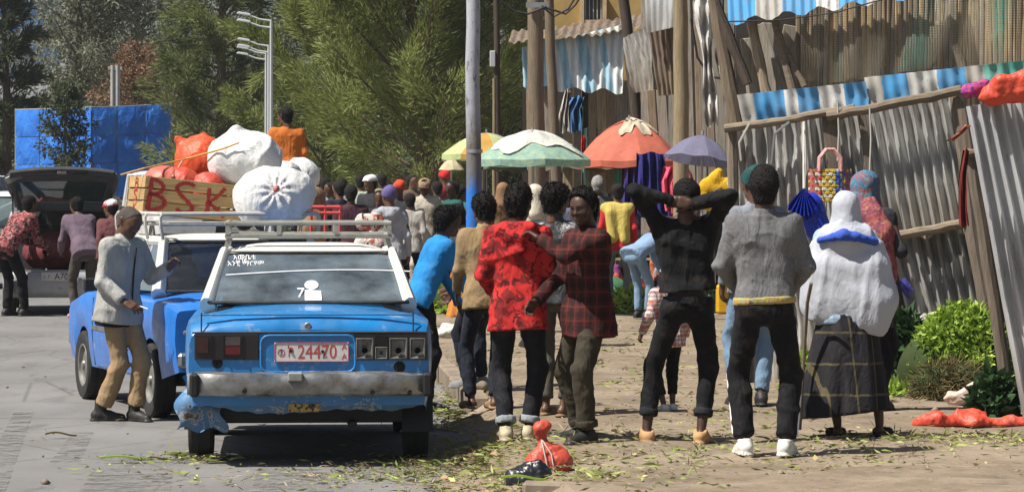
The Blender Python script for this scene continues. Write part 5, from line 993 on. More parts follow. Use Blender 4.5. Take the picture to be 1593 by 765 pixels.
def plastic_cloth(name, c, rough=.5):
    s = NT(name); b = s.ramp(s.noise(6, det=5), (.3, mulc(c, .8)), (.7, mulc(c, 1.12))); b = s.mix(s.ramp(s.noise(5, det=7, rough=.7), (.55, 0.0), (.8, .4)), b, (.3, .24, .17)); n1 = s.noise(5, det=2, dist=2)
    s.bump(n1, .3, .05); s.crs(.5, 4); s.bump(s.noise(240), .2, .003); return s.p(b, rough, 0, .4)
WSK = plastic_cloth('white_woven_plastic', (.66, .66, .645)); OSK = plastic_cloth('orange_mesh_plastic', (.62, .075, .02)); RSK = plastic_cloth('red_mesh_plastic', (.5, .07, .04)); PSK = plastic_cloth('pink_sack_plastic', (.55, .14, .1))
sack('upper white woven sack with a twisted corner on the loaded roof', 'sack', at(385, 290, 28.0), (.50, .46, .41), WSK, .015, 4, ear=((-.06, 0, .36), (-.09, -.02, .445), .06, .022))
w2 = sack('lower fat white sack with a pink tied neck on the loaded roof', 'sack', at(423, 350, 27.45), (.60, .5, .44), WSK, .014, 9, neck=((.05, -.255, .28), (0.1, -1, .1))); kn = Sdf().rc((.05, -.255, .28), (.055, -.29, .285), .022, .028).noise(.005, 60, 2); sdf_obj('tied_neck', kn, .007, PSK, w2)
sack('orange mesh sack tied at one corner behind the crate', 'sack', at(314, 290, 28.55), (.40, .36, .38), OSK, .015, 6, ear=((-.12, 0, .3), (-.19, 0, .385), .07, .028))
sack('white sack in shade behind the upper white sack', 'sack', at(436, 296, 28.9), (.22, .24, .19), WSK, .018, 12); sack('white sack right of the orange-shirted man', 'sack', at(472, 296, 31.5), (.22, .24, .26), WSK, .018, 15)
for i, (px, py, w, m, lab) in enumerate(((250, 284, .26, PSK, 'pink sack end showing above the left half of the crate'), (285, 284, .22, RSK, 'red sack end in the middle of the crate beside the orange sack'), (325, 294, .24, RSK, 'red-orange sack end at the right of the crate top'))):
    sack(lab, 'sack', at(px, py+17, 28.0), (w, .26, .17), m, .014, 20+i, amp=.012)
ROPE = basic('yellow_rope', (.55, .33, .09), .85, .2, 40, .5, 90)
tag(O('rope', MB().tube([at(188, 272, 27.75), at(224, 262, 27.7), at(290, 247, 28.15), at(345, 232, 27.8), at(372, 222, 27.75)], .008, 6), ROPE), 'yellow rope drawn over the crate and the orange sack', 'rope'); tag(O('rope', MB().tube([at(268, 276, 27.85), at(284, 250, 28.1)], .009, 6), basic('pale_red_cord', (.5, .25, .18), .85)), 'short pale cord at the foot of the orange sack', 'rope')
for i, (x_, y_, z_, r_, l_) in enumerate(((-2.92, 45, 0, 6, 'lowest'), (-2.92, 45, .36, 3, 'middle'), (-2.92, 45, .72, 8, 'top'))): crate('%s brown crate of the stack the orange-shirted man stands on' % l_, (x_, y_, z_), r_, .95, .62, .35, 0, 3, SLT[1], group='crates under the orange-shirted man')
pt_ = E('handcart', 'handcart with red tube rails behind the roof racks', 'cart', (gx(503, 32.5), 32.5, 0)); PT = lambda px, py, dy=0: at(px, py, 32.5+dy)-pt_.location; RDT = basic('red_tube_paint', (.5, .06, .06), .5, .2, 8, .1)
for a, b in (((482, 322), (530, 322)), ((482, 331), (530, 331))): O('rail', MB().tube([PT(*a), PT(*b)], .018, 7), RDT, pt_)
for px in (484, 506, 529): O('upright', MB().tube([PT(px, 319), PT(px, 360)], .016, 7), RDT, pt_)
O('deck', MB().box((0, .35, .92), (.5, 1.1, .06)), SLT[1], pt_); 
for s in (-1, 1): wheel(pt_, s*.32, .4, .3, .06, s)
for s in (-1, 1): O('leg', MB().tube([(s*.2, -.1, .9), (s*.2, -.1, 0)], .02, 6), RDT, pt_)
sack('tall brown sack with a reddish top standing on the handcart', 'sack', Vector((gx(489, 32.7), 32.7, .95)), (.25, .25, .86), spots('brown_sacking', (.2, .13, .08), (.26, .16, .1), None, 12), .018, 71)
# ------------------------------------------------------------------ umbrellas
def umbrella(label, px, ya, ye, w, Y, mat, tilt=(0, 0), n=8, cover=None, val=True, zb=.15, cat='umbrella', pole_m=None, sag=.02):
    ra = w*Y/F/2; zt = gz(ya, Y); ze = gz(ye, Y); e = E('umbrella', label, cat, (gx(px, Y), Y, zb), 0, 'market umbrellas'); Rt = (Matrix.Rotation(R(tilt[0]), 3, 'Y') @ Matrix.Rotation(R(tilt[1]), 3, 'X')); H_ = zt-zb
    def cp(a, t, lift=0.0):
        k = a/(2*PI)*n; f = abs(k-round(k))*2; r = ra*t*(1-.06*f*t); z = (ze-zt)*(t**1.75)-sag*.4*f*t+lift+.004*math.sin(a*5+t*9); return Rt @ Vector((r*math.cos(a+.2), r*math.sin(a+.2), z))+Vector((0, 0, H_))
    for k in range(n):
        mb = MB().grid(lambda u, v: tuple(cp((k+u)/n*2*PI, max(.02, v))), 6, 8)
        if val: mb.grid(lambda u, v: tuple(cp((k+u)/n*2*PI, 1.0)+Vector((0, 0, -.09*v*(.8+.2*math.sin(u*PI)))) + Vector((0, 0, -.001))), 6, 2)
        O('panel', mb, mat[k % len(mat)], e)
        O('rib', MB().tube([cp(k/n*2*PI, .03, -.012), cp(k/n*2*PI, .5, -.012), cp(k/n*2*PI, .99, -.012)], .006, 5), PIPE, e)
    O('pole', MB().tube([Rt @ Vector((0, 0, .06))+Vector((0, 0, H_)), Vector((0, 0, H_-.3)), Vector((0, 0, 0))], .016, 8), pole_m or PIPE, e)
    if cover: O('plastic_cover', MB().grid(lambda u, v: tuple(cp(cover[1]+u*cover[2], .02+v*cover[3]*(1+.18*math.sin(u*23)+.1*math.sin(u*51)), .02+.012*math.sin(u*31+v*7))), 48, 10), cover[0], e)
    return e
def ucloth(name, c, tr=.35, c2=None, sc=6):
    s = NT(name); b = s.ramp(s.noise(sc, det=4), (.35, mulc(c, .85)), (.65, c2 or mulc(c, 1.1))); s.p(b, .7, 0, .25); s.bump(s.noise(9, det=3), .25, .02); td = s.n('BsdfTranslucent'); s.l(b, td.inputs[0]); mx = s.n('MixShader'); mx.inputs[0].default_value = tr
    s.l(s.b.outputs[0], mx.inputs[1]); s.l(td.outputs[0], mx.inputs[2]); s.l(mx.outputs[0], s.t.nodes['Material Output'].inputs[0]); return s.m
PLS = plastic_cloth('clear_white_plastic', (.56, .56, .5), .4)
umbrella('faded orange-red market umbrella with a cream cover over its top', 979, 186, 250, 166, 46, [ucloth('orange_red_canvas', (.66, .19, .125))], cover=(plastic_cloth('cream_cover', (.5, .42, .31)), -2.2, 3.0, .5))
umbrella('pale blue-green patterned umbrella under a white plastic sheet', 829, 206, 248, 184, 43.5, [ucloth('patterned_green_canvas', (.28, .48, .46), .35, (.42, .56, .38), 14)], cover=(PLS, 0, 6.28, .74))
umbrella('pale lime umbrella with an orange panel behind the blue-footed pole', 757, 207, 240, 142, 52, [ucloth('lime_canvas', (.55, .62, .30)), ucloth('orange_panel_canvas', (.6, .36, .09)), ucloth('lime_canvas', (.55, .62, .30)), ucloth('lilac_panel', (.45, .34, .42))]); umbrella('small cream umbrella farthest left behind the street pole', 702, 247, 264, 40, 60, [ucloth('cream_canvas', (.62, .56, .36))], val=False)
umbrella('lavender-grey dotted umbrella tilted over the hanging yellow bag', 1092, 211, 250, 112, 40, [ucloth('lavender_canvas', (.17, .165, .25), .3, (.23, .225, .33), 90)], (8, -8), val=False, sag=.035)
# ------------------------------------------------------------------ hanging wares and goods
NAVY = cloth('navy_cloth', (.025, .025, .16)); PINK = cloth('hot_pink_cloth', (.62, .09, .16)); YEL = cloth('golden_yellow_cloth', (.60, .35, .02)); ROY = plastic_cloth('royal_blue_sheen', (.02, .045, .42), .3)
drape('hanging_cloth', 'navy blue cloth hanging full length beside the red umbrella', 'cloth', [(1012, 238), (1014, 290), (1018, 340)], 44, 52, 44.6, NAVY, .06, 7); drape('hanging_cloth', 'indigo cloth hanging behind the navy one under the red umbrella', 'cloth', [(985, 256), (985, 335)], 34, 36, 45.4, cloth('indigo_cloth', (.045, .03, .14)), .05, 6); drape('hanging_cloth', 'bright pink cloth tied in a bunch under the lavender umbrella', 'cloth', [(1050, 258), (1042, 282), (1046, 330)], 34, 22, 43, PINK, .06, 5); drape('hanging_cloth', 'second pink cloth hanging right of the bunched pink one', 'cloth', [(1067, 262), (1069, 285)], 10, 24, 42.8, cloth('coral_pink_cloth', (.65, .17, .18)), .04, 4)
yb_ = Sdf(); yb_.rc((-.09, 0, .0), (.12, 0, .0), .11, k=.05, n=(0, 1, 0), fac=1.6); yb_.rc((-.11, 0, -.16), (.13, 0, -.16), .1, k=.06, n=(0, 1, 0), fac=1.5); yb_.rc((.0, 0, .12), (.03, 0, .17), .07, .05, .07).noise(.006, 12, 5, (1, 1, .6)).crease(.006, 12, 8); o = E('shopping_bag', 'golden yellow bag with a black mark hanging under the lavender umbrella', 'bag', at(1114, 292, 39)); sdf_obj('bag', yb_, .014, YEL, o); O('mark', MB().tube([(-.05, -.085, -.06), (-.01, -.09, -.03), (.05, -.09, .0), (.07, -.09, -.04), (.01, -.092, -.08), (-.04, -.088, -.1)], .01, 5).tube([(-.1, -.075, -.05), (-.07, -.085, -.09), (-.11, -.078, -.1)], .009, 5), BLK, o)
tag(O('rope', MB().tube([at(1142, 268, 38.6), at(1132, 285, 38.6), at(1138, 300, 38.6), at(1128, 312, 38.6)], .012, 6), STR), 'pale knotted rope hanging right of the yellow bag', 'rope')
# woven basket bag on the fence
bk = E('basket_bag', 'woven plastic bag in red, yellow, white and blue hung on the corrugated fence', 'bag', fpl(1291, 314, -.42)); wc = [(.50, .05, .05), (.58, .42, .06), (.66, .62, .52), (.05, .13, .48), (.6, .56, .5)]; wms = [basic('strip_%d' % i, c, .45, .15, 9, 0) for i, c in enumerate(wc)]
sx_ = 29*5400/5400/1.0; W2, H2 = .175, .27
st_me = {}
for r_ in range(9):
    for c_ in range(13):
        y_ = -.075 if True else 0; x = -W2+.35*(c_+.5)/13; z = H2*(r_+.5)/9; dome = -.06*(1-(x/W2)**2); m = wms[((0, 2)[r_ % 2] if c_ < 4 else (1, 2)[r_ % 2] if c_ < 8 else (3, 4)[(r_+c_) % 4 == 0]) if (r_+2*c_) % 5 else 1]
        if m.name not in st_me: st_me[m.name] = MB().box((0, 0, 0), (.031, .012, .026)).mesh('woven_strip', .004); st_me[m.name].materials.append(m)
        link('woven_strip', st_me[m.name], None, bk, (x, dome-(.006 if (r_+c_) % 2 else 0), z), (0, .12*(1 if (r_+c_) % 2 else -1), 0))
O('lining', MB().lathe([(.165, .0), (.175, .1), (.172, .27)], 20), basic('red_weave_back', (.34, .12, .1), .6), bk).scale = (1, .34, 1)
for dy in (-.06, .05): O('handle', MB().tube([(-.09, dy, .25), (-.085, dy-.01, .36), (-.03, dy, .43), (.03, dy, .43), (.085, dy-.01, .36), (.09, dy, .25)], .014, 8), basic('pink_white_handle', (.6, .32, .3), .6, .35, 60, 0), bk)
sq = []; bu = MB()
for i in range(17):
    a = PI*(-.78+.56*i/16); r = 1 if i % 2 else .86; sq.append((r*math.cos(a), math.sin(a)*r))
bu.add([(0, -.06, .02)]+[(x*.19, -.10+.06*(i % 2), .02+z*.26) for i, (x, z) in enumerate(sq)]+[(0, .04, .02)]+[(x*.19, .02+.03*(i % 2), .02+z*.26) for i, (x, z) in enumerate(sq)], [(0, i+1, i+2) for i in range(16)]+[(18, 20+i, 19+i) for i in range(16)]+[(i+1, 19+i, 20+i, i+2) for i in range(16)])
bf = E('folded_umbrella', 'shiny royal blue pleated umbrella hanging beside the woven bag', 'umbrella', fpl(1250, 296, -.9)); O('pleated_canopy', bu, ROY, bf, angle=10); bb = Sdf(); bb.rc((.06, 0, -.12), (.12, 0, -.32), .1, .11, .05, (0, 1, 0), 2).noise(.01, 14, 4).noise(.005, 40, 3); sdf_obj('loose_cover', bb, .014, ROY, bf)
tag(O('string', MB().tube([fpl(1250, 190, -.25), fpl(1250, 298, -.88)], .007, 5), STR), 'string holding the blue pleated umbrella', 'string')
# cloths on top of the near fence and the dark red strip
def heap(name, label, cat, c, prims, mat, h=.016, am=.012, f=16, seed=3, zcut=None):
    q = Sdf(); [q.rc(*p) for p in prims]; q.noise(am, f, seed, (1, 1, .8)).noise(am*.55, f*2.4, seed+1).noise(am*.3, f*5.2, seed+2)
    if zcut is not None: q.cut((0, 0, zcut), (0, 0, -1))
    return tag(sdf_obj(name, q, h, mat, None, c), label, cat)
RCL = plastic_cloth('red_tarpaulin', (.60, .07, .035)); heap('cloth_bundle', 'red tarpaulin bundled on top of the nearest corrugated panel', 'cloth', at(1576, 148, 24.3), [((-.14, 0, .0), (.35, 0, .06), .07, .09, .05), ((-.1, -.03, .09), (.35, -.03, .14), .05, .06, .05), ((-.2, 0, -.02), (-.1, 0, .02), .03, .05, .03)], RCL, .013, .015)
heap('cloth_bundle', 'pink and purple cloth knotted on the fence post top', 'cloth', at(1524, 142, 24.4), [((-.08, 0, 0), (.06, 0, .02), .045, .05, .03), ((-.02, -.03, .03), (.02, -.03, .05), .04, .03, .02)], spots('pink_purple_print', (.42, .06, .2), (.2, .05, .25), (.5, .1, .1), 30), .011, .012, 28)
drape('cloth_strip', 'dark red cloth strip dangling from the fence post', 'cloth', [(1503, 232), (1497, 275), (1498, 330), (1500, 352)], 10, 16, 24.2, cloth('dark_red_cloth', (.16, .025, .02)), .02, 3); drape('cloth_strip', 'faded orange rag tied round the fence post', 'cloth', [(1478, 218), (1496, 206), (1506, 196)], 12, 9, 24.2, cloth('faded_orange_rag', (.45, .14, .08)), .02, 3)
JY = NT('jerrycan_yellow'); JY = (JY.bump(JY.noise(20), .1, .005), JY.p(JY.ramp(JY.noise(5), (.3, (.50, .27, .008)), (.7, (.62, .36, .015))), .4, 0, .4))[1]
jc = E('jerrycan', 'yellow plastic jerrycan standing on the dirt behind the black-shirted man', 'jerrycan', (gx(1129, 43.5), 43.5, .15)); O('body', MB().box((0, 0, .20), (.25, .19, .38), None, .97), JY, jc, bevel=.035); O('handle', MB().tube([(-.08, 0, .38), (-.07, 0, .45), (.02, 0, .45), (.04, 0, .38)], .016, 8), JY, jc); O('cap', MB().lathe([(.03, .38), (.03, .44), (.001, .445)], 12, 'z', (.08, 0, 0)), JY, jc)
LFV = leaf_mat('fresh_vegetable_leaves', (.10, .20, .015), (.25, .40, .04), (.46, .56, .12), .3, .5); LFD = leaf_mat('dark_cabbage_leaves', (.012, .035, .012), (.03, .075, .025), (.07, .12, .05), .15, .5); ROOT = leaf_mat('wilted_stalks', (.06, .05, .02), (.14, .115, .045), (.22, .18, .08), .1, .8)
def veg_heap(label, x, Y, rx, ry, h, mat, n, L=.16, Wd=.045, cat='vegetable heap', z=.15, core=None, up=.5):
    e = E('vegetable_heap', label, cat, (x, Y, z)); q = Sdf(); q.rc((-rx*.4, 0, h*.25), (rx*.4, 0, h*.3), min(h*.62, rx*.7), k=.1).noise(.03, 9, 4).cut((0, 0, 0), (0, 0, -1)); sdf_obj('core', q, .035, core or basic('leaf_core', (.03, .045, .012), .9), e, (0, 0, 0))
    u = rng.random(n); a = rng.random(n)*2*PI; th = np.arccos(1-u*.98); V = np.stack([np.sin(th)*np.cos(a)*rx, np.sin(th)*np.sin(a)*ry, np.cos(th)*h], 1); V *= (.72+.28*rng.random(n))[:, None]; V[:, 2] = np.maximum(V[:, 2], .01)
    D = V/np.array([rx, ry, h])*.55+rng.normal(size=V.shape)*.8+np.array([0, 0, up-.6]); link('leaves', leaf_mesh('leaves', V, D, L, Wd), mat, e); return e
veg_heap('big heap of bright green leafy bunches against the fence', gx(1496, 27.2), 27.2, .44, .38, .72, LFV, 13000, .06, .03, up=.45); v2 = veg_heap('brown wilted root ends heaped below the bright green bunches', gx(1478, 26.6), 26.6, .30, .2, .27, ROOT, 4200, .11, .008, up=.2)
veg_heap('dark green cabbage leaves piled behind the shawled woman', gx(1404, 28.0), 28.0, .26, .3, .6, LFD, 4200, .10, .055); veg_heap('low green vegetables between the sweater man and the woman', gx(1252, 27.6), 27.6, .16, .2, .3, LFV, 1500, .08, .025); veg_heap('striped dark green leaves at the foot of the nearest panel', gx(1545, 24.6), 24.6, .14, .12, .3, LFD, 900, .09, .055)
veg_heap('scattered lime green leaves beside the dark cabbage pile', gx(1412, 27), 27.1, .28, .22, .06, LFV, 600, .09, .025)
sack('grey sack slumped behind the dark cabbage leaves', 'sack', (gx(1436, 28.3), 28.3, .15), (.34, .3, .62), plastic_cloth('grey_woven_sack', (.30, .29, .26)), .02, 41); heap('plastic_bag', 'pale pink plastic bag crumpled below the green heap', 'bag', (gx(1508, 25.9), 25.9, .15), [((-.12, 0, .05), (.1, 0, .07), .06, .08, .05), ((.02, 0, .1), (.06, 0, .12), .06, .05, .05)], plastic_cloth('pale_pink_plastic', (.62, .45, .38)), .012, .016, 20, 5, 0)
heap('tarpaulin', 'crumpled orange-red tarpaulin lying at the foot of the nearest panel', 'tarpaulin', (gx(1500, 23.6), 23.6, .15), [((-.30, 0, .015), (-.18, -.02, .03), .04, .05, .06), ((-.2, 0, .02), (.1, .02, .03), .05, .045, .06), ((.05, 0, .02), (.5, .05, .03), .05, .04, .06), ((-.02, .08, .07), (.14, .1, .06), .045, .04, .05)], RCL, .012, .018, 22, 7, 0)
rb = heap('tied_bag', 'small red mesh bag tied at the neck, lying on the kerb edge', 'bag', (gx(852, 19.85), 19.85, .13), [((-.04, 0, .07), (.05, 0, .075), .09, .095, .05), ((-.02, 0, .15), (-.035, 0, .21), .05, .022, .04), ((-.035, 0, .21), (-.04, 0, .27), .02, .045, .02), ((-.05, 0, .27), (-.01, .01, .285), .03, .03, .02)], RSK, .0095, .009, 30, 6, 0); O('string', MB().tube([(-.035, -.035, .205), (-.02, -.085, .14), (.0, -.105, .05), (-.01, -.1, .01)], .004, 5).tube([(-.03, -.035, .205), (.02, -.09, .13), (.035, -.105, .04)], .004, 5).tube([(-.06, 0, .205), (-.035, -.03, .207), (-.01, 0, .21), (-.035, .03, .207), (-.06, 0, .205)], .005, 5), STR, rb)
heap('black_bag', 'black plastic bag crumpled beside the red mesh bag', 'bag', (gx(826, 19.6), 19.6, .10), [((-.07, 0, .04), (.05, 0, .04), .06, .06, .05), ((-.1, -.03, .02), (.02, -.04, .02), .04, .04, .04), ((0, 0, .08), (.04, 0, .1), .05, .04, .04)], plastic_cloth('black_bin_plastic', (.018, .019, .022), .3), .0095, .012, 26, 9, 0)
heap('stone', 'rough pale stone lying on the kerb by the tan-jacketed man', 'stone', (gx(741, 27.4), 27.4, .15), [((-.05, 0, .04), (.05, 0, .04), .05, .045, .03)], CONC, .014, .01, 26, 4, 0)
heap('plastic_sheet', 'white plastic scrap spread on the dirt by the blue-jacketed man', 'plastic sheet', (gx(706, 37.5), 37.5, .15), [((-.16, 0, .03), (.16, 0, .02), .06, .04, .05), ((-.1, .1, .08), (.02, .1, .1), .06, .05, .05)], PLS, .018, .022, 16, 5, 0)
veg_heap('low heap of green potatoes and leaves beyond the blue-jacketed man', gx(712, 44), 44, .35, .3, .42, LFV, 1200, .12, .06)
for i, (px0, px1, Y, zf, m, lab) in enumerate(((868, 1000, 50, 262, cloth('brown_tarp', (.10, .075, .05)), 'brown tarpaulin awning on poles behind the red umbrella'), (752, 858, 51, 264, cloth('grey_green_tarp', (.075, .09, .07)), 'grey-green tarpaulin awning on poles behind the pale umbrella'))):  # both tarpaulins are additions, put here to throw shade over the stalls
    e = E('awning', lab, 'awning', (gx((px0+px1)/2, Y), Y, .15)); w = (px1-px0)*Y/F; zz = gz(zf, Y)-.15
    O('sheet', MB().grid(lambda u, v: ((u-.5)*w, -.2+1.7*v, zz+.14*v-.10*math.sin(PI*u)*math.sin(PI*v)+.02*math.sin(u*19+v*5)), 16, 10), m, e)
    for sx in (-.49, .49):
        for yy, dz in ((-.2, 0), (1.5, .14)): O('post', MB().tube([(sx*w, yy, 0), (sx*w, yy, zz+dz)], .03, 7), WPD, e)
# low market tables with goods in the shade of the umbrellas
for i, (px, Y, w, lab, m) in enumerate(((860, 47.5, 1.3, 'rough wooden stall table heaped with greens under the pale umbrella', LFV), (975, 47, 1.1, 'rough wooden stall table heaped with dark leaves under the red umbrella', LFD), (770, 53, 1.1, 'rough wooden stall table with wilted bunches under the lime umbrella', ROOT))):
    e = E('stall_table', lab, 'table', (gx(px, Y), Y+.5, .15), 0, 'market stall tables'); 
    for k in range(5): O('board', MB().box((0, -.3+k*.15, .62), (w, .142, .03), Matrix.Rotation(random.uniform(-.01, .01), 3, 'Z')), SLT[k % 3], e)
    for sx in (-1, 1):
        for sy in (-1, 1): O('leg', MB().box((sx*(w/2-.06), sy*.3, .30), (.06, .06, .60)), PLK, e)
    veg_heap(lab.replace('rough wooden stall table ', 'pile of produce on the table ').replace('heaped with ', 'of ').replace('with ', 'of '), gx(px, Y), Y+.5, w*.42, .3, .22, m, 700, .14, .05, z=.785, cat='produce')
# ------------------------------------------------------------------ trodden leaves and rubbish on the ground (too many to count)
def litter(name, mat, spots_, L, Wd):
    Cs = []; 
    for px, py, rx, ry, n, z in spots_:
        Y0 = gY(py, z); X0 = gx(px, Y0); m_ = max(2, n//9); cc_ = rng.normal(size=(m_, 2)); kk_ = rng.integers(0, m_, n); a = np.where(rng.random(n)[:, None] < .3, rng.normal(size=(n, 2)), cc_[kk_]+rng.normal(size=(n, 2))*np.array([.05/max(rx, .05), .12/max(ry, .05)])*rng.uniform(.4, 2.2, m_)[kk_][:, None]); x = X0+a[:, 0]*rx; y = Y0+a[:, 1]*ry; zz = np.array([(.152+rel(p, q) if p > pave_x(q) else max(.02, .15-.3*(pave_x(q)-p)) if q < 26 and p > pave_x(q)-.5 else .015) for p, q in zip(x, y)]); Cs.append(np.stack([x, y, zz+.004+rng.random(n)*.022], 1))
    C_ = np.concatenate(Cs); D = rng.normal(size=C_.shape)*np.array([1, 1, .18]); tag(link(name, leaf_mesh(name, C_, D, L, Wd, 1.2), mat), kind='stuff')
gs = [(700, 735, .35, .8, 420, 0), (760, 715, .3, .5, 380, .05), (715, 620, .12, 1.6, 320, 0), (700, 650, .15, 1.2, 220, 0), (800, 745, .25, .35, 260, .1), (620, 750, .5, .4, 160, 0), (480, 742, .8, .3, 90, 0), (300, 716, .13, .12, 120, 0), (240, 720, .25, .1, 50, 0), (960, 745, .22, .3, 110, .15), (1080, 700, .8, .7, 130, .15), (1200, 690, .9, 1, 160, .15), (1300, 700, .6, .6, 130, .15), (1480, 685, .5, .5, 200, .15), (1560, 680, .35, .25, 220, .15), (1400, 610, .4, .6, 200, .15), (960, 600, .7, 2, 170, .15), (980, 530, .8, 3.5, 280, .15), (1060, 560, .8, 3, 160, .15), (720, 500, .6, 3, 130, .15), (1130, 660, .5, 1, 110, .15), (1000, 650, .7, 1, 90, .15), (900, 720, .8, .5, 120, .15)]
half = lambda k: [(a, b, c, d, int(n*k), z) for a, b, c, d, n, z in gs]
litter('leaf_litter', leaf_mat('trampled_green_leaves', (.09, .12, .02), (.22, .27, .06), (.42, .46, .16), .1, .7), half(.9), .065, .014); litter('straw_litter', leaf_mat('trampled_straw', (.12, .09, .045), (.26, .20, .1), (.45, .38, .24), .1, .9), half(1.3)+[(1250, 640, 1.6, 4, 420, .15), (1000, 600, 1.5, 6, 420, .15), (150, 690, 1.2, 2.5, 40, 0)], .06, .007); litter('paper_litter', leaf_mat('paper_and_plastic_scraps', (.5, .46, .42), (.6, .3, .2), (.65, .55, .12), .1, .7), [(a, b, c, d, max(1, int(n*.035)), z) for a, b, c, d, n, z in gs]+[(80, 560, 1.2, 4, 14, 0)], .04, .03)
n_ = 900; px_ = rng.uniform(-20, 1600, n_); Y_ = rng.uniform(19, 36, n_); x_ = (px_-CX)*Y_/F; z_ = np.array([.15+rel(p, q) if p > pave_x(q) else .01 for p, q in zip(x_, Y_)]); keep = (x_ > np.array([pave_x(q) for q in Y_])) | (rng.random(n_) < .12); x_, Y_, z_ = x_[keep], Y_[keep], z_[keep]; r_ = rng.gamma(2, .006, len(x_)).clip(.004, .035)
oc = np.array([(1, 0, 0), (0, 1, 0), (-1, 0, 0), (0, -1, 0), (0, 0, .8), (0, 0, -.8)]); V_ = (np.stack([x_, Y_, z_], 1)[:, None]+oc[None]*r_[:, None, None]*rng.uniform(.6, 1.3, (len(x_), 6, 1))).reshape(-1, 3); fc = np.array([(0, 1, 4), (1, 2, 4), (2, 3, 4), (3, 0, 4), (1, 0, 5), (2, 1, 5), (3, 2, 5), (0, 3, 5)]); tag(link('pebbles', mesh_np('pebbles', V_, (np.arange(len(x_))[:, None, None]*6+fc[None]).reshape(-1, 3), False), CONC), kind='stuff')
for px, py, z, ln, lab in ((198, 720, 0, .34, 'long pale green leaf lying on the road behind the blue car'), (815, 752, .13, .26, 'pale green stalk lying beside the red mesh bag'), (95, 682, 0, .22, 'brown dried stalk lying on the road at the left')):
    Y = gY(py, z); o = O('fallen_leaf', MB().grid(lambda u, v: (-.5*ln+u*ln, (v-.5)*.055*math.sin(PI*min(.98, max(.03, u)))**.6, .016+.012*math.sin(u*5)+.012*abs(v-.5)*2), 14, 4), LFV if 'green' in lab else ROOT, None, (gx(px, Y), Y, z+.012), .15); tag(o, lab, 'leaf')
# ------------------------------------------------------------------ the people in front
PV = .15
BLKT = cloth('black_trouser_cloth', (.009, .009, .011)); BLKT2 = cloth('washed_black_denim', (.016, .017, .021)); OLV = cloth('dark_olive_cotton', (.045, .038, .026)); JEAN = cloth('dark_jeans', (.018, .022, .033)); LJEAN = cloth('light_blue_jeans', (.16, .25, .36)); GREYT = cloth('grey_cotton', (.16, .16, .16)); KHA = cloth('khaki_cotton', (.30, .205, .115)); DRK = cloth('dark_jacket_cloth', (.03, .03, .034))
SNW = basic('white_trainer', (.62, .61, .57), .7, .12, 14, .1); SNB = basic('dusty_beige_trainer', (.42, .36, .24), .8, .3, 16, .2); SHB = basic('black_shoe', (.025, .023, .022), .55, .3, 12, .1); CLG_ = basic('tan_rubber_clog', (.45, .26, .12), .7, .15, 12, .05); SHT = basic('tan_suede', (.25, .165, .09), .85, .2, 12, .1); PINKS = basic('pink_rubber', (.6, .2, .18), .6)
def side_stripe(k, e, mat, lo=.0, hi=.8):
    for s in (-1, 1):
        hj, kn_, an, fd, fz = k['legs'][s]; pts = [an+(kn_-an)*t+np.array([s*.066, 0, 0]) for t in (.1, .4, .7, 1.0)]; O('side_stripe', MB().tube([tuple(p*k['sc']) for p in pts], .009, 6), mat, e)
e, k = person('grey-haired man in a pale grey zip jacket and khaki trousers beside the loaded car', gx(188, 26.3), 26.3, 0, 1.64, -124, .0145, lean=6, hy=-.02, wide=1.1, head=(30, -6, 0), feet=((-.06, .10, -12), (.07, -.14, 38)), L=(-.22, .33, 1.24), Rr=(.19, .2, .97), Rp=(.25, -1, -.05), Lp=(-.4, -.4, -1), hL=dict(curl=.7, n=(.4, .2, -.9), d=(.1, .75, .65)), hR=dict(curl=.5, n=(-.6, -.2, -.7), d=(-.35, .85, -.4)),
    hair=('stubble', HG), top=dict(m=cloth('pale_grey_jacket_cloth', (.36, .355, .335), .1), name='jacket', hem=.79, loose=.055, sl=.03, collar=.045, rib=BLKT, slv=.93), bottom=dict(m=KHA, loose=.022, cuff=.10, leg=.06), shoe=('boot', SHB), eyes=True, skin=SK1)
O('zip', MB().tube([tuple((k['C'](.0, .135+.005*math.sin(z*9), z))*k['sc']) for z in np.linspace(.8, 1.42, 9)], .007, 5), DRK, e)
w_ = k['wr'][1]; m_ = e.matrix_basis @ Vector(w_+np.array([-.05, .11, -.03])); tag(O('cigarette', MB().tube([m_, m_+Vector((.06, -.02, -.02))], .005, 6), WST), 'thin white cigarette held in the jacketed man\'s lowered hand', 'cigarette')
person('boy in a bright blue jacket leaning over at the kerb behind the parked car', gx(662, 27.4), 27.4, 0, 1.66, -68, .0155, lean=24, head=(12, -6, 0), hy=-.06, feet=((-.1, .05, 5), (.1, -.12, -5)), Rr=(.13, .42, .80), L=(-.12, .36, .86), Rp=(.4, -.6, -.6), hair=('afro', HB), top=dict(m=cloth('bright_blue_cloth', (.02, .20, .48)), name='jacket', hem=.86, loose=.018, collar=.035), bottom=dict(m=BLKT, loose=.006), shoe=('slipper', SHB), skin=SK2)
person('man in a tan corduroy jacket seen from behind at the kerb', gx(757, 25.4), 25.4, PV, 1.56, 12, .0155, lean=6, head=(14, 8, 0), feet=((-.12, .04, 6), (.05, -.05, -8)), L=(-.2, .24, .95), Rr=(.2, .28, 1.0), hair=('curly', HB), top=dict(m=cloth('tan_corduroy', (.27, .185, .095)), name='jacket', hem=.82, loose=.03, sl=.012, collar=.05), bottom=dict(m=JEAN, loose=.008), shoe=('slipper', SHT), skin=SK1)
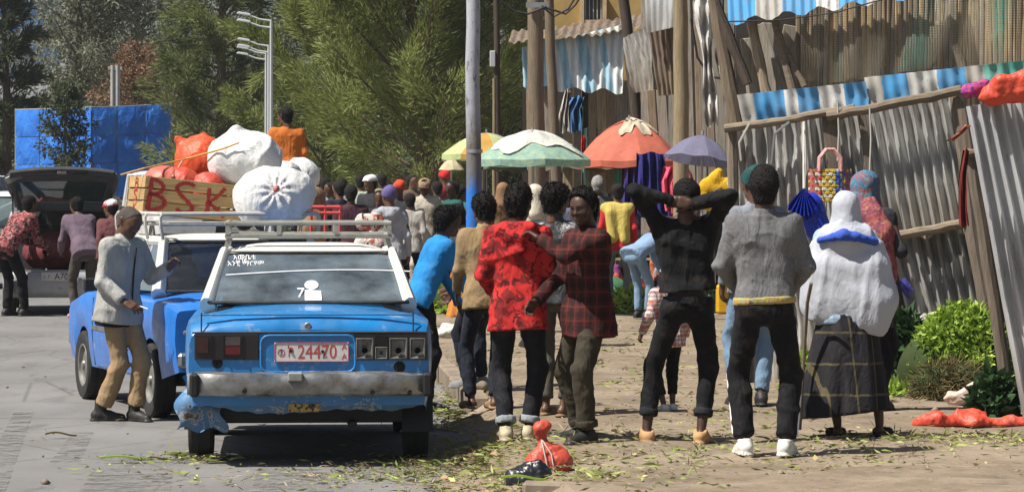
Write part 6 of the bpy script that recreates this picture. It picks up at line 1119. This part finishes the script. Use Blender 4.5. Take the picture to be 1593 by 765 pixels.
person('stooping man in a grey denim jacket beyond the tan jacket', gx(738, 28.0), 28.0, PV, 1.55, 48, .018, lean=30, head=(20, 0, 0), hy=-.08, Rr=(.12, .4, .85), L=(-.12, .4, .9), hair=('short', HB), top=dict(m=cloth('grey_denim', (.10, .105, .125), .3), name='jacket', hem=.86), bottom=dict(m=JEAN), shoe=('sneaker', basic('grey_trainer', (.2, .2, .2), .8)))
RCAM = spots('red_camouflage_cotton', (.50, .03, .028), (.20, .02, .02), (.10, .015, .016), 11, .54, .5)
e, k = person('man in a red camouflage hoodie with the hood down, seen from behind', gx(806, 22.3), 22.3, PV, 1.63, -4, .0135, lean=1, head=(2, -16, 0), feet=((-.08, -.02, 6), (.07, .06, -10)), L=(-.2, .2, 1.02), Rr=(.16, .26, 1.06), hair=('flat', HB), top=dict(m=RCAM, name='hoodie', hem=.76, loose=.03, sl=.016, hood=True, collar=.02), bottom=dict(m=BLKT2, loose=.016, cuff=.06, leg=.056, roll=cloth('pale_denim_cuff', (.26, .29, .31))), shoe=('sneaker', SNB), skin=SK2)
e, k = person('curly-haired man in a black leather jacket behind the red hoodie', gx(864, 24.6), 24.6, PV, 1.64, -24, .0155, lean=0, head=(4, -14, 0), feet=((-.1, .05, 8), (.09, -.06, -8)), L=(-.18, .26, 1.0), Rr=(.2, .26, 1.02), hair=('afro', HB), top=dict(m=plastic_cloth('black_leather', (.03, .03, .032), .4), name='jacket', hem=.84, loose=.025, sl=.012, collar=.06), bottom=dict(m=cloth('grey_olive_cotton', (.10, .09, .072)), loose=.016, cuff=.1), shoe=('slipper', SHT), skin=SK1)
for i in range(3): 
    p0 = k['el'][-1]*k['sc']; O('sleeve_stripe', MB().tube([tuple(p0+np.array([-.062, -.045-.01*i, -.02-.022*i])), tuple(p0+np.array([-.01, -.072-.006*i, -.005-.022*i]))], .005, 5), WST, e)
PLD = plaid('dark_red_plaid_cotton', (.06, .015, .013), ((0, 11, .0, .38, (.02, .012, .012), .7), (2, 11, .0, .38, (.02, .012, .012), .7), (0, 11, .66, .8, (.13, .03, .025), .5), (2, 11, .66, .8, (.13, .03, .025), .5)))
e, k = person('smiling man in a dark red plaid shirt with his arm round the red hoodie', gx(915, 22.15), 22.15, PV, 1.60, 122, .0135, lean=2, head=(6, 22, 4), feet=((-.14, .1, 10), (.16, -.05, -14)), L=(.10, .34, 1.42), Lp=(-1, -.3, -.55), Rr=(.2, .3, .98), hL=dict(n=(.3, .4, -.85), curl=.55), hR=dict(curl=.6), hair=('flat', HB), top=dict(m=PLD, name='shirt', hem=.74, loose=.05, sl=.014, collar=.04), bottom=dict(m=OLV, loose=.024, cuff=.07, leg=.058, roll=OLV), shoe=('sneaker', SHB), eyes=True, smile=True, skin=SK2)
BT = cloth('black_jersey', (.009, .009, .01), .25)
e, k = person('man in black with both hands clasped behind his head, seen from behind', gx(1060, 22.05), 22.05, PV, 1.68, -2, .0135, lean=-3, side=-1, hx=.04, head=(6, -4, 2), feet=((-.23, .0, 16, 0), (.13, .0, -12, 0)), shr=.035, L=(-.05, -.135, 1.605), Rr=(.065, -.15, 1.585), Lp=(-1, -.05, .34), Rp=(1, -.1, .0), hL=dict(d=(1, .06, -.12), n=(0, 1, 0), curl=.3, spread=.5), hR=dict(d=(-1, .06, .1), n=(0, 1, 0), curl=.28, spread=.5),
    hair=('short', HB), top=dict(m=BT, name='jersey', hem=1.01, loose=.03, sl=.006, collar=.02, fold=1.3), bottom=dict(m=BLKT, loose=.012, cuff=.22, leg=.05, rise=.015, roll=BLKT2), shoe=('clog', CLG_), skin=SK2)
q = k['pel']; O('waistband', MB().lathe([(.155, -.02), (.157, .0), (.155, .02)], 24, c=tuple(q+np.array([0, 0, .0]))), BLKT2, e).scale = (1, .82, 1)
SWT = NT('grey_knit_wool'); _c = SWT.ramp(SWT.noise(60, det=5), (.3, (.125, .125, .128)), (.7, (.185, .185, .19))); SWT.bump(SWT.noise(7, SWT.co(scale=(1.2, 1.2, .55)), det=3, dist=1.2), .45, .045); SWT.bump(SWT.noise(190), .5, .006); SWT = SWT.p(_c, .95, 0, .1)
e, k = person('man in a grey knit sweater and black track trousers with white side stripes', gx(1189, 21.1), 21.1, PV, 1.735, -3, .013, lean=0, head=(0, -3, 0), feet=((-.12, 0, 12), (.13, -.03, -14)), L=(-.15, .22, 1.0), Lp=(-.75, -.8, .0), Rr=(.15, .22, 1.0), Rp=(.75, -.8, .0), hair=('fade', HB), top=dict(m=SWT, name='sweater', hem=.93, loose=.03, sl=.018, collar=.05), bottom=dict(m=BLKT, loose=.02, cuff=.05, leg=.06), shoe=('sneaker', SNW), skin=SK2)
side_stripe(k, e, WST); q = Sdf(); q.rc((-.075, -.012, .945), (.075, -.012, .945), .118, k=.05).noise(.006, 22, 4).cut((0, 0, .925), (.05, 0, -1)).cut((0, 0, .972), (-.04, 0, 1)); sdf_obj('patterned_waist_cloth', q, .011, spots('yellow_print_cloth', (.45, .34, .06), (.3, .34, .2), (.5, .2, .1), 40), e, scale=k['sc'])
# shawled woman
WCOT = cloth('thin_white_cotton', (.42, .44, .49), .05, .36, dirt=.04); WPL = plaid('dark_plaid_skirt_cloth', (.02, .019, .022), ((0, 5, .46, .53, (.16, .13, .06), .55), (2, 5, .46, .53, (.16, .13, .06), .5), (0, 5, .0, .2, (.035, .03, .035), .6)), fold=.6)
e, k = person('woman wrapped in a thin white shawl and headscarf over a dark plaid skirt', gx(1316, 22.6), 22.6, PV, 1.60, -4, .0145, lean=4, head=(4, -10, 0), feet=((-.06, 0, 6), (.24, .06, -16)), hat=('scarf', WCOT), top=dict(m=cloth('pale_blue_dress_cloth', (.3, .42, .55)), name='dress_top', hem=.80, loose=.05), bottom=dict(kind='skirt', m=WPL, hem=.17, r=.33, sx=-.02), shoe=('slipper', SHB), L=(-.14, .25, 1.0), Rr=(.14, .25, 1.0))
q = Sdf(); q.rc((-.12, -.02, 1.43), (.12, -.02, 1.43), .085, k=.08); q.rc((-.15, -.02, 1.2), (.17, -.03, 1.2), .14, k=.12); q.rc((-.15, -.02, 1.0), (.21, -.04, .98), .15, k=.12); q.rc((-.13, -.01, .86), (.17, -.03, .82), .14, k=.1); q.rc((-.19, .03, 1.34), (-.24, .08, .95), .065, .08, .1); q.rc((.19, .03, 1.34), (.28, .06, .98), .065, .09, .1)
q.rc((0, -.03, 1.5), (0, -.04, 1.42), .075, .12, .08); q.noise(.005, 9, 3, (1.4, 1.4, .3)).crease(.012, 9, 7, (1.5, 1.5, .18)).crease(.005, 20, 4, (1.4, 1.4, .3)).cut((0, 0, .77), (-.22, 0, -1)); sdf_obj('shawl', q, .0135, WCOT, e, scale=k['sc'])
q = Sdf(); q.rc((-.19, -.10, 1.40), (-.02, -.185, 1.44), .026, .034, .02); q.rc((-.02, -.185, 1.44), (.06, -.18, 1.425), .038, .032, .02).rc((.06, -.175, 1.425), (.20, -.085, 1.39), .032, .026, .02).noise(.004, 30, 3).crease(.008, 16, 4); sdf_obj('blue_shawl_border', q, .009, cloth('royal_blue_border', (.04, .09, .42)), e, scale=k['sc'])
O('tassels', MB().tube([(.36, .0, 1.02), (.40, -.01, .98), (.43, -.01, .95)], [.03, .022, .012], 7).tube([(.36, 0, 1.0), (.39, .01, .94), (.41, .02, .9)], [.025, .018, .01], 7), cloth('indigo_tassel', (.06, .06, .28)), e)
tag(O('walking_stick', MB().tube([at(1244, 668, 22.45), at(1250, 560, 22.45), at(1256, 470, 22.4), at(1262, 440, 22.3)], .012, 7), WP), 'thin walking stick beside the shawled woman', 'stick')
# behind them
person('tall man in a dark teal knit cap and light jeans behind the grey sweater', gx(1174, 25.8), 25.8, PV, 1.755, 8, .017, feet=((-.13, 0, 8), (.06, .04, -8)), head=(0, 14, 0), hat=('beanie', cloth('dark_teal_knit', (.015, .06, .06))), top=dict(m=cloth('grey_blue_shirt', (.2, .22, .25)), hem=.84, loose=.02, collar=.045), bottom=dict(m=LJEAN, loose=.016), shoe=('sneaker', SHB))
e, k = person('woman in teal and pink headscarf and pink shawl over a dark coat, facing the fence', gx(1347, 25.2), 25.2, PV, 1.74, -28, .017, head=(0, -18, 0), hat=('scarf', spots('teal_print_scarf', (.06, .16, .26), (.22, .10, .12), (.12, .25, .3), 16)), top=dict(m=DRK, hem=.6, loose=.04, name='coat'), bottom=dict(m=BLKT), shoe=('sneaker', SHB), Rr=(.2, .2, 1.2))
q = Sdf(); q.rc(k['C'](.05, -.07, 1.50), k['C'](.15, -.09, 1.30), .075, .09, .06).rc(k['C'](.15, -.09, 1.30), k['C'](.20, -.07, 1.0), .09, .075, .06).rc(k['C'](-.1, -.08, 1.42), k['C'](.1, -.09, 1.42), .07, k=.06).noise(.006, 10, 3).crease(.008, 9, 5, (1.3, 1.3, .4)); sdf_obj('shawl', q, .015, spots('dusky_pink_print', (.30, .085, .085), (.2, .06, .09), (.36, .16, .1), 14), e, scale=k['sc'])
person('small child in a white and red checked shirt half hidden behind the man in black', gx(1040, 25.0), 25.0, PV, 1.06, 25, .014, L=(-.3, .1, .95), feet=((-.06, 0, 5), (.08, .05, -5)), top=dict(m=plaid('white_red_check', (.58, .52, .48), ((0, 16, .0, .3, (.4, .09, .07), .7), (2, 16, .0, .3, (.4, .09, .07), .7), (0, 16, .6, .72, (.06, .05, .07), .6), (2, 16, .6, .72, (.06, .05, .07), .6))), hem=.78, loose=.035, sl=.03), bottom=dict(m=BLKT, loose=.02, cuff=.3), shoe=('sneaker', SNW), hat=('cap', cloth('white_black_band_cap', (.5, .48, .44))))
# ---- at the hatchback
HP = 0.0
person('man in a red and black patterned shirt bending into the hatchback', gx(20, 47.0), 47.0, HP, 1.78, -42, .019, lean=42, hy=-.12, head=(8, 10, 0), feet=((-.12, 0, 5), (.12, .1, -10)), L=(-.1, .5, .95), Rr=(.1, .5, .9), hair=('short', HB), top=dict(m=spots('red_black_print', (.26, .07, .07), (.05, .02, .025), (.4, .2, .18), 14), hem=.8, loose=.04, sl=.02), bottom=dict(m=BLKT, loose=.02), shoe=('sneaker', SHB), group='people at the hatchback')
person('man in a faded purple-grey sweater bending over the hatchback boot', gx(128, 46.4), 46.4, HP, 1.74, 24, .019, lean=38, hy=-.12, head=(14, 5, 0), feet=((-.1, 0, 5), (.1, .06, -8)), L=(-.16, .46, .9), Rr=(.1, .5, .95), hair=('short', HB), top=dict(m=cloth('faded_purple_knit', (.125, .09, .12)), hem=.8, loose=.035, sl=.012), bottom=dict(m=cloth('brown_grey_trousers', (.07, .06, .05)), loose=.012, cuff=.12), shoe=('slipper', PINKS), group='people at the hatchback')
person('person in a maroon top and red and white cap beyond the pale jacket', gx(180, 44.5), 44.5, HP, 1.62, 20, .02, lean=22, head=(10, 30, 0), hat=('cap', spots('red_white_cap', (.6, .58, .56), (.5, .05, .07), None, 9)), top=dict(m=cloth('maroon_knit', (.12, .045, .05)), hem=.8, loose=.03), bottom=dict(m=BLKT), shoe=('sneaker', SHB), group='people at the hatchback')
sack('dark red sack lying in the open boot of the hatchback', 'sack', (gx(84, 48.1), 48.1, .62), (.85, .5, .5), plastic_cloth('dark_red_sack', (.16, .03, .035), .7), .025, 51, amp=.02)
person('man in an orange shirt standing high behind the white sacks', gx(446, 45), 45, 1.08, 1.70, 8, .0165, head=(10, 38, 0), lean=4, L=(-.2, .22, .98), Rr=(.2, .2, .98), feet=((-.1, 0, 5), (.1, 0, -5)), hair=('short', HB), top=dict(m=cloth('orange_cotton', (.50, .14, .025)), hem=.98, loose=.035, sl=.02), bottom=dict(m=cloth('navy_trousers', (.02, .022, .05))), shoe=('sneaker', SHB), skin=SK1)
# ---- the market behind
def c(name_l, px, Y, hpy, rot, top, bot=BLKT, z=PV, **kw):
    h = (gz(hpy, Y)-z)*(1.0 if not kw.get('lean') else 1.05)*(1.75/1.33 if kw.get('hip') == .5 and 'hat' not in kw else 1.2 if kw.get('hip') == .5 else 1); kw.setdefault('head', (4, random.uniform(-25, 25), 0)); kw.setdefault('hair', ('short', HB)); kw.setdefault('shoe', ('sneaker', SHB)); kw.setdefault('res', .024 if Y > 36 else .02); return person(name_l, gx(px, Y), Y, z, h, rot, top=dict(m=top, loose=.03, **kw.pop('topk', {})), bottom=dict(m=bot) if not isinstance(bot, dict) else bot, group=kw.pop('group', 'people in the market crowd'), skin=random.choice((SK1, SK2, SK1, SK3)), **kw)
YSH = cloth('yellow_shawl_cloth', (.48, .38, .10))
e, k = c('woman in a red top with a yellow shawl over her shoulders', 961, 44.5, 286, -6, cloth('red_top_cloth', (.42, .025, .03)), GREYT, hair=('bun', HB), head=(4, 20, 0)); q = Sdf(); q.rc((-.15, -.02, 1.42), (.15, -.02, 1.42), .085, k=.06).rc((-.1, -.08, 1.35), (-.06, -.1, 1.0), .08, .07, .06).rc((.08, -.06, 1.35), (.1, -.1, .98), .09, .07, .06).noise(.012, 20, 3, (1.3, 1.3, .5)); sdf_obj('yellow_shawl', q, .02, YSH, e, scale=k['sc'])
c('person in a pale blue shirt and jeans bending down in the market', 1000, 42.5, 318, -50, cloth('pale_blue_shirt', (.20, .30, .45)), LJEAN, lean=62, hy=-.15, head=(20, 0, 0), L=(-.1, .5, .55), Rr=(.1, .5, .5)); c('person in a purple skirt squatting on the ground by the jerrycan', 1004, 46, 420, 60, cloth('orange_red_blouse', (.45, .07, .05)), dict(kind='skirt', m=cloth('purple_skirt_cloth', (.17, .03, .24)), hem=.02, r=.36), hip=.5, lean=30, feet=((-.1, .25, 5), (.1, .25, -5)), res=.02)
c('figure with a cream scarf draped over head and shoulders', 832, 35, 287, 5, cloth('cream_cotton', (.52, .48, .38)), hat=('scarf', cloth('cream_scarf', (.55, .5, .4)))); c('man in a beige blazer and brown flat cap looking at his phone', 661, 50, 277, 176, cloth('beige_blazer_cloth', (.42, .38, .31)), cloth('stone_trousers', (.42, .38, .33)), head=(24, 0, 0), hat=('flatcap', cloth('brown_cap_cloth', (.27, .19, .12))), Rr=(.06, .28, 1.2), L=(-.2, .1, 1.0), res=.018, topk=dict(collar=.04, name='blazer'))
c('man in a dark green and black jacket with a purple scarf beside the beige blazer', 704, 47, 281, 120, cloth('dark_green_jacket', (.02, .085, .07)), hair=('short', HB), topk=dict(name='jacket')); c('figure in a purple beanie and pale grey hooded jacket with its back turned', 606, 40, 292, 4, cloth('pale_grey_hood_cloth', (.32, .33, .36)), hat=('beanie', cloth('purple_beanie', (.11, .09, .23))), topk=dict(hood=True, name='jacket'), res=.017)
tag(sdf_obj('tote_bag', Sdf().rc((-.07, 0, 0), (.07, 0, 0), .1, k=.04, n=(0, 1, 0), fac=1.6).rc((-.08, 0, -.26), (.08, 0, -.26), .1, k=.06, n=(0, 1, 0), fac=1.5).noise(.01, 20, 3), .016, spots('red_white_tote_print', (.55, .5, .45), (.42, .08, .05), (.06, .05, .05), 8, .52), None, at(575, 345, 39.6)), 'red and white printed tote bag over the grey-hooded figure\'s shoulder', 'bag')
c('man in a white and blue baseball cap among the crowd', 577, 52, 273, 150, DRK, hat=('cap', cloth('white_cap_cloth', (.62, .62, .64)))); c('person in a dark maroon top seen from behind left of the grey hood', 546, 42, 287, 10, cloth('dark_maroon', (.06, .025, .035))); c('person in a pale green shirt beyond the maroon top', 562, 56, 271, -20, cloth('pale_green_shirt', (.30, .36, .27))); c('person in a red-orange beanie behind the purple one', 621, 49, 283, 160, DRK, hat=('beanie', cloth('red_orange_beanie', (.5, .06, .03))))
c('man in a brown jacket looking back from the crowd', 641, 60, 272, 200, cloth('brown_jacket_cloth', (.13, .09, .065))); c('dark-haired head farthest back in the crowd', 594, 64, 270, 10, cloth('khaki_shirt', (.2, .19, .13))); c('person in a light blue shirt by the far white van', 506, 58, 276, -10, cloth('light_blue_shirt', (.25, .33, .45))); c('person in a navy jacket right of the handcart', 528, 46, 281, 30, cloth('navy_jacket', (.02, .022, .035)), topk=dict(name='jacket')); c('person in a pointed red hood behind the dark green jacket', 692, 66, 266, 40, cloth('dark_red_coat', (.2, .03, .03)), hat=('beanie', cloth('bright_red_hood', (.55, .03, .03))))
c('vendor in a dark cap and coat under the pale umbrella', 872, 52, 262, 190, DRK, hat=('cap', DRK)); c('grey-haired vendor between the two big umbrellas', 930, 49, 276, 20, cloth('grey_shirt_cloth', (.15, .15, .15)), hair=('curly', HGR)); c('person in a grey headscarf left of the yellow shawl', 912, 46, 290, -15, cloth('charcoal_cloth', (.05, .05, .055)), hat=('scarf', cloth('grey_scarf', (.14, .13, .14)))); c('dark-coated person under the red umbrella beside the navy cloth', 985, 49.5, 285, 170, cloth('plum_cloth', (.06, .03, .06))); c('person in an orange wrap sitting by the foot of the street pole', 721, 43, 338, 30, cloth('orange_wrap', (.6, .22, .03)), dict(kind='skirt', m=cloth('orange_skirt', (.5, .2, .04)), hem=.02, r=.3), hip=.6, feet=((-.1, .2, 5), (.1, .2, -5)))
c('vendor in a dark red shirt under the pale umbrella, left', 800, 51, 282, 175, cloth('deep_red_shirt', (.2, .02, .025))); c('person in black beyond the parked handcart', 516, 50, 283, 90, DRK); c('person in a teal jacket nearest the street pole', 716, 50, 288, -40, cloth('teal_jacket_cloth', (.03, .13, .13)), topk=dict(name='jacket'))
for i, (px, Y, hp_, rt, col, lab, kw) in enumerate((
    (782, 48, 284, 15, (.2, .12, .06), 'person in a brown wrap behind the tan jacket', dict(hat=('scarf', cloth('brown_headscarf', (.22, .13, .07))))), (895, 47.5, 296, 200, (.12, .13, .2), 'vendor in a slate blue top between the smiling man and the yellow shawl', {}),
    (1030, 48, 300, 30, (.25, .06, .1), 'person in a wine red top behind the raised elbow', {}), (1085, 47, 318, 190, (.3, .26, .1), 'vendor in an olive yellow top beside the hanging yellow bag', dict(hat=('scarf', cloth('white_headscarf', (.5, .48, .45))))),
    (1118, 49, 300, 160, (.1, .2, .16), 'person in a bottle green top just left of the fence post', {}), (1018, 45, 385, 100, (.4, .12, .05), 'child in an orange top among the wares', {}), (940, 46, 372, 250, (.15, .25, .4), 'child in a blue top beside the yellow shawl', {}),
    (846, 50, 280, 175, (.25, .2, .15), 'vendor in a beige top in the shade of the pale umbrella', {}), (968, 47, 405, 70, (.5, .1, .06), 'squatting woman in a scarlet top beside the purple skirt', dict(hip=.5, lean=20, feet=((-.1, .25, 5), (.1, .25, -5)), hat=('scarf', cloth('plum_headscarf', (.2, .05, .16))))), (1030, 45, 398, 200, (.3, .3, .34), 'squatting vendor in a grey top left of the jerrycan', dict(hip=.5, lean=15, feet=((-.1, .25, 5), (.1, .25, -5)))), (884, 55, 288, 10, (.1, .12, .06), 'person in an olive top deep under the pale umbrella', {}), (950, 53, 284, 185, (.07, .06, .1), 'person in a dark violet top behind the yellow shawl', {}), (1002, 50, 292, 15, (.24, .2, .16), 'person in a taupe top behind the raised elbow', {}), (680, 54, 282, 10, (.16, .15, .14), 'person in a grey top between the flat cap and the street pole', {}), (638, 46, 300, -10, (.35, .33, .3), 'person in a pale top in front of the brown jacket', {}), (590, 47, 296, 185, (.03, .03, .035), 'dark-jacketed person beside the purple beanie', {}), (532, 60, 276, 5, (.32, .32, .3), 'person in an off-white top far down the crowd', {}))):
    c(lab, px, Y, hp_, rt, cloth('crowd_cloth_%d' % i, col), **kw)
for px, Y, sz, m, lab in ((905, 45, (.5, .4, .5), plastic_cloth('ochre_sack', (.35, .25, .1)), 'ochre sack standing open behind the smiling man'), (950, 45.5, (.45, .4, .38), plastic_cloth('green_sack', (.05, .16, .08)), 'green plastic sack on the dirt beside the yellow shawl'), (1062, 44.5, (.5, .45, .5), plastic_cloth('cream_sack', (.45, .4, .3)), 'cream sack on the dirt behind the man in black'), (782, 44, (.5, .4, .42), plastic_cloth('brown_sack', (.22, .14, .08)), 'brown sack on the dirt behind the tan jacket'), (1090, 45.5, (.4, .4, .34), plastic_cloth('teal_sack', (.04, .2, .2)), 'teal plastic sack left of the yellow jerrycan'), (735, 47, (.6, .4, .4), WSK, 'white sack by the foot of the street pole')):
    sack(lab, 'sack', (gx(px, Y), Y, .15), sz, m, .026, int(px), amp=.02)
veg_heap('heap of tomatoes and greens on the dirt behind the bending person', gx(985, 44), 44, .4, .3, .3, LFV, 900, .11, .05); veg_heap('heap of dark cabbages on the dirt right of the cream sack', gx(1100, 44.2), 44.2, .3, .3, .3, LFD, 900, .13, .07)
ph = tag(O('phone', MB().box(at(655, 330, 49.68), (.075, .012, .14), Matrix.Rotation(-.7, 3, 'X')), BLK, bevel=.004), 'dark phone in the hand of the man in the beige blazer', 'phone')
# ------------------------------------------------------------------ dusty air
hz = MB().box((0, 660, 13), (1230, 1500, 28.2)).mesh('haze'); s = NT('dusty_air'); t_ = s.t; t_.nodes.remove(s.b); pv_ = s.n('VolumePrincipled'); pv_.inputs['Color'].default_value = (.86, .9, .96, 1); pv_.inputs['Density'].default_value = .0003; pv_.inputs['Anisotropy'].default_value = .3
s.l(pv_.outputs[0], t_.nodes['Material Output'].inputs['Volume']); tag(link('haze', hz, s.m), kind='stuff')
